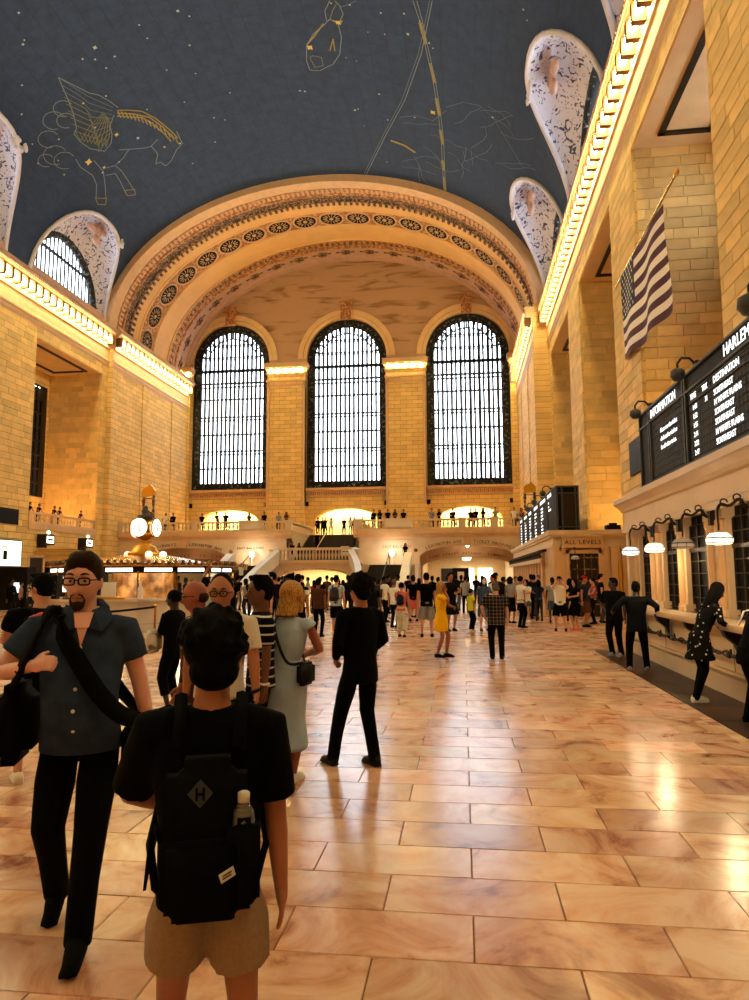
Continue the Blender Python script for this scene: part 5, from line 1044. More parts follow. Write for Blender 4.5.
# ================================================================ PEOPLE
def cmat(n, c, r=.8, **k):
    if n[:2] == 'c_' or n[:2] == 'h_': k.setdefault('spec', .08)
    return mat(n, c, r, **k)
cmat('skin_light', (196, 142, 120), .55); cmat('skin_pale', (220, 166, 154), .55); cmat('skin_tan', (160, 104, 76), .55); cmat('skin_brown', (104, 62, 44), .5); cmat('skin_dark', (48, 28, 22), .5); cmat('skin_red', (150, 84, 66), .55)
cmat('c_black', (5, 5, 6), .95); cmat('c_ink', (12, 14, 20), .85); cmat('c_navy', (26, 36, 58), .85, var=.12, vs=30); cmat('c_denimshirt', (40, 54, 80), .85, var=.2, vs=14); cmat('c_denim', (66, 88, 118), .85, var=.2, vs=25)
cmat('c_white', (225, 222, 216), .8); cmat('c_offwhite', (206, 200, 190), .8, col2=(120, 118, 118), vs=9, thresh=(.56, .62)); cmat('c_grey', (140, 142, 150), .85); cmat('c_darkgrey', (52, 52, 58), .85); cmat('c_ltblue', (170, 186, 204), .8); cmat('c_pink', (206, 108, 100), .8); cmat('c_mauve', (140, 76, 90), .8)
cmat('c_yellow', (240, 184, 20), .8); cmat('c_lime', (214, 222, 50), .8); cmat('c_tan', (150, 128, 106), .9, var=.1, vs=60); cmat('c_beige', (176, 146, 130), .9); cmat('c_brown', (74, 44, 36), .85); cmat('c_red', (150, 30, 30), .8); cmat('c_dress', (158, 180, 212), .85, var=.06, vs=8)
cmat('h_black', (5, 4, 4), .85); cmat('h_brown', (40, 26, 18), .65); cmat('h_blonde', (196, 148, 84), .5, col2=(120, 80, 40), vs=30, thresh=(.45, .6), stretch=(6, 6, .5)); cmat('h_grey', (90, 84, 80), .7); cmat('h_redbrown', (92, 52, 30), .7)
cmat('leather', (6, 6, 6), .6, spec=.2); cmat('plastic', (220, 225, 230), .12); MATS['plastic'].node_tree.nodes['Principled BSDF'].inputs['Transmission Weight'].default_value = .85; cmat('eye_white', (170, 160, 152), .3)
def clothpat(name, kind):
    m = bpy.data.materials.new(name); m.use_nodes = True; nt = m.node_tree; N = nt.nodes; K = nt.links; p = N['Principled BSDF']; p.inputs['Roughness'].default_value = .9; p.inputs['Specular IOR Level'].default_value = .08
    tc = N.new('ShaderNodeTexCoord'); sp = N.new('ShaderNodeSeparateXYZ'); K.new(tc.outputs['Object'], sp.inputs[0])
    def saw(o, per, duty, off=0):
        a = N.new('ShaderNodeMath'); a.operation = 'ADD'; a.inputs[1].default_value = off; K.new(o, a.inputs[0])
        b = N.new('ShaderNodeMath'); b.operation = 'PINGPONG'; b.inputs[1].default_value = per/2; K.new(a.outputs[0], b.inputs[0])
        c = N.new('ShaderNodeMath'); c.operation = 'LESS_THAN'; c.inputs[1].default_value = per/2*duty; K.new(b.outputs[0], c.inputs[0]); return c.outputs[0]
    mx = N.new('ShaderNodeMix'); mx.data_type = 'RGBA'
    if kind == 'stripe':
        f = saw(sp.outputs['Z'], .072, .2); mx.inputs[6].default_value = (.004, .004, .005, 1); mx.inputs[7].default_value = (.55, .55, .52, 1)
    elif kind == 'plaid':
        a = saw(sp.outputs['Z'], .08, .18); b = saw(sp.outputs['X'], .08, .18); s = N.new('ShaderNodeMath'); s.operation = 'ADD'; K.new(a, s.inputs[0]); K.new(b, s.inputs[1]); q = N.new('ShaderNodeMath'); q.operation = 'MULTIPLY'; q.inputs[1].default_value = .5; K.new(s.outputs[0], q.inputs[0]); f = q.outputs[0]
        mx.inputs[6].default_value = (.006, .006, .007, 1); mx.inputs[7].default_value = (.24, .17, .15, 1)
    elif kind == 'dots':
        v = N.new('ShaderNodeTexVoronoi'); v.inputs['Scale'].default_value = 13; K.new(tc.outputs['Object'], v.inputs['Vector']); c = N.new('ShaderNodeMath'); c.operation = 'LESS_THAN'; c.inputs[1].default_value = .18; K.new(v.outputs['Distance'], c.inputs[0]); f = c.outputs[0]
        mx.inputs[6].default_value = (.004, .004, .004, 1); mx.inputs[7].default_value = (.5, .5, .45, 1)
    elif kind == 'band':
        a = N.new('ShaderNodeMath'); a.operation = 'SUBTRACT'; a.inputs[1].default_value = 1.33; K.new(sp.outputs['Z'], a.inputs[0]); b = N.new('ShaderNodeMath'); b.operation = 'ABSOLUTE'; K.new(a.outputs[0], b.inputs[0]); c = N.new('ShaderNodeMath'); c.operation = 'LESS_THAN'; c.inputs[1].default_value = .055; K.new(b.outputs[0], c.inputs[0]); f = c.outputs[0]
        mx.inputs[6].default_value = (.004, .004, .004, 1); mx.inputs[7].default_value = (.7, .7, .68, 1)
    K.new(f, mx.inputs[0]); K.new(mx.outputs[2], p.inputs['Base Color']); MATS[name] = m
for a_, b_ in (('p_stripe', 'stripe'), ('p_plaid', 'plaid'), ('p_dots', 'dots'), ('p_band', 'band')): clothpat(a_, b_)
TMP = bpy.data.scenes.new('work'); TVL = TMP.view_layers[0]
def remesh(mb, voxel, it=2, fac=.5):
    me = mb.mesh('w')
    o = bpy.data.objects.new('w', me); TMP.collection.objects.link(o)
    r = o.modifiers.new('r', 'REMESH'); r.mode = 'VOXEL'; r.voxel_size = voxel; r.adaptivity = 0
    if it: s_ = o.modifiers.new('s', 'SMOOTH'); s_.factor = fac; s_.iterations = it
    TVL.update(); dg = TVL.depsgraph; dg.update()
    out = bpy.data.meshes.new_from_object(o.evaluated_get(dg)); TMP.collection.objects.unlink(o); bpy.data.objects.remove(o); bpy.data.meshes.remove(me)
    return out
def put(me, name, m, parent, smooth=True):
    me.name = name; me.materials.clear(); me.materials.append(M[m])
    if smooth: me.shade_smooth()
    o = bpy.data.objects.new(name, me); link(o, parent); return o
def ik(a, c, l1, l2, hint):
    a, c, hint = Vector(a), Vector(c), Vector(hint); d = c - a; L_ = min(d.length, (l1+l2)*.999); d.normalize()
    x = (l1*l1 - l2*l2 + L_*L_)/(2*L_); h = sqrt(max(l1*l1 - x*x, 0)); n = hint - d*hint.dot(d)
    n = n.normalized() if n.length > 1e-6 else Vector((0, -1, 0)); return a + d*x + n*h, a + d*L_
def g(x, s): return math.exp(-(x/s)**2)
def head_rows(w=1.0, nu=56, nv=44):
    rows = []
    for i in range(nv+1):
        th = pi*i/nv; row = []
        for k in range(nu):
            ph = 2*pi*k/nu; sx, sy, sz = sin(th)*cos(ph), sin(th)*sin(ph), -cos(th)
            x, y, z = .074*w*sx, .096*sy, .122*sz
            if z < 0:
                t = min(1, -z/.122); x *= 1 - .30*t**1.6; 
                if y > 0: y *= 1 - .45*t       # nape
                else: y *= 1 - .12*t
            if y < -.01:
                fr = min(1, -y/.07); ax = abs(x); d = 0
                y = y*(1 - .06*g(x, .05)) 
                nose = 0
                if -.058 < z < .015: f = (.015 - z)/.062; nose = .026*f*g(x, .009 + .006*f)*(1 if z > -.047 else max(0, (z+.058)/.011))
                d -= nose
                d += .011*g(ax-.031, .016)*g(z-.004, .012) + .004*g(x, .02)*g(z-.004, .012)
                d -= .006*g(ax-.028, .024)*g(z-.028, .009)
                d -= .004*g(ax-.04, .018)*g(z+.03, .018)
                d -= .006*g(x, .022)*g(z+.072, .010) - .006*g(x, .02)*g(z+.071, .0028)
                d -= .010*g(x, .024)*g(z+.104, .016); d += .004*g(x, .03)*g(z+.088, .006)
                y += d*fr
            row.append(Vector((x, y, z)))
        rows.append(row)
    return rows
def person(lab, x, y, face=0, H=1.72, z=0, sex='m', bulk=1.0, belly=0, skin='skin_light', hair=('short', 'h_black'), top=('tee', 'c_black'), bot=('trousers', 'c_black'), shoes='c_black',
           feet=((.11, 0, 0), (-.11, 0, 0)), hands=('down', 'down'), lean=(0, 0), head=(0, 0, 0), lod=2, acc=(), group=None, hipw=1.0, sleeve=None, hs=1.07, hem_=None):
    s = H/1.75; T = thing('person', lab, 'person', (x, y, z), R(face), group); T.scale = (s, s, s)
    vx = {0: .0085, 1: .014, 2: .026}[lod]; n8 = {0: 14, 1: 12, 2: 10}[lod]
    fem = sex == 'f'; sw = (.165 if fem else .185)*(bulk**.5); hw = (.09)*(bulk**.3)
    lx, ly = lean
    def sp(zz):   # spine offset
        f = max(0, (zz-.93)/.55); return Vector((lx*f, ly*f, 0))
    hipz = .93
    fl = []
    for i, sgn in ((0, 1), (1, -1)):
        fx, fy, fz = feet[i][:3]; A = Vector((sgn*hw, 0, hipz-.02)); hint = (sgn*.15, -1, 0)
        kn, an = ik(A, (fx, fy, .085+fz), .43, .42, hint); fl.append((A, kn, an))
    if max(abs(f[1]) for f in feet) > .3: pass
    # arms
    PRE = {'down': ((.27, .0, .80), (.5, .6, 0)), 'fwd': ((.24, -.22, .86), (.6, .8, 0)), 'back': ((.24, .20, .86), (.6, .5, 0)), 'phone': ((.06, -.30, 1.16), (.9, .2, -.6)), 'hip': ((.17, -.02, .99), (1, .5, 0)),
           'camera': ((.07, -.20, 1.60), (.8, -.3, -.9)), 'fold': ((-.06, -.21, 1.14), (.9, .2, -.5)), 'strap': ((.13, -.17, 1.27), (.7, .2, -1)), 'up': ((.16, -.3, 1.95), (.6, -.3, -.5)), 'rail': ((.2, -.38, 1.02), (.7, .3, -.5)), 'chin': ((.05, -.13, 1.5), (.5, -.4, -1))}
    arms = []
    for i, sgn in ((0, 1), (1, -1)):
        hp = hands[i]; hp = PRE[hp] if isinstance(hp, str) else hp
        S_ = Vector((sgn*sw, 0, 1.425)) + sp(1.425); tgt = Vector((hp[0][0]*sgn, hp[0][1], hp[0][2])); 
        if isinstance(hands[i], str) and hp[0][2] > 1.05: tgt += sp(tgt.z)*.8
        el, wr = ik(S_, tgt, .285*(1 if not fem else .96), .25, (hp[1][0]*sgn, hp[1][1], hp[1][2])); arms.append((S_, el, wr))
    hc = Vector((0, -.02, 1.628)) + sp(1.62); HR = Euler((R(head[0]), R(head[2]), R(head[1]))).to_matrix() @ Matrix.Scale(hs, 3); hc.z += .118*(hs-1)
    # ---------- skin body
    b = MB(); up = 1.0*bulk**.5
    b.tube([(0, 0, .95)] + [tuple(Vector((0, 0, q)) + sp(q)) for q in (1.1, 1.25, 1.40)], [.09, .085, .095, .09], n8); nb = Vector((0, .012, 1.43)) + sp(1.43)
    nr = (.050 if fem else .060)*bulk**.4
    b.tube([nb, nb.lerp(hc + HR @ Vector((0, .02, -.07)), .6), hc + HR @ Vector((0, .022, -.05))], [nr*1.25, nr, nr], n8)
    if lod == 0:
        b.grid([[hc + HR @ p for p in r] for r in head_rows(1.0 + .25*max(0, bulk-1))], True)
    else:
        b.ell(hc + HR @ Vector((0, .005, .02)), (.075, .094, .103), HR, 16, 12); b.ell(hc + HR @ Vector((0, -.022, -.055)), (.056, .066, .062), HR, 12, 8)
        b.tube([hc + HR @ Vector(q) for q in ((0, -.085, .0), (0, -.112, -.035), (0, -.088, -.045))], [.010, .017, .010], 6)
    for sgn in (1, -1): b.ell(hc + HR @ Vector((sgn*.076, .008, -.008)), (.012, .020, .031), HR, 8, 6)
    fing = MB()
    for i, (S_, el, wr) in enumerate(arms):
        sgn = 1 if i == 0 else -1; ar_ = (.046 if not fem else .038)*bulk**.5
        d = (wr - el).normalized(); b.tube([nb.lerp(S_, .35) - Vector((0, 0, .07)), nb.lerp(S_, .85) - Vector((0, 0, .055)), S_.lerp(el, .2), S_.lerp(el, .5), el, el.lerp(wr, .35), wr], [ar_*.8, ar_*.85, ar_*.95, ar_, ar_*.86, ar_*.84, ar_*.58], n8)
        # hand: palm, four fingers, thumb
        inn = Vector((-sgn, -.15, 0)); pn = (inn - d*inn.dot(d)); pn = pn.normalized() if pn.length > .1 else Vector((0, -1, 0)); sd = d.cross(pn).normalized()
        if sd.y > 0 and abs(d.z) > .5: sd = -sd        # thumb side forward
        hd = hands[i] if isinstance(hands[i], str) else ('down' if hands[i][0][2] < .9 else 'hold')
        curl = .22 if hd in ('down', 'fwd', 'back') else 1.15
        tb = b if lod < 2 else b
        pc = wr + d*.048; m3 = Matrix((sd, pn, d)).transposed()
        b.ell(pc, (.040, .017, .052), m3, 10, 8); b.tube([wr - d*.01, wr + d*.02, wr + d*.06], [ar_*.56, ar_*.56, .020], n8)
        q = b if lod == 0 else fing
        for f, (off, ln) in enumerate(((.028, .072), (.010, .080), (-.009, .075), (-.027, .060))):
            r0 = .0085 if lod < 2 else .010; p0 = wr + d*.085 + sd*off; pts = [p0 - d*.02, p0]; dd = d.copy()
            for sg in (.42, .32, .26):
                dd = (Matrix.Rotation(0, 3, 'X') @ dd); ax = sd; dd = (Matrix.Rotation(curl*.8, 3, ax) @ dd) if (Matrix.Rotation(.5, 3, ax) @ d).dot(pn) > d.dot(pn) else (Matrix.Rotation(-curl*.8, 3, ax) @ dd)
                pts.append(pts[-1] + dd*ln*sg)
            if lod == 2: pts = [pts[0], pts[2], pts[-1]]
            q.tube(pts, [r0*1.1]*(len(pts)-1) + [r0*.8], 6 if lod else 8)
        th = (sd*.8 + d*.9 + pn*.35).normalized(); p0 = wr + d*.028 + sd*.028; q.tube([p0, p0 + th*.03, p0 + th*.03 + (d*.9 + sd*.25 + pn*.3)*.035], [.013, .0115, .009], 6)
    for i, (A, kn, an) in enumerate(fl):
        lr = (.072 if not fem else .07)*bulk**.4; b.tube([A + Vector((0, 0, .06)), A, A.lerp(kn, .5), kn, kn.lerp(an, .3), kn.lerp(an, .7), an, an - Vector((0, .01, .04))], [lr, lr*1.05, lr*.92, lr*.72, lr*.76, lr*.55, .034, .030], n8)
        mtf = Matrix.Rotation(feet[i][3] if len(feet[i]) > 3 else 0, 3, 'X'); b.ell(an + mtf @ Vector((0, -.06, -.055)), (.034, .09, .024), mtf, 10, 6)
    me = remesh(b, vx if lod else .0075, 2 if lod else 2, .5)
    if lod and fing.v:
        bm = bmesh.new(); bm.from_mesh(me); fm = fing.mesh('f'); bm.from_mesh(fm); bm.to_mesh(me); bm.free()
    body = put(me, 'body', skin, T)
    if lod == 0:
        e = MB(); 
        for sgn in (1, -1): e.ell(hc + HR @ Vector((sgn*.031, -.0735, .003)), (.0115, .0120, .0070), HR, 12, 8)
        eo = e.build('eyes', M['eye_white'], T, True, local=True); e = MB()
        for sgn in (1, -1): e.ell(hc + HR @ Vector((sgn*.031, -.0845, .003)), (.0058, .0025, .0058), HR, 10, 6)
        e.build('irises', M['h_brown'], eo, True, local=True)
    elif lod == 1:
        e = MB()
        for sgn in (1, -1): e.ell(hc + HR @ Vector((sgn*.030, -.082, .004)), (.013, .006, .006), HR, 8, 5)
        e.build('eyes', M['h_black'], T, True, local=True)
    if lod < 2:
        e = MB(); e.tube([hc + HR @ Vector((q*.022, -.094 + abs(q)*.008 + (.012 if lod else .004), -.071)) for q in (-1, -.4, .4, 1)], .0045, 6); e.build('mouth', M['skin_red'] if skin not in ('skin_dark', 'skin_brown') else M['skin_dark'], T, True, local=True)
        e = MB()
        for sgn in (1, -1): e.tube([hc + HR @ Vector((sgn*q, -.094 + .25*(q-.02), .030 + .006*sin((q-.012)*80))) for q in (.014, .026, .038, .05)], [.003, .005, .004, .002], 6)
        e.build('eyebrows', M[hair[1]], T, True, local=True)
    # ---------- clothes
    tk, tc_ = top[0], top[1]; B_ = bulk**.5
    prof = [(.86, .165*hipw, .115), (.98, .150 if not fem else .135, .105), (1.10, .150 if not fem else .125, .102), (1.25, .170 if not fem else .148, .112 if not fem else .118), (1.36, .178 if not fem else .152, .108), (1.43, .135 if not fem else .118, .085), (1.475, .075, .068)]
    fit = {'tee': 1.08, 'loose': 1.16, 'jacket': 1.14, 'shirt': 1.12, 'dress': 1.05, 'tank': 1.03}.get(tk, 1.08)
    def torso(m, z0, z1, f, extra=0):
        rg = []
        zs = [z0] + [p[0] for p in prof if z0 < p[0] < z1] + [z1]
        for zz in zs:
            for (za, ra, qa), (zb, rb, qb) in zip(prof, prof[1:]):
                if za <= zz <= zb or (zz < prof[0][0] and za == prof[0][0]):
                    t = max(0, (zz-za)/(zb-za)); rx = ra + (rb-ra)*t; ry = qa + (qb-qa)*t; break
            bl = belly*g(zz-1.05, .16); rx *= B_*f; ry = (ry*B_ + bl*.6)*f
            c = sp(zz) + Vector((0, -bl*.5, zz)); rg.append((c, rx, ry))
        m.loft(rg, 22)
    sl = sleeve if sleeve is not None else {'tee': .55, 'loose': .8, 'jacket': 1.9, 'shirt': .62, 'dress': .12, 'tank': 0, 'long': 1.9}.get(tk, .55)
    zhem = hem_ or {'tee': .84, 'loose': .78, 'jacket': .76, 'shirt': .84, 'tank': .86, 'long': .84, 'dress': .84, 'crop': .98}.get(tk, .84)
    m = MB()
    if tk == 'dress':
        hem = top[2]; wd = top[3] if len(top) > 3 else .22
        torso(m, 1.0, 1.475, 1.05); zm = .93
        m.loft([(Vector((0, 0, hem)), wd*.92, wd*.74), (Vector((0, 0, hem+.03)), wd, wd*.8), (Vector((0, 0, (hem+.86)/2)), (wd + .19)/2*1.02, .16), (Vector((0, 0, .86)), .185*hipw*B_, .145*B_), (Vector((0, 0, 1.0)), .155*B_, .12*B_), (sp(1.06) + Vector((0, 0, 1.06)), .142*B_, .108*B_)], 26)
    else:
        torso(m, zhem, 1.475, fit)
    for i, (S_, el, wr) in enumerate(arms):
        ar_ = (.05 if not fem else .042)*B_*fit*(1.16 if tk in ('loose',) else 1.06); inn = nb.lerp(S_, .35) - Vector((0, 0, .045))
        if sl <= 0: m.tube([inn, S_ - Vector((0, 0, .0))], [ar_*1.1, ar_*1.0], n8); continue
        if sl <= 1: e1 = S_.lerp(el, sl); m.tube([nb.lerp(S_, .3) - Vector((0, 0, .035)), nb.lerp(S_, .75) - Vector((0, 0, .022)), S_.lerp(el, .10), S_.lerp(el, sl*.5), e1], [ar_*1.0, ar_*1.16, ar_*1.22, ar_*1.18, ar_*1.16], n8)
        else: m.tube([nb.lerp(S_, .3) - Vector((0, 0, .035)), nb.lerp(S_, .75) - Vector((0, 0, .025)), S_.lerp(el, .14), S_.lerp(el, .5), el, el.lerp(wr, .5), wr - (wr-el).normalized()*.02], [ar_*1.0, ar_*1.16, ar_*1.2, ar_*1.05, ar_*.95, ar_*.82, ar_*.66], n8)
    tops = put(remesh(m, vx*(1 if lod else 1.2), 3, .6), {'dress': 'dress', 'jacket': 'jacket', 'shirt': 'shirt'}.get(tk, 'top'), tc_, T)
    if bot:
        m = MB(); bk, bc_ = bot[0], bot[1]
        if bk == 'skirt':
            hem = bot[2] if len(bot) > 2 else .5; m.loft([((0, 0, hem), .24*B_, .19*B_), ((0, 0, (hem+.9)/2), .21*B_, .16*B_), ((0, 0, .92), .175*B_, .13*B_), ((0, 0, 1.0), .15*B_, .12*B_)], 22)
        else:
            lf = {'trousers': 1.0, 'shorts': .48, 'leggings': 1.0, 'wide': 1.0}[bk]; k_ = {'trousers': 1.18, 'shorts': 1.45, 'leggings': .98, 'wide': 1.5}[bk]
            if len(bot) > 2: lf = bot[2]
            m.loft([((0, 0, .86), .160*B_*hipw, .118*B_), ((0, 0, .93), .158*B_*hipw, .12*B_), ((0, 0, 1.0), .145*B_, .11*B_)], 20)
            for A, kn, an in fl:
                r0 = .086*B_*hipw
                pts = [A + Vector((0, 0, .04)), A, A.lerp(kn, .5), kn, kn.lerp(an, .5), an - Vector((0, -.01, .045))]; rd = [r0*.72, r0*(.95 if bk != 'wide' else 1.0), r0*.88*k_, r0*.72*k_, r0*.62*k_, r0*.58*k_]
                if lf < 1:
                    if lf <= .5: e1 = A.lerp(kn, lf*2); pts = [pts[0], pts[1], A.lerp(kn, lf), e1]; rd = [rd[0], rd[1], r0*.95*k_, r0*.92*k_]
                    else: e1 = kn.lerp(an, (lf-.5)*2); pts = pts[:4] + [e1]; rd = rd[:4] + [r0*.66*k_]
                m.tube(pts, rd, n8)
        put(remesh(m, vx*(1 if lod else 1.2), 3, .6), {'skirt': 'skirt', 'shorts': 'shorts'}.get(bk, 'trousers'), bc_, T)
    for i, (A, kn, an) in enumerate(fl):
        f = MB(); c = an; tz = c.z - .085
        tilt = 0
        if len(feet[i]) > 3: tilt = feet[i][3]
        mt = Matrix.Rotation(tilt, 3, 'X')
        f.tube([c + mt @ Vector(q) for q in ((0, .075, -.045), (0, .05, -.035), (0, -.02, -.03), (0, -.10, -.05), (0, -.165, -.062), (0, -.195, -.068))], [.022, .043, .047, .040, .030, .014], 10)
        f.obox(c + mt @ Vector((0, -.055, -.075)), (.082, .24, .02), mt); f.tube([c + Vector((0, .012, .035 if lod < 2 and bot and bot[0] == 'trousers' else 0)), c + Vector((0, 0, -.03))], [.041, .045], 10)
        put(remesh(f, .012 if lod < 2 else .018, 2, .5), 'shoe', shoes, T)
    # ---------- hair
    hk, hm = hair
    m = MB(); hp = lambda q: hc + HR @ Vector(q); rn = random.Random(int(abs(x*97 + y*31)*10))
    if hk in ('short', 'buzz', 'crop', 'side'):
        e = {'short': 1.10, 'buzz': 1.05, 'crop': 1.08, 'side': 1.14}[hk]
        m.ell(hp((0, .020, .035)), (.0765*e, .090*e, .092*e), HR, 18, 12); m.ell(hp((0, .045, -.01)), (.070*e, .062*e, .070), HR, 14, 10)
        if hk != 'buzz':
            for k in range(10): m.ell(hp((rn.uniform(-.045, .045), rn.uniform(-.065, .05), .108 + rn.uniform(0, .014))), (.024, .026, .018), HR, 8, 6)
        if hk == 'side': m.ell(hp((.02, -.055, .10)), (.055, .04, .03), HR, 10, 8); m.ell(hp((-.03, -.06, .085)), (.03, .03, .026), HR, 10, 8)
    elif hk == 'bald': m.ell(hp((0, .045, -.01)), (.079, .062, .052), HR, 14, 10)
    elif hk == 'curly':
        m.ell(hp((0, .022, .035)), (.095, .108, .105), HR, 18, 12)
        for k in range(90):
            a, c_ = rn.uniform(0, 2*pi), rn.uniform(-.35, 1); q = sqrt(max(0, 1-c_*c_)); p = Vector((.097*q*cos(a), .022 + .108*q*sin(a), .035 + .105*c_))
            if p.y < -.06 and p.z < .05: continue
            m.ell(hp(p), rn.uniform(.012, .019), None, 7, 5)
        m.ell(hp((0, .055, -.05)), (.075, .06, .06), HR, 12, 8)
    elif hk in ('long', 'bob', 'pony', 'bun'):
        m.ell(hp((0, .018, .032)), (.088, .100, .098), HR, 18, 12); zl = {'long': -.34, 'bob': -.145, 'pony': -.05, 'bun': -.04}[hk]
        m.loft([(hp((0, .050, zl)), .075 if hk == 'long' else .105, .045 if hk == 'long' else .07), (hp((0, .045, zl*.6)), .102 if hk == 'bob' else .09, .07), (hp((0, .035, 0)), .092, .085), (hp((0, .02, .05)), .085, .09)], 18)
        if hk in ('long', 'bob'):
            for sgn in (1, -1): m.tube([hp((sgn*.074, -.03, .05)), hp((sgn*.084, -.015, -.03)), hp((sgn*.086, -.01, zl*.8))], [.028, .026, .022], 8)
        if hk == 'bun': m.ell(hp((0, .10, .06)), .045, None, 10, 8)
        if hk == 'pony': m.tube([hp((0, .09, .03)), hp((0, .14, -.02)), hp((0, .12, -.16))], [.03, .035, .012], 8)
    if hk == 'cap' or 'cap' in acc or 'redcap' in acc or 'hat' in acc:
        m.ell(hp((0, .03, .0)), (.08, .085, .06), HR, 14, 10)
        cp = MB(); cp.ell(hp((0, .01, .055)), (.086, .102, .075), HR, 18, 10); cp.ell(hp((0, -.12 if 'hat' not in acc else 0, .05)), (.066, .065, .008) if 'hat' not in acc else (.14, .15, .01), HR, 14, 6)
        put(remesh(cp, .009 if lod < 2 else .016, 1), 'cap', {'cap': 'c_darkgrey', 'redcap': 'c_red', 'hat': 'c_black'}[[a for a in acc if a in ('cap', 'redcap', 'hat')][0]], T)
    if m.v: put(remesh(m, .0085 if lod == 0 else (.012 if lod == 1 else .02), 1 if hk == 'curly' else 2, .5), 'hair', hm, T)
    # ---------- accessories that are worn
    if 'glasses' in acc:
        e = MB()
        for sgn in (1, -1):
            sq = .55 if 'square' in acc else .9; pw = lambda v: math.copysign(abs(v)**sq, v); pts = [hp((sgn*.032 + .024*pw(cos(a)), -.104, .002 + (.015 if sq < .8 else .019)*pw(sin(a)))) for a in [k*pi/10 for k in range(21)]]; e.tube(pts, .0042, 6, cap=False)
            e.tube([hp((sgn*.058, -.102, .008)), hp((sgn*.078, -.05, .008)), hp((sgn*.080, .01, .0))], .003, 6)
        e.tube([hp((-.010, -.105, .006)), hp((.010, -.105, .006))], .003, 6); e.build('glasses', M['black'], T, True, local=True)
    if 'beard' in acc:
        e = MB(); e.ell(hp((0, -.076, -.108)), (.028, .020, .022), HR, 12, 8); 
        for sgn in (1, -1): e.tube([hp((sgn*.006, -.102, -.053)), hp((sgn*.022, -.094, -.058)), hp((sgn*.031, -.082, -.078)), hp((sgn*.024, -.078, -.105))], [.005, .006, .006, .010], 6)
        put(remesh(e, .006, 1), 'beard', 'h_brown', T)
    if 'mask' in acc: MB().ell(hp((0, -.055, -.05)), (.055, .058, .045), HR, 12, 8).build('face_mask', M['c_white'], T, True, local=True)
    rT, bT = (prof[3][1]*B_*fit, (prof[3][2]*B_ + .0)*fit)
    return dict(T=T, sp=sp, hc=hc, HR=HR, arms=arms, legs=fl, B=B_, fit=fit, tops=tops, hp=hp, rx=rT, ry=bT, vx=vx, belly=belly)
def ribbon(pts, w, th=.006, c=(0, 0)):
    P_ = [Vector(p) for p in pts]; Q = []
    for i in range(len(P_)-1):      # Catmull-Rom
        a, b, c_, d = P_[max(i-1, 0)], P_[i], P_[i+1], P_[min(i+2, len(P_)-1)]
        for k in range(5): t = k/5; Q.append(.5*((2*b) + (c_-a)*t + (2*a-5*b+4*c_-d)*t*t + (3*b-a-3*c_+d)*t**3))
    Q.append(P_[-1]); m = MB(); rows = []
    for i, p in enumerate(Q):
        t = (Q[min(i+1, len(Q)-1)] - Q[max(i-1, 0)]).normalized(); o = Vector((p.x-c[0], p.y-c[1], .25 if p.z > 1.46 else 0)).normalized()
        if p.z > 1.47: o = Vector((0, 0, 1))
        s_ = t.cross(o); s_ = s_.normalized() if s_.length > .05 else Vector((1, 0, 0)); o = s_.cross(t).normalized()
        rows.append([p + s_*w/2 + o*th, p - s_*w/2 + o*th, p - s_*w/2 - o*th, p + s_*w/2 - o*th])
    m.grid(rows, True); return m
def soft_box(c, sz, r=None, n=6, taper=1.0):
    """rounded bag body"""
    bm = bmesh.new(); bmesh.ops.create_cube(bm, size=1)
    for v_ in bm.verts:
        t = taper if v_.co.z > 0 else 1.0; v_.co = Vector((v_.co.x*sz[0]*t, v_.co.y*sz[1], v_.co.z*sz[2])) + Vector(c)
    bmesh.ops.bevel(bm, geom=bm.edges[:], offset=r or min(sz)*.3, segments=3, affect='EDGES'); q = MB(); q.v = [tuple(v_.co) for v_ in bm.verts]; bm.verts.index_update(); q.f = [tuple(v_.index for v_ in f.verts) for f in bm.faces]; bm.free(); return q
def backpack(p, m='c_black', s=1.0, sling=False):
    y = p['ry'] + .07*s + .01; c = p['sp'](1.2) + Vector((0, y, 1.2)); o = soft_box(c, (.29*s, .15*s, .42*s), .05*s, taper=.85).build('backpack', M[m], p['T'], True, local=True)
    q = soft_box(c + Vector((0, .08*s, -.08*s)), (.22*s, .06*s, .2*s), .025*s); q.build('pocket', M[m], o, True, local=True)
    st = MB()
    for sg in ((1, -1) if not sling else (1,)): st.tube([c + Vector((sg*.09, -.06, .19*s)), p['sp'](1.45) + Vector((sg*.10, 0, 1.485)), p['sp'](1.3) + Vector((sg*.125, -p['ry']-.012, 1.32)), p['sp'](1.1) + Vector((sg*.16, -.03, 1.08)), c + Vector((sg*.12, -.05, -.14))], .02, 6, flat=.5)
    st.build('strap', M[m], o, True, local=True); return o
def phone(p, i=0, m='black'):
    w_ = p['arms'][i][2]; d = (p['arms'][i][2]-p['arms'][i][1]).normalized(); MB().obox(w_ + d*.10 + Vector((0, -.02, .03)), (.075, .012, .15)).build('phone', M[m], p['T'], local=True)
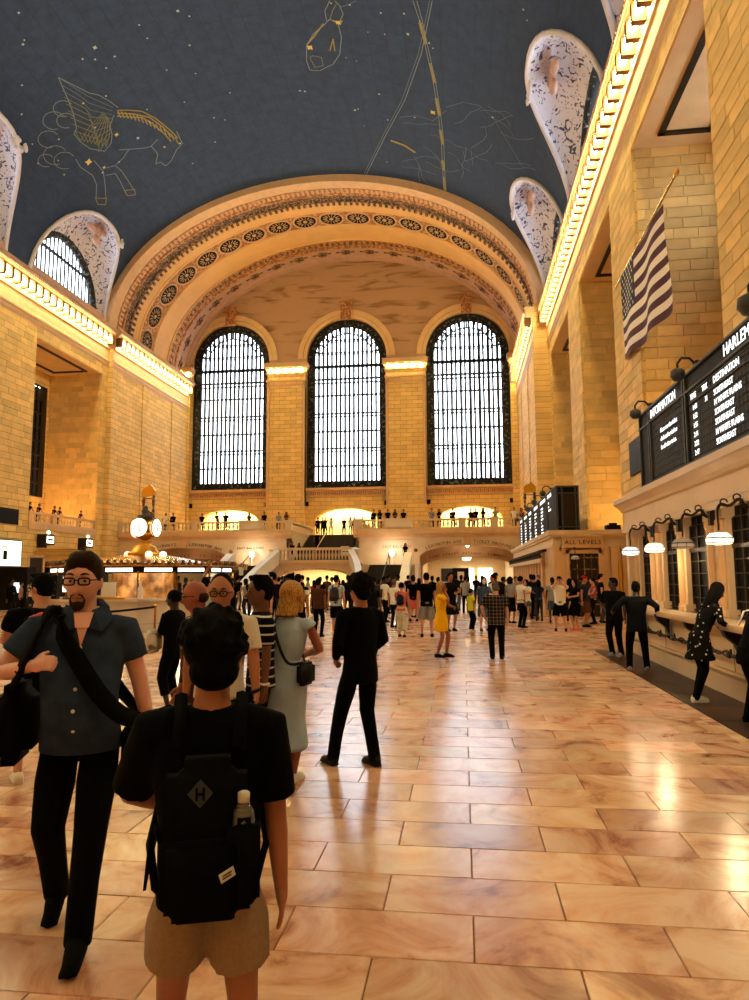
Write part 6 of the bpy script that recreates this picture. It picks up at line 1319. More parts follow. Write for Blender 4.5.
def crossbag(p, side=1, m='leather', zz=.95, fwd=-.02, sz=(.12, .22, .16), th=.012, other=-1):
    c = Vector((side*(p['rx']+.07), fwd, zz)); o = soft_box(c, sz, .03).build('shoulder_bag', M[m], p['T'], True, local=True); a = Vector((other*.085, .01, 1.50)) + p['sp'](1.5)
    rx, ry = p['rx']*1.04, p['ry']*1.12; bl = p['belly']
    st = ribbon([c + Vector((0, -.05, sz[2]/2)), Vector((side*rx*.95, -ry*.75 - bl*.5, 1.02)), Vector((side*rx*.55, -ry*1.05 - bl*.9, 1.13)), Vector((side*rx*.1, -ry*1.2 - bl*.35, 1.27)) + p['sp'](1.25), a + Vector((0, -ry*.75, -.08)), a, a + Vector((0, ry*.75, -.08)), Vector((side*rx*.1, ry*1.12, 1.25)) + p['sp'](1.25), Vector((side*rx*.75, ry*.95, 1.08)), c + Vector((0, .05, sz[2]/2))], th*2.2); st.build('strap', M[m], o, True, local=True); return o

# ---------------------------------------------------------------- the people nearest the camera
# A: man in the dark blue shirt walking towards us with two bags
pA = person('man in a dark blue buttoned shirt, glasses and goatee walking with black bags', -1.99, 3.50, face=20, H=1.90, hs=1.08, bulk=1.06, belly=.14, lean=(-.02, 0), skin='skin_pale', hair=('side', 'h_brown'), top=('shirt', 'c_denimshirt'), bot=('trousers', 'c_black'), shoes='c_black',
            feet=((.05, -.24, 0), (-.13, .22, .05, .3)), hands=(((.33, .04, .80), (.5, .6, 0)), ((.19, -.22, 1.26), (1, .2, -.8))), head=(2, -4, 0), lod=0, acc=('glasses', 'square', 'beard'))
bt2 = MB()
for zz in (1.33, 1.24, 1.15, 1.06, .97): 
    bl_ = .10*g(zz-1.05, .16); bt2.ell((.0, -(.112*1.17*1.13 + bl_*1.1) - .012 + (.0 if zz < 1.3 else .01), zz), (.009, .005, .009), None, 10, 6)
bt2.build('shirt_buttons', M['white_paint'], pA['T'], True, local=True)
cl = MB()
for s_ in (1, -1): cl.add([(s_*.02, -.125, 1.42), (s_*.035, -.09, 1.50), (s_*.095, -.02, 1.525), (s_*.13, -.06, 1.46), (s_*.09, -.13, 1.40)], [(0, 1, 2, 3, 4)])
cl.tube([(.085, .0, 1.50), (.05, .075, 1.53), (-.05, .075, 1.53), (-.085, .0, 1.50)], .02, 6); cl.build('collar', M['c_denimshirt'], pA['T'], local=True)
sk = MB(); sk.add([(-.03, -.124, 1.44), (.03, -.124, 1.44), (0, -.150, 1.33)], [(0, 1, 2)]); sk.add([(-.045, -.10, 1.49), (.045, -.10, 1.49), (.03, -.134, 1.42), (-.03, -.134, 1.42)], [(0, 1, 2, 3)]); sk.build('open_neck', M['skin_pale'], pA['T'], local=True)
crossbag(pA, 1, 'c_black', .80, .06, (.16, .32, .30), .036, -1)
sb_ = soft_box((-.30, .02, .98), (.20, .40, .36), .07).build('shoulder_bag', M['c_black'], pA['T'], True, local=True)
ribbon([(-.30, -.1, 1.14), (-.23, -.22, 1.26), (-.17, -.15, 1.44), (-.15, .0, 1.515), (-.19, .13, 1.38), (-.29, .12, 1.14)], .05).build('strap', M['c_black'], sb_, True, local=True)
wr_ = pA['arms'][1]; MB().tube([wr_[2] + (wr_[1]-wr_[2]).normalized()*.05 + Vector((.034*cos(a), .034*sin(a)*.6, .034*sin(a))) for a in [k*pi/6 for k in range(13)]], .007, 6).build('bracelet', M['black'], pA['T'], True, local=True)
# B: back view, curly hair, backpack, tan shorts
pB = person('young man seen from behind in an oversized black T-shirt, backpack and tan shorts', -.80, 2.17, face=198, H=1.655, hs=1.13, bulk=.90, skin='skin_tan', hair=('curly', 'h_black'), top=('loose', 'c_black'), bot=('shorts', 'c_tan', .31), shoes='c_white',
            feet=((.12, -.04, 0), (-.12, .06, 0)), hands=(((.10, -.26, 1.08), (.8, .3, -.4)), ((.25, -.0, .76), (.4, .6, 0))), head=(4, 6, 0), lod=0, sleeve=.92, hipw=.92, hem_=.85)
c = Vector((0, .225, 1.13)); bp_ = soft_box(c, (.26, .16, .46), .05, taper=.9).build('backpack', M['c_black'], pB['T'], True, local=True); soft_box(c + Vector((0, .085, -.09)), (.22, .05, .22), .022).build('pocket', M['c_black'], bp_, True, local=True)
st = MB()
for sg in (1, -1): st.tube([c + Vector((sg*.09, -.05, .24)), Vector((sg*.10, 0, 1.505)), Vector((sg*.13, -.165, 1.32)), Vector((sg*.19, -.03, 1.02)), c + Vector((sg*.15, -.06, -.16))], .024, 6, flat=.5)
st.tube([(.13, .22, 1.12), (.155, .18, 1.16), (.17, .16, 1.06), (.182, .15, .96)], [.012, .012, .01, .006], 6, flat=.4); st.build('strap', M['c_black'], bp_, True, local=True)
cmat('logo_grey', (46, 56, 72), .8)
def plate(pts, yy): return MB().add([(a, yy, b) for a, b in pts] + [(a, yy+.003, b) for a, b in pts], [tuple(range(len(pts)))[::-1], tuple(range(len(pts), 2*len(pts)))] + [(i, (i+1) % len(pts), len(pts)+(i+1) % len(pts), len(pts)+i) for i in range(len(pts))])
MB_ = Matrix.Rotation(R(198), 4, 'Z'); LW = lambda p: Vector((-.80, 2.17, 0)) + (MB_ @ Vector(p))*(1.655/1.75)
lx_, lz_, yp = .016, 1.277, .306
lg = plate([(lx_, lz_+.040), (lx_+.036, lz_), (lx_, lz_-.040), (lx_-.036, lz_)], yp).build('diamond_logo', M['logo_grey'], bp_, local=True)
for q in (-.013, .007): plate([(lx_+q, lz_-.018), (lx_+q+.006, lz_-.018), (lx_+q+.006, lz_+.018), (lx_+q, lz_+.018)], yp+.0035).build('logo_bar', M['c_black'], lg, local=True)
plate([(lx_-.013, lz_-.003), (lx_+.013, lz_-.003), (lx_+.013, lz_+.003), (lx_-.013, lz_+.003)], yp+.0035).build('logo_bar', M['c_black'], lg, local=True)
qx, qz, yp = -.067, 1.047, .336
lb2 = plate([(qx-.022, qz+.012), (qx+.018, qz-.010), (qx+.025, qz+.014-.026+.0), (qx+.025, qz+.012), (qx-.015, qz+.032)][:2] + [(qx+.026, qz+.014), (qx-.014, qz+.036)], yp).build('white_label', M['c_white'], bp_, local=True)
for k in range(2): plate([(qx-.010, qz+.014+k*.008), (qx+.015, qz+.001+k*.008), (qx+.015, qz+.004+k*.008), (qx-.010, qz+.017+k*.008)], yp+.0035).build('label_line', M['c_darkgrey'], lb2, local=True)
soft_box((-.110, .288, 1.08), (.095, .115, .25), .028).build('bottle_pocket', M['c_black'], bp_, True, local=True)
wp = LW((-.108, .285, 1.085)); wbt = thing('water_bottle', 'clear plastic water bottle with white cap in the backpack pocket of the nearest man', 'bottle', wp)
MB().lathe([(.028, 0), (.032, .01), (.032, .10), (.028, .125), (.016, .143), (.013, .15)], wp, 16).build('bottle_body', M['plastic'], wbt, True); MB().lathe([(.0165, 0), (.017, .024), (.011, .028)], wp + Vector((0, 0, .148)), 14).build('cap', M['c_white'], wbt, True)
# C: blonde woman in pale dress
pC = person('blonde woman seen from behind in a long pale grey blue dress', -1.61, 6.12, face=165, H=1.70, hs=1.22, sex='f', bulk=1.45, skin='skin_red', hair=('bob', 'h_blonde'), top=('dress', 'c_dress', .30, .25), bot=None, shoes='c_white',
            feet=((.07, .02, 0), (-.10, -.03, 0)), hands=(((.20, -.10, 1.0), (.7, .5, 0)), ((.12, -.26, 1.12), (.9, .3, -.4))), head=(10, -16, 4), lean=(-.06, -.02), lod=0, sleeve=.14, hipw=1.1)
MB().tube([(.168*cos(a), .132*sin(a), 1.035) for a in [k*pi/12 for k in range(25)]], .009, 6).build('belt', M['c_dress'], pC['T'], True, local=True)
crossbag(pC, -1, 'leather', .98, .03, (.10, .22, .20), .011, 1)
# D: man in black striding
pD = person('man dressed all in black standing with feet apart beside the blonde woman', -1.0, 6.72, face=222, H=1.78, hs=1.15, bulk=1.0, skin='skin_tan', hair=('curly', 'h_black'), top=('jacket', 'c_black'), bot=('trousers', 'c_black'), shoes='leather',
            feet=((.20, -.18, 0), (-.12, .06, 0)), hands=(((.19, -.13, .98), (.5, .7, 0)), ((.17, -.16, 1.0), (.5, .7, 0))), head=(8, 6, 0), lod=1)
# E, F, G: three men behind the curly head
pE = person('man with dark round glasses and high forehead in a marbled white T-shirt', -1.91, 5.35, face=6, hs=1.15, H=1.78, bulk=1.3, belly=.05, skin='skin_tan', hair=('buzz', 'h_black'), top=('tee', 'c_offwhite'), bot=('trousers', 'c_ink'), shoes='c_black', hands=(((.30, -.10, .90), (.6, .5, 0)), 'down'), head=(6, 4, 0), lod=0, acc=('glasses',), sleeve=.8)
MB().tube([pE['arms'][0][2] + Vector((.036*cos(a), .036*sin(a), .012*cos(a))) for a in [k*pi/6 for k in range(13)]], .012, 6).build('watch', M['black'], pE['T'], True, local=True)
pF = person('dark haired man in a black T-shirt with thin white stripes looking left', -1.76, 5.95, face=-62, hs=1.12, H=1.77, bulk=1.05, skin='skin_brown', hair=('short', 'h_black'), top=('tee', 'p_stripe'), bot=('trousers', 'c_black'), shoes='c_black', hands=(((.26, -.02, .86), (.5, .6, 0)), 'down'), lod=1, sleeve=.8)
MB().tube([pF['arms'][0][2] + Vector((.036*cos(a), .036*sin(a), 0)) for a in [k*pi/6 for k in range(13)]], .010, 6).build('watch', M['c_white'], pF['T'], True, local=True)
pG = person('bald man with glasses in a brown jacket and beige trousers walking left', -2.27, 5.75, face=-50, hs=1.12, H=1.735, bulk=1.12, skin='skin_red', hair=('bald', 'h_brown'), top=('jacket', 'c_brown'), bot=('trousers', 'c_beige'), shoes='c_brown', feet=((.10, .24, .03, .3), (-.10, -.26, 0)), hands=('fwd', 'back'), lod=1, acc=('glasses',), head=(6, -20, 0))
# H: man with cropped hair and backpack at the left edge
pH = person('man with cropped hair and glasses turned away, black T-shirt and black backpack, left edge', -3.84, 5.95, face=222, H=1.81, bulk=1.25, skin='skin_light', hair=('short', 'h_black'), top=('tee', 'c_black'), bot=('shorts', 'c_black', .5), shoes='c_white', feet=((.12, 0, 0), (-.2, .18, .02, .2)), hands=('phone', 'down'), head=(4, 35, 0), lod=1, acc=('glasses',))
ob_ = backpack(pH, 'c_black', 1.25); MB().tube([(-.14, .36, 1.40), (-.05, .38, 1.435), (.06, .38, 1.435), (.14, .36, 1.40)], .014, 6).build('red_piping', M['c_pink'], ob_, True, local=True)
# people along the ticket counter
pJ = person('man in dark T-shirt with hand on hip by the ticket windows', 3.33, 16.12, face=-38, H=1.70, bulk=1.15, belly=.03, skin='skin_dark', hair=('short', 'h_black'), top=('loose', 'c_black'), bot=('trousers', 'c_black'), shoes='c_grey', hands=('down', 'hip'), head=(0, -35, 0), lod=1, feet=((.13, 0, 0), (-.08, 0, 0)))
pK = person('man in navy jacket leaning both arms on the ticket counter', 3.26, 13.85, face=172, H=1.64, bulk=1.15, skin='skin_dark', hair=('short', 'h_black'), top=('jacket', 'c_ink'), bot=('trousers', 'c_black'), shoes='c_grey', hands=(((.44, -.16, 1.17), (.5, .8, -.3)), ((.42, -.10, 1.14), (.5, .8, -.3))), feet=((.17, .05, 0), (-.17, -.02, 0)), lean=(-.02, -.05), lod=1, sleeve=1.9)
pL = person('woman in black dress with white spots, leggings and white shoes leaning at the counter', 3.32, 10.5, face=98, H=1.66, sex='f', bulk=1.2, skin='skin_brown', hair=('long', 'h_black'), top=('dress', 'p_dots', .62, .26), bot=('leggings', 'c_black'), shoes='c_white', hands=(((.2, -.36, 1.13), (.6, .2, -.8)), ((.18, -.36, 1.12), (.6, .2, -.8))), lean=(0, -.24), feet=((.06, .06, 0), (-.06, .12, 0)), head=(28, 0, 0), lod=1, sleeve=1.4)
pM = person('person in black with a white strap bent over the counter at the right edge', 3.42, 9.05, face=92, H=1.62, bulk=1.1, skin='skin_brown', hair=('short', 'h_black'), top=('jacket', 'c_black'), bot=('trousers', 'c_black'), hands=(((.2, -.36, 1.2), (.6, .2, -.8)), ((.18, -.36, 1.2), (.6, .2, -.8))), lean=(0, -.22), head=(20, 0, 0), lod=1)
MB().tube([(.14, -.33, 1.36), (.17, -.20, 1.48), (.17, -.05, 1.44), (.19, .02, 1.25)], .02, 6, flat=.5).build('strap', M['c_white'], pM['T'], True, local=True)
# ---------------------------------------------------------------- middle distance
pU = person('woman with long fair hair in a bright yellow T-shirt dress looking at her phone', -.50, 15.55, face=78, H=1.65, sex='f', bulk=1.12, skin='skin_red', hair=('long', 'h_blonde'), top=('dress', 'c_yellow', .60, .19), bot=None, shoes='c_black', hands=('phone', 'chin'), feet=((.08, -.10, 0), (-.08, .08, 0)), lod=1, sleeve=.7); phone(pU, 0)
pP = person('elderly man in a plaid shirt and cap standing with his back turned', .70, 15.35, face=184, H=1.62, bulk=1.22, skin='skin_light', hair=('crop', 'h_grey'), top=('loose', 'p_plaid'), bot=('trousers', 'c_black', 1), shoes='c_black', hands=(((.26, -.1, .95), (.7, .5, 0)), 'down'), acc=('cap',), lod=1, lean=(0, -.03))
MBs = person
pS = person('woman in a salmon top and white trousers with a blue sling bag on her back', -1.81, 20.5, face=170, H=1.58, sex='f', bulk=1.1, skin='skin_light', hair=('bun', 'h_black'), top=('tee', 'c_pink'), bot=('wide', 'c_offwhite', .85), shoes='c_brown', hands=('phone', 'down'), lod=1, feet=((.1, -.08, 0), (-.1, .1, 0))); backpack(pS, 'c_navy', .85, True)
pT = person('man in black T-shirt and pale grey shorts seen from behind', -1.08, 20.6, face=190, H=1.85, bulk=1.1, skin='skin_light', hair=('short', 'h_black'), top=('tee', 'c_black'), bot=('shorts', 'c_grey', .5), shoes='c_black', lod=1, feet=((.14, 0, 0), (-.14, .03, 0)))
person('man in black T-shirt walking behind the man in grey shorts', -1.95, 27.4, face=175, H=1.74, bulk=1.0, skin='skin_light', hair=('short', 'h_black'), top=('tee', 'c_black'), bot=('shorts', 'c_pink', .5), feet=((.1, .2, .02, .3), (-.1, -.2, 0)))
person('tall dark dressed man behind the woman in yellow', -.42, 22.8, face=30, H=1.86, bulk=1.1, skin='skin_tan', hair=('short', 'h_black'), top=('tee', 'c_ink'), bot=('shorts', 'c_ink', .5), shoes='c_black', hands=('phone', 'down'))
person('child in a lime green T-shirt and grey cap', .24, 22.9, face=120, H=1.34, bulk=1.1, skin='skin_tan', hair=('crop', 'h_black'), top=('tee', 'c_lime'), bot=('trousers', 'c_black'), shoes='c_white', acc=('cap',))
pY = person('woman in face mask and long denim dress', .66, 22.9, face=10, H=1.73, sex='f', skin='skin_pale', hair=('long', 'h_black'), top=('dress', 'c_denim', .45, .22), bot=None, shoes='c_brown', acc=('mask',), sleeve=1.0, hands=('phone', 'down'))
person('man in white shirt turned towards the masked woman', 1.02, 24.2, face=-60, H=1.80, skin='skin_tan', hair=('short', 'h_black'), top=('shirt', 'c_white'), bot=('trousers', 'c_black'), hands=('phone', 'down'))
pBk = person('man in pale blue shirt with grey backpack and black shorts near the stairs', -3.95, 21.5, face=172, H=1.79, skin='skin_light', hair=('short', 'h_black'), top=('tee', 'c_ltblue'), bot=('shorts', 'c_black', .5), shoes='c_white', lod=1); backpack(pBk, 'c_darkgrey', 1.0)
pAF = person('man in white T-shirt and black shorts photographing with raised hands', 3.08, 23.0, face=-8, H=1.72, bulk=1.15, skin='skin_light', hair=('short', 'h_black'), top=('tee', 'c_white'), bot=('shorts', 'c_black', .5), shoes='c_black', hands=('camera', 'camera'), feet=((.16, 0, 0), (-.16, 0, 0)), lod=1); phone(pAF, 0)
person('woman in black T-shirt and black shorts beside the man taking a photograph', 3.62, 23.4, face=-50, H=1.63, sex='f', bulk=1.25, skin='skin_light', hair=('long', 'h_black'), top=('tee', 'c_black'), bot=('shorts', 'c_black', .5), shoes='c_pink', hands=('phone', 'phone'), lod=1)
person('man in red cap and navy shirt behind the couple taking photographs', 4.15, 24.8, face=60, H=1.75, skin='skin_tan', hair=('crop', 'h_black'), top=('tee', 'c_navy'), bot=('shorts', 'c_brown', .5), acc=('redcap',))
person('woman in mauve top and black leggings before the bronze door', 4.72, 26.3, face=-75, H=1.66, sex='f', skin='skin_light', hair=('bun', 'h_black'), top=('tank', 'c_mauve'), bot=('leggings', 'c_black'), shoes='c_black', hands=('fold', 'fold'), feet=((.07, -.06, 0), (-.07, .08, 0)))
person('woman in white blouse and denim shorts holding a phone', 2.40, 27.2, face=-40, H=1.61, sex='f', bulk=1.15, skin='skin_light', hair=('long', 'h_black'), top=('loose', 'c_white'), bot=('shorts', 'c_denim', .32), shoes='c_white', hands=('phone', 'chin'))
person('man in black T-shirt and ripped jeans shorts leaning at the far counter', 3.30, 31.6, face=-80, H=1.78, skin='skin_light', hair=('buzz', 'h_grey'), top=('tee', 'c_black'), bot=('shorts', 'c_denim', .6), shoes='c_white', hands=('rail', 'rail'))
person('dark haired person in black between the white blouse and the jeans shorts', 2.88, 29.2, face=150, H=1.78, skin='skin_tan', hair=('short', 'h_black'), top=('tee', 'c_ink'))
person('woman in white T-shirt and black trousers turned right by the far counter', 1.95, 24.3, face=120, H=1.74, sex='f', bulk=1.1, skin='skin_tan', hair=('bun', 'h_black'), top=('tee', 'c_white'), bot=('trousers', 'c_black'))
pAC = person('woman in grey shirt and black skirt in the queue at the far counter', 1.75, 26.6, face=140, H=1.72, sex='f', skin='skin_tan', hair=('bob', 'h_black'), top=('shirt', 'c_grey'), bot=('skirt', 'c_black', .45))
person('person in grey T-shirt near the passage, left of the lime green child', .10, 33.5, face=170, H=1.72, top=('tee', 'c_grey'), skin='skin_tan')
person('dark figure with wide hat behind the plaid shirt', 1.2, 26.5, face=20, H=1.86, bulk=1.2, skin='skin_brown', top=('jacket', 'c_ink'), acc=('hat',), hair=('crop', 'h_black'))
person('woman in dark blue top and white skirt by the stair foot', -6.30, 24.4, face=20, H=1.70, sex='f', skin='skin_tan', hair=('long', 'h_black'), top=('tee', 'c_denim'), bot=('skirt', 'c_white', .55), hands=('phone', 'phone'), lod=2)
person('tall man in black T-shirt in profile above the striped shirt', -5.2, 18.6, face=-80, H=1.88, skin='skin_light', hair=('short', 'h_black'), top=('tee', 'c_black'), bot=('trousers', 'c_ink'), lod=1)
person('man in black top with a broad white band across the back', -4.15, 17.2, face=178, H=1.82, bulk=1.2, skin='skin_tan', hair=('short', 'h_black'), top=('tee', 'p_band'), bot=('trousers', 'c_black'), lod=1)
pI = person('person in black holding a white patterned bag beside the booth', -3.92, 9.1, face=-95, H=1.60, bulk=1.15, skin='skin_dark', hair=('bun', 'h_black'), top=('jacket', 'c_black'), bot=('trousers', 'c_black', .8), lod=1, hands=('fold', 'down'))
soft_box((.12, -.26, 1.02), (.34, .16, .34), .05).build('patterned_bag', M['c_offwhite'], pI['T'], True, local=True)
person('man in pale blue shirt lifting one arm behind the bald man', -5.35, 14.0, face=168, H=1.76, skin='skin_tan', hair=('short', 'h_black'), top=('shirt', 'c_ltblue'), bot=('trousers', 'c_ink'), hands=('up', 'down'), lod=1)
person('woman with dark hair just right of the man in black', -2.15, 16.1, face=200, H=1.77, sex='f', skin='skin_brown', hair=('long', 'h_black'), top=('tee', 'c_ink'), hands=('chin', 'down'), lod=1)
person('man in white T-shirt and black trousers right of the man in black', -3.05, 26.9, face=70, H=1.74, skin='skin_dark', hair=('short', 'h_black'), top=('tee', 'c_white'), bot=('trousers', 'c_black'), hands=('phone', 'down'))
person('person in white cap and white shirt behind the salmon top', -2.4, 24.2, face=150, H=1.64, skin='skin_tan', hair=('crop', 'h_grey'), top=('tee', 'c_white'), bot=('trousers', 'c_ink'))
person('person in reddish brown shirt left of the pale blue backpacker', -4.3, 20.4, face=165, H=1.70, skin='skin_brown', hair=('short', 'h_black'), top=('tee', 'c_brown'), bot=('trousers', 'c_black'))
person('man in pale T-shirt and navy shorts far off at the left arch', -21.5, 32.5, face=180, H=1.70, skin='skin_tan', hair=('short', 'h_black'), top=('tee', 'c_offwhite'), bot=('shorts', 'c_navy', .5))
person('small dark figure by the black kiosk at the left edge', -22.3, 32.8, face=120, H=1.55, skin='skin_tan', top=('tee', 'c_beige'))
# ---------------------------------------------------------------- the crowd farther away: a few figures, copied
COLS = ['c_black', 'c_ink', 'c_darkgrey', 'c_navy', 'c_white', 'c_grey', 'c_black', 'c_brown', 'c_ltblue', 'c_red', 'c_black', 'c_pink']
protos = []
def copy_person(src, lab, x, y, z, face, H, topm=None, botm=None, hairm=None, skinm=None, group=None):
    r = src.copy(); COL.objects.link(r); r.location = (x, y, z); r.rotation_euler = (0, 0, R(face)); s = H/1.75; r.scale = (s, s, s); r['label'] = lab
    if group: r['group'] = group
    for ch in src.children:
        c = ch.copy(); COL.objects.link(c); c.parent = r
        mm = {'top': topm, 'shirt': topm, 'jacket': topm, 'dress': topm, 'trousers': botm, 'shorts': botm, 'skirt': botm, 'hair': hairm, 'body': skinm}.get(ch.name.split('.')[0])
        if mm: c.material_slots[0].link = 'OBJECT'; c.material_slots[0].material = M[mm]
        for gch in ch.children: d = gch.copy(); COL.objects.link(d); d.parent = c
    return r
CW = dict(m_c={'c_black': 'black', 'c_ink': 'near black', 'c_darkgrey': 'dark grey', 'c_navy': 'navy', 'c_white': 'white', 'c_grey': 'grey', 'c_brown': 'brown', 'c_ltblue': 'pale blue', 'c_red': 'red', 'c_pink': 'salmon', 'c_beige': 'beige', 'c_mauve': 'mauve'})['m_c']
first = {}
def crowd(kind, lab, x, y, face, H, topm, botm='c_black', z=0, hairm='h_black', skinm='skin_tan', group=None):
    specs = {'man': dict(top=('tee', topm), bot=('trousers', botm)), 'walk': dict(top=('tee', topm), bot=('trousers', botm), feet=((.1, -.22, 0), (-.1, .2, .03, .3)), hands=('back', 'fwd')), 'shorts': dict(top=('tee', topm), bot=('shorts', botm, .5)),
             'woman': dict(sex='f', top=('tee', topm), bot=('leggings', botm), hair=('long', hairm), hands=('phone', 'down')), 'phone': dict(top=('tee', topm), bot=('trousers', botm), hands=('camera', 'camera')), 'coat': dict(top=('jacket', topm), bot=('trousers', botm), hands=('fold', 'down')),
             'rail': dict(top=('tee', topm), bot=('trousers', botm), hands=('rail', 'rail'), lean=(0, -.12), feet=((.12, .08, 0), (-.12, .08, 0)))}
    if kind not in first:
        sp_ = dict(skin=skinm); sp_.update(specs[kind]); sp_.setdefault('hair', ('short', hairm)); p = person(lab, x, y, face=face, H=H, z=z, lod=2, group=group, **sp_); first[kind] = p['T']; return p['T']
    return copy_person(first[kind], lab, x, y, z, face, H, topm, botm, hairm, skinm, group)
FB = BZ
# on the balcony (left part, then right part)
g1 = 'people at the left balcony rail'; g2 = 'people at the right balcony rail'
for kind, lab, x, y, face, tm in (('rail', 'person in white leaning on the balcony rail above the clock', -25.8, 57.75, 0, 'c_white'), ('coat', 'person in black at the balcony rail right of the clock', -25.2, 57.8, 20, 'c_black'), ('man', 'dark figure at the left edge of the left lit niche', -22.8, 58.4, 0, 'c_black'),
        ('rail', 'person crouching over the rail in front of the left lit niche', -21.1, 57.75, -30, 'c_ink'), ('rail', 'second leaning figure before the left lit niche', -20.4, 57.75, 20, 'c_black'), ('woman', 'woman at the right edge of the left lit niche', -18.5, 58.4, 0, 'c_brown'),
        ('coat', 'bulky dark figure at the rail between left niche and stairs', -17.0, 58.0, 0, 'c_black'), ('man', 'person in grey near the head of the stairs, left side', -15.9, 58.6, 0, 'c_grey'), ('woman', 'person in brown beside the stair head', -15.1, 58.2, 0, 'c_brown')):
    crowd(kind, lab, x, y, face, 1.7, tm, z=FB, group=g1)
for kind, lab, x, y, face, tm in (('coat', 'leftmost of the five people at the rail right of the stairs', -7.4, 57.8, 0, 'c_black'), ('woman', 'second person at the rail right of the stairs', -6.9, 57.9, 0, 'c_ink'), ('man', 'third and tallest person at the rail right of the stairs', -6.2, 57.7, 0, 'c_black'), ('woman', 'fourth person at the rail right of the stairs, in brown', -5.6, 57.8, 0, 'c_brown'), ('man', 'fifth person at the rail, standing a little apart', -4.9, 58.0, 0, 'c_black'),
        ('rail', 'person in grey leaning left of the right lit niche', -2.5, 57.75, 0, 'c_grey'), ('woman', 'small dark figure left of the broad dark one', -1.9, 58.2, 0, 'c_black'), ('coat', 'broad dark figure at the rail before the right niche', -.75, 57.8, 0, 'c_black'), ('man', 'dark figure inside the glow of the right niche, left', .75, 58.4, 0, 'c_ink'),
        ('coat', 'dark figure in the middle of the right niche glow', 1.15, 57.8, 0, 'c_black'), ('woman', 'dark figure right of the middle in the niche glow', 1.75, 57.9, 0, 'c_black'), ('rail', 'person leaning at the right end of the lit niche', 2.75, 57.75, 0, 'c_grey'), ('man', 'person in white at the right end of the balcony', 4.3, 58.0, 0, 'c_white'), ('woman', 'person in salmon at the right end of the balcony', 4.9, 58.2, 0, 'c_pink')):
    crowd(kind, lab, x, y, face, 1.72, tm, z=FB, group=g2)
g3 = 'people at the head of the stairs'
for kind, lab, x, y, face, tm in (('coat', 'leftmost dark figure at the head of the stairs', -13.7, 65.0, 0, 'c_black'), ('man', 'dark figure second from left at the stair head', -13.3, 65.2, 0, 'c_black'), ('phone', 'third dark figure at the stair head', -13.0, 65.0, 30, 'c_ink'), ('woman', 'figure in white top at the stair head', -12.4, 64.9, 0, 'c_white'), ('man', 'dark figure alone in the middle of the stair head', -11.2, 65.2, 0, 'c_black'),
        ('woman', 'figure in white beside the broad dark one at the stair head', -10.55, 65.0, 0, 'c_white'), ('coat', 'broad dark figure right of middle at the stair head', -10.2, 65.2, 0, 'c_black'), ('man', 'dark figure at the right side of the stair head', -9.35, 65.0, 0, 'c_black')):
    crowd(kind, lab, x, y - .2, face, 1.72, tm, z=FB, group=g3)
crowd('walk', 'person climbing the dark upper stairs near the left rail', -12.75, 59.9, 180, 1.7, 'c_black', z=LZ + (BZ-LZ)*7/17)
crowd('phone', 'photographer leaning at the left corner of the landing', -13.4, 53.6, 0, 1.68, 'c_black', z=LZ, group='couple at the landing corner'); crowd('woman', 'person beside the photographer at the left corner of the landing', -13.0, 54.2, -20, 1.62, 'c_ink', z=LZ, group='couple at the landing corner')
crowd('woman', 'woman standing at the top of the right stair flight in black', -4.35, 52.9, 10, 1.65, 'c_black', z=LZ-.2)
crowd('phone', 'person in white T-shirt on the left stair flight', -15.75, 48.05, 0, 1.66, 'c_white', z=(LZ-.2)*6/15); crowd('man', 'dark figure coming down the left stair flight', -16.9, 48.05, 0, 1.7, 'c_black', z=(LZ-.2)*6/15)
# the crowd on the floor between the booth and the far ticket block
rows_c = [(208, 30, 'man', 'c_ltblue'), (217, 28, 'woman', 'c_black'), (226, 33, 'coat', 'c_black'), (232, 24, 'walk', 'c_black'), (238, 36, 'man', 'c_ink'), (246, 30, 'woman', 'c_grey'), (252, 26, 'coat', 'c_black'), (258, 40, 'man', 'c_black'), (272, 34, 'walk', 'c_ink'), (279, 30, 'man', 'c_black'),
          (289, 36, 'woman', 'c_navy'), (302, 30, 'man', 'c_black'), (308, 38, 'coat', 'c_grey'), (314, 33, 'woman', 'c_red'), (320, 28, 'man', 'c_black'), (327, 36, 'walk', 'c_brown'), (332, 40, 'man', 'c_white'), (343, 34, 'woman', 'c_black'), (348, 30, 'man', 'c_ink'), (368, 36, 'man', 'c_black'), (374, 28, 'coat', 'c_darkgrey'),
          (379, 40, 'woman', 'c_red'), (388, 33, 'man', 'c_black'), (398, 36, 'walk', 'c_white'), (408, 40, 'man', 'c_black'), (419, 36, 'woman', 'c_ink'), (432, 34, 'man', 'c_black'), (438, 30, 'coat', 'c_black'), (447, 38, 'man', 'c_ltblue'), (456, 44, 'man', 'c_black'), (461, 36, 'coat', 'c_black'), (468, 42, 'woman', 'c_grey'),
          (476, 44, 'man', 'c_black'), (482, 33, 'walk', 'c_ink'), (494, 38, 'man', 'c_white'), (503, 30, 'coat', 'c_black'), (508, 34, 'woman', 'c_white'), (515, 36, 'man', 'c_grey'), (531, 31, 'man', 'c_black'), (538, 28, 'woman', 'c_navy'), (552, 27, 'shorts', 'c_grey'), (569, 28, 'woman', 'c_black'), (600, 27, 'man', 'c_black'),
          (12, 27, 'coat', 'c_black'), (52, 30, 'woman', 'c_beige'), (66, 26, 'coat', 'c_black'), (186, 32, 'man', 'c_ink'), (192, 36, 'woman', 'c_black'), (178, 33, 'coat', 'c_black'), (264, 25, 'woman', 'c_brown'), (282, 40, 'coat', 'c_ink'), (296, 42, 'walk', 'c_black'), (339, 43, 'woman', 'c_navy'), (354, 40, 'coat', 'c_black'), (363, 26, 'man', 'c_ink'), (413, 30, 'shorts', 'c_navy')]
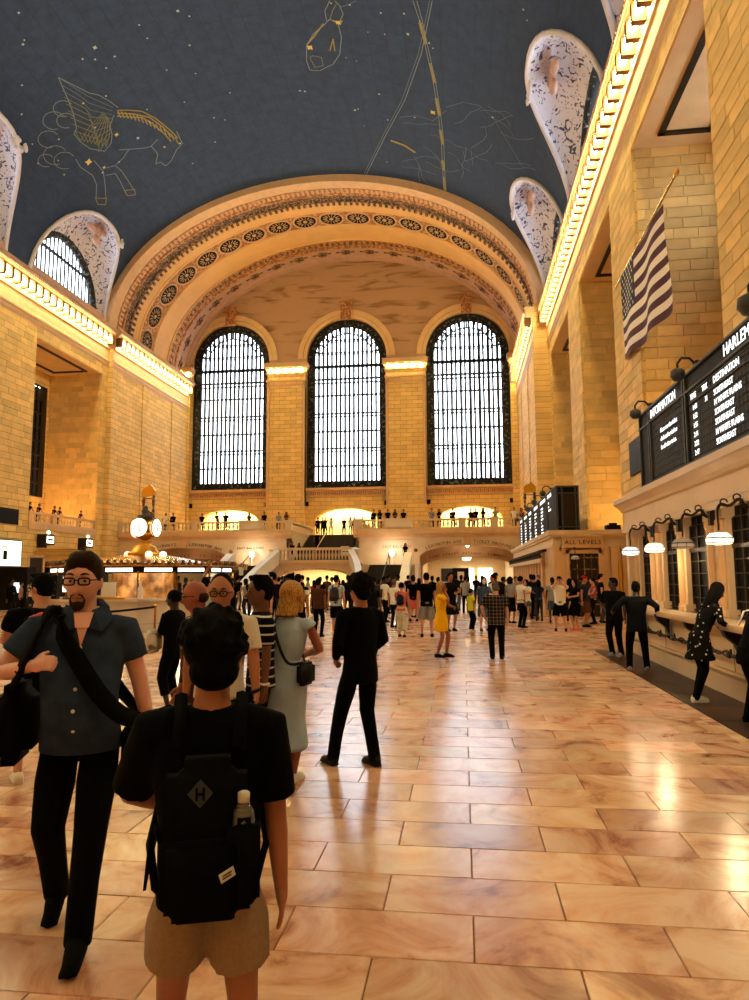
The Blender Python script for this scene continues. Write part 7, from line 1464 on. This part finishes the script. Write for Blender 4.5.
WORDX = [(-11.37, 'in front of the left stair flight'), (-10.22, 'in front of the left stair flight'), (-11.58, 'in front of the left stair flight'), (-8.2, 'in front of the left stair flight'), (-11.97, 'between the left stairs and the booth'), (-9.61, 'between the left stairs and the booth'), (-8.09, 'between the left stairs and the booth'), (-12.07, 'between the left stairs and the booth'), (-9.54, 'left of the lower stair arch'), (-8.1, 'left of the lower stair arch'), (-9.17, 'at the left side of the lower stair arch'), (-7.05, 'at the left side of the lower stair arch'), (-8.59, 'at the left side of the lower stair arch'), (-7.16, 'at the left side of the lower stair arch'), (-5.83, 'in front of the lower stair arch'), (-7.12, 'in front of the lower stair arch'), (-7.61, 'in front of the lower stair arch'), (-5.91, 'at the right side of the lower stair arch'), (-5.0, 'at the right side of the lower stair arch'), (-4.93, 'at the foot of the right stair flight'), (-3.59, 'at the foot of the right stair flight'), (-4.84, 'at the foot of the right stair flight'), (-3.56, 'farther back at the foot of the right stair flight'), (-3.36, 'right of the right stair flight'), (-3.15, 'right of the right stair flight'), (-2.26, 'right of the right stair flight'), (-1.5, 'at the left side of the right passage'), (-1.07, 'at the left side of the right passage'), (-0.86, 'at the left side of the right passage'), (-0.44, 'in the middle of the right passage'), (-0.1, 'in the middle of the right passage'), (0.3, 'in the middle of the right passage'), (0.81, 'farther back in the middle of the right passage'), (0.89, 'at the right side of the right passage'), (1.66, 'at the right side of the right passage'), (1.69, 'at the start of the far ticket counter'), (2.15, 'at the start of the far ticket counter'), (2.63, 'at the start of the far ticket counter'), (2.95, 'along the far ticket counter'), (2.94, 'along the far ticket counter'), (3.35, 'near the corner of the far ticket block'), (4.13, 'near the corner of the far ticket block'), (5.12, 'by the bronze door'), (-18.8, 'at the left edge by the black kiosk'), (-18.88, 'behind the man in the blue shirt'), (-15.77, 'behind the man in the blue shirt'), (-13.23, 'beside the information booth'), (-14.54, 'beside the information booth'), (-14.06, 'beside the information booth'), (-7.32, 'left of the lower stair arch'), (-10.61, 'left of the lower stair arch'), (-10.25, 'at the left side of the lower stair arch'), (-7.73, 'in front of the lower stair arch'), (-6.31, 'at the right side of the lower stair arch'), (-3.75, 'farther back at the right side of the lower stair arch'), (-2.15, 'right of the right stair flight')]
HN = {'man': 'standing man', 'woman': 'long haired woman', 'coat': 'person with folded arm', 'walk': 'walking person', 'shorts': 'person in shorts', 'phone': 'photographer'}
seen = {}
for (px, Y_, kind, tm), (X_, nb_) in zip(rows_c, WORDX):
    rr = random.Random(px); H_ = (1.62 if kind == 'woman' else 1.74) + rr.uniform(-.07, .07)
    lab = '%s in %s %s' % (HN[kind], CW[tm], nb_)
    crowd(kind, lab, X_, Y_, rr.choice([180, 170, 195, 0, 20, 90, -90, 150]), H_, tm, rr.choice(['c_black', 'c_ink', 'c_navy', 'c_darkgrey', 'c_denim']), skinm=rr.choice(['skin_tan', 'skin_light', 'skin_brown', 'skin_dark']), group='the distant crowd')
bpy.data.scenes.remove(TMP)
# gathered behind the left balcony rail in the tall opening
for yy, lab, tm in ((45.9, 'first head above the balcony rail in the left opening', 'c_black'), (47.0, 'second head above the rail in the left opening', 'c_black'), (48.9, 'third head above the rail in the left opening', 'c_ink'), (49.6, 'fourth head above the rail in the left opening', 'c_brown'), (52.6, 'figure leaning at the right end of the left opening rail', 'c_black')):
    crowd('rail', lab, XL-.75, yy, 90, 1.55, tm, z=5.6, group='people in the left opening')
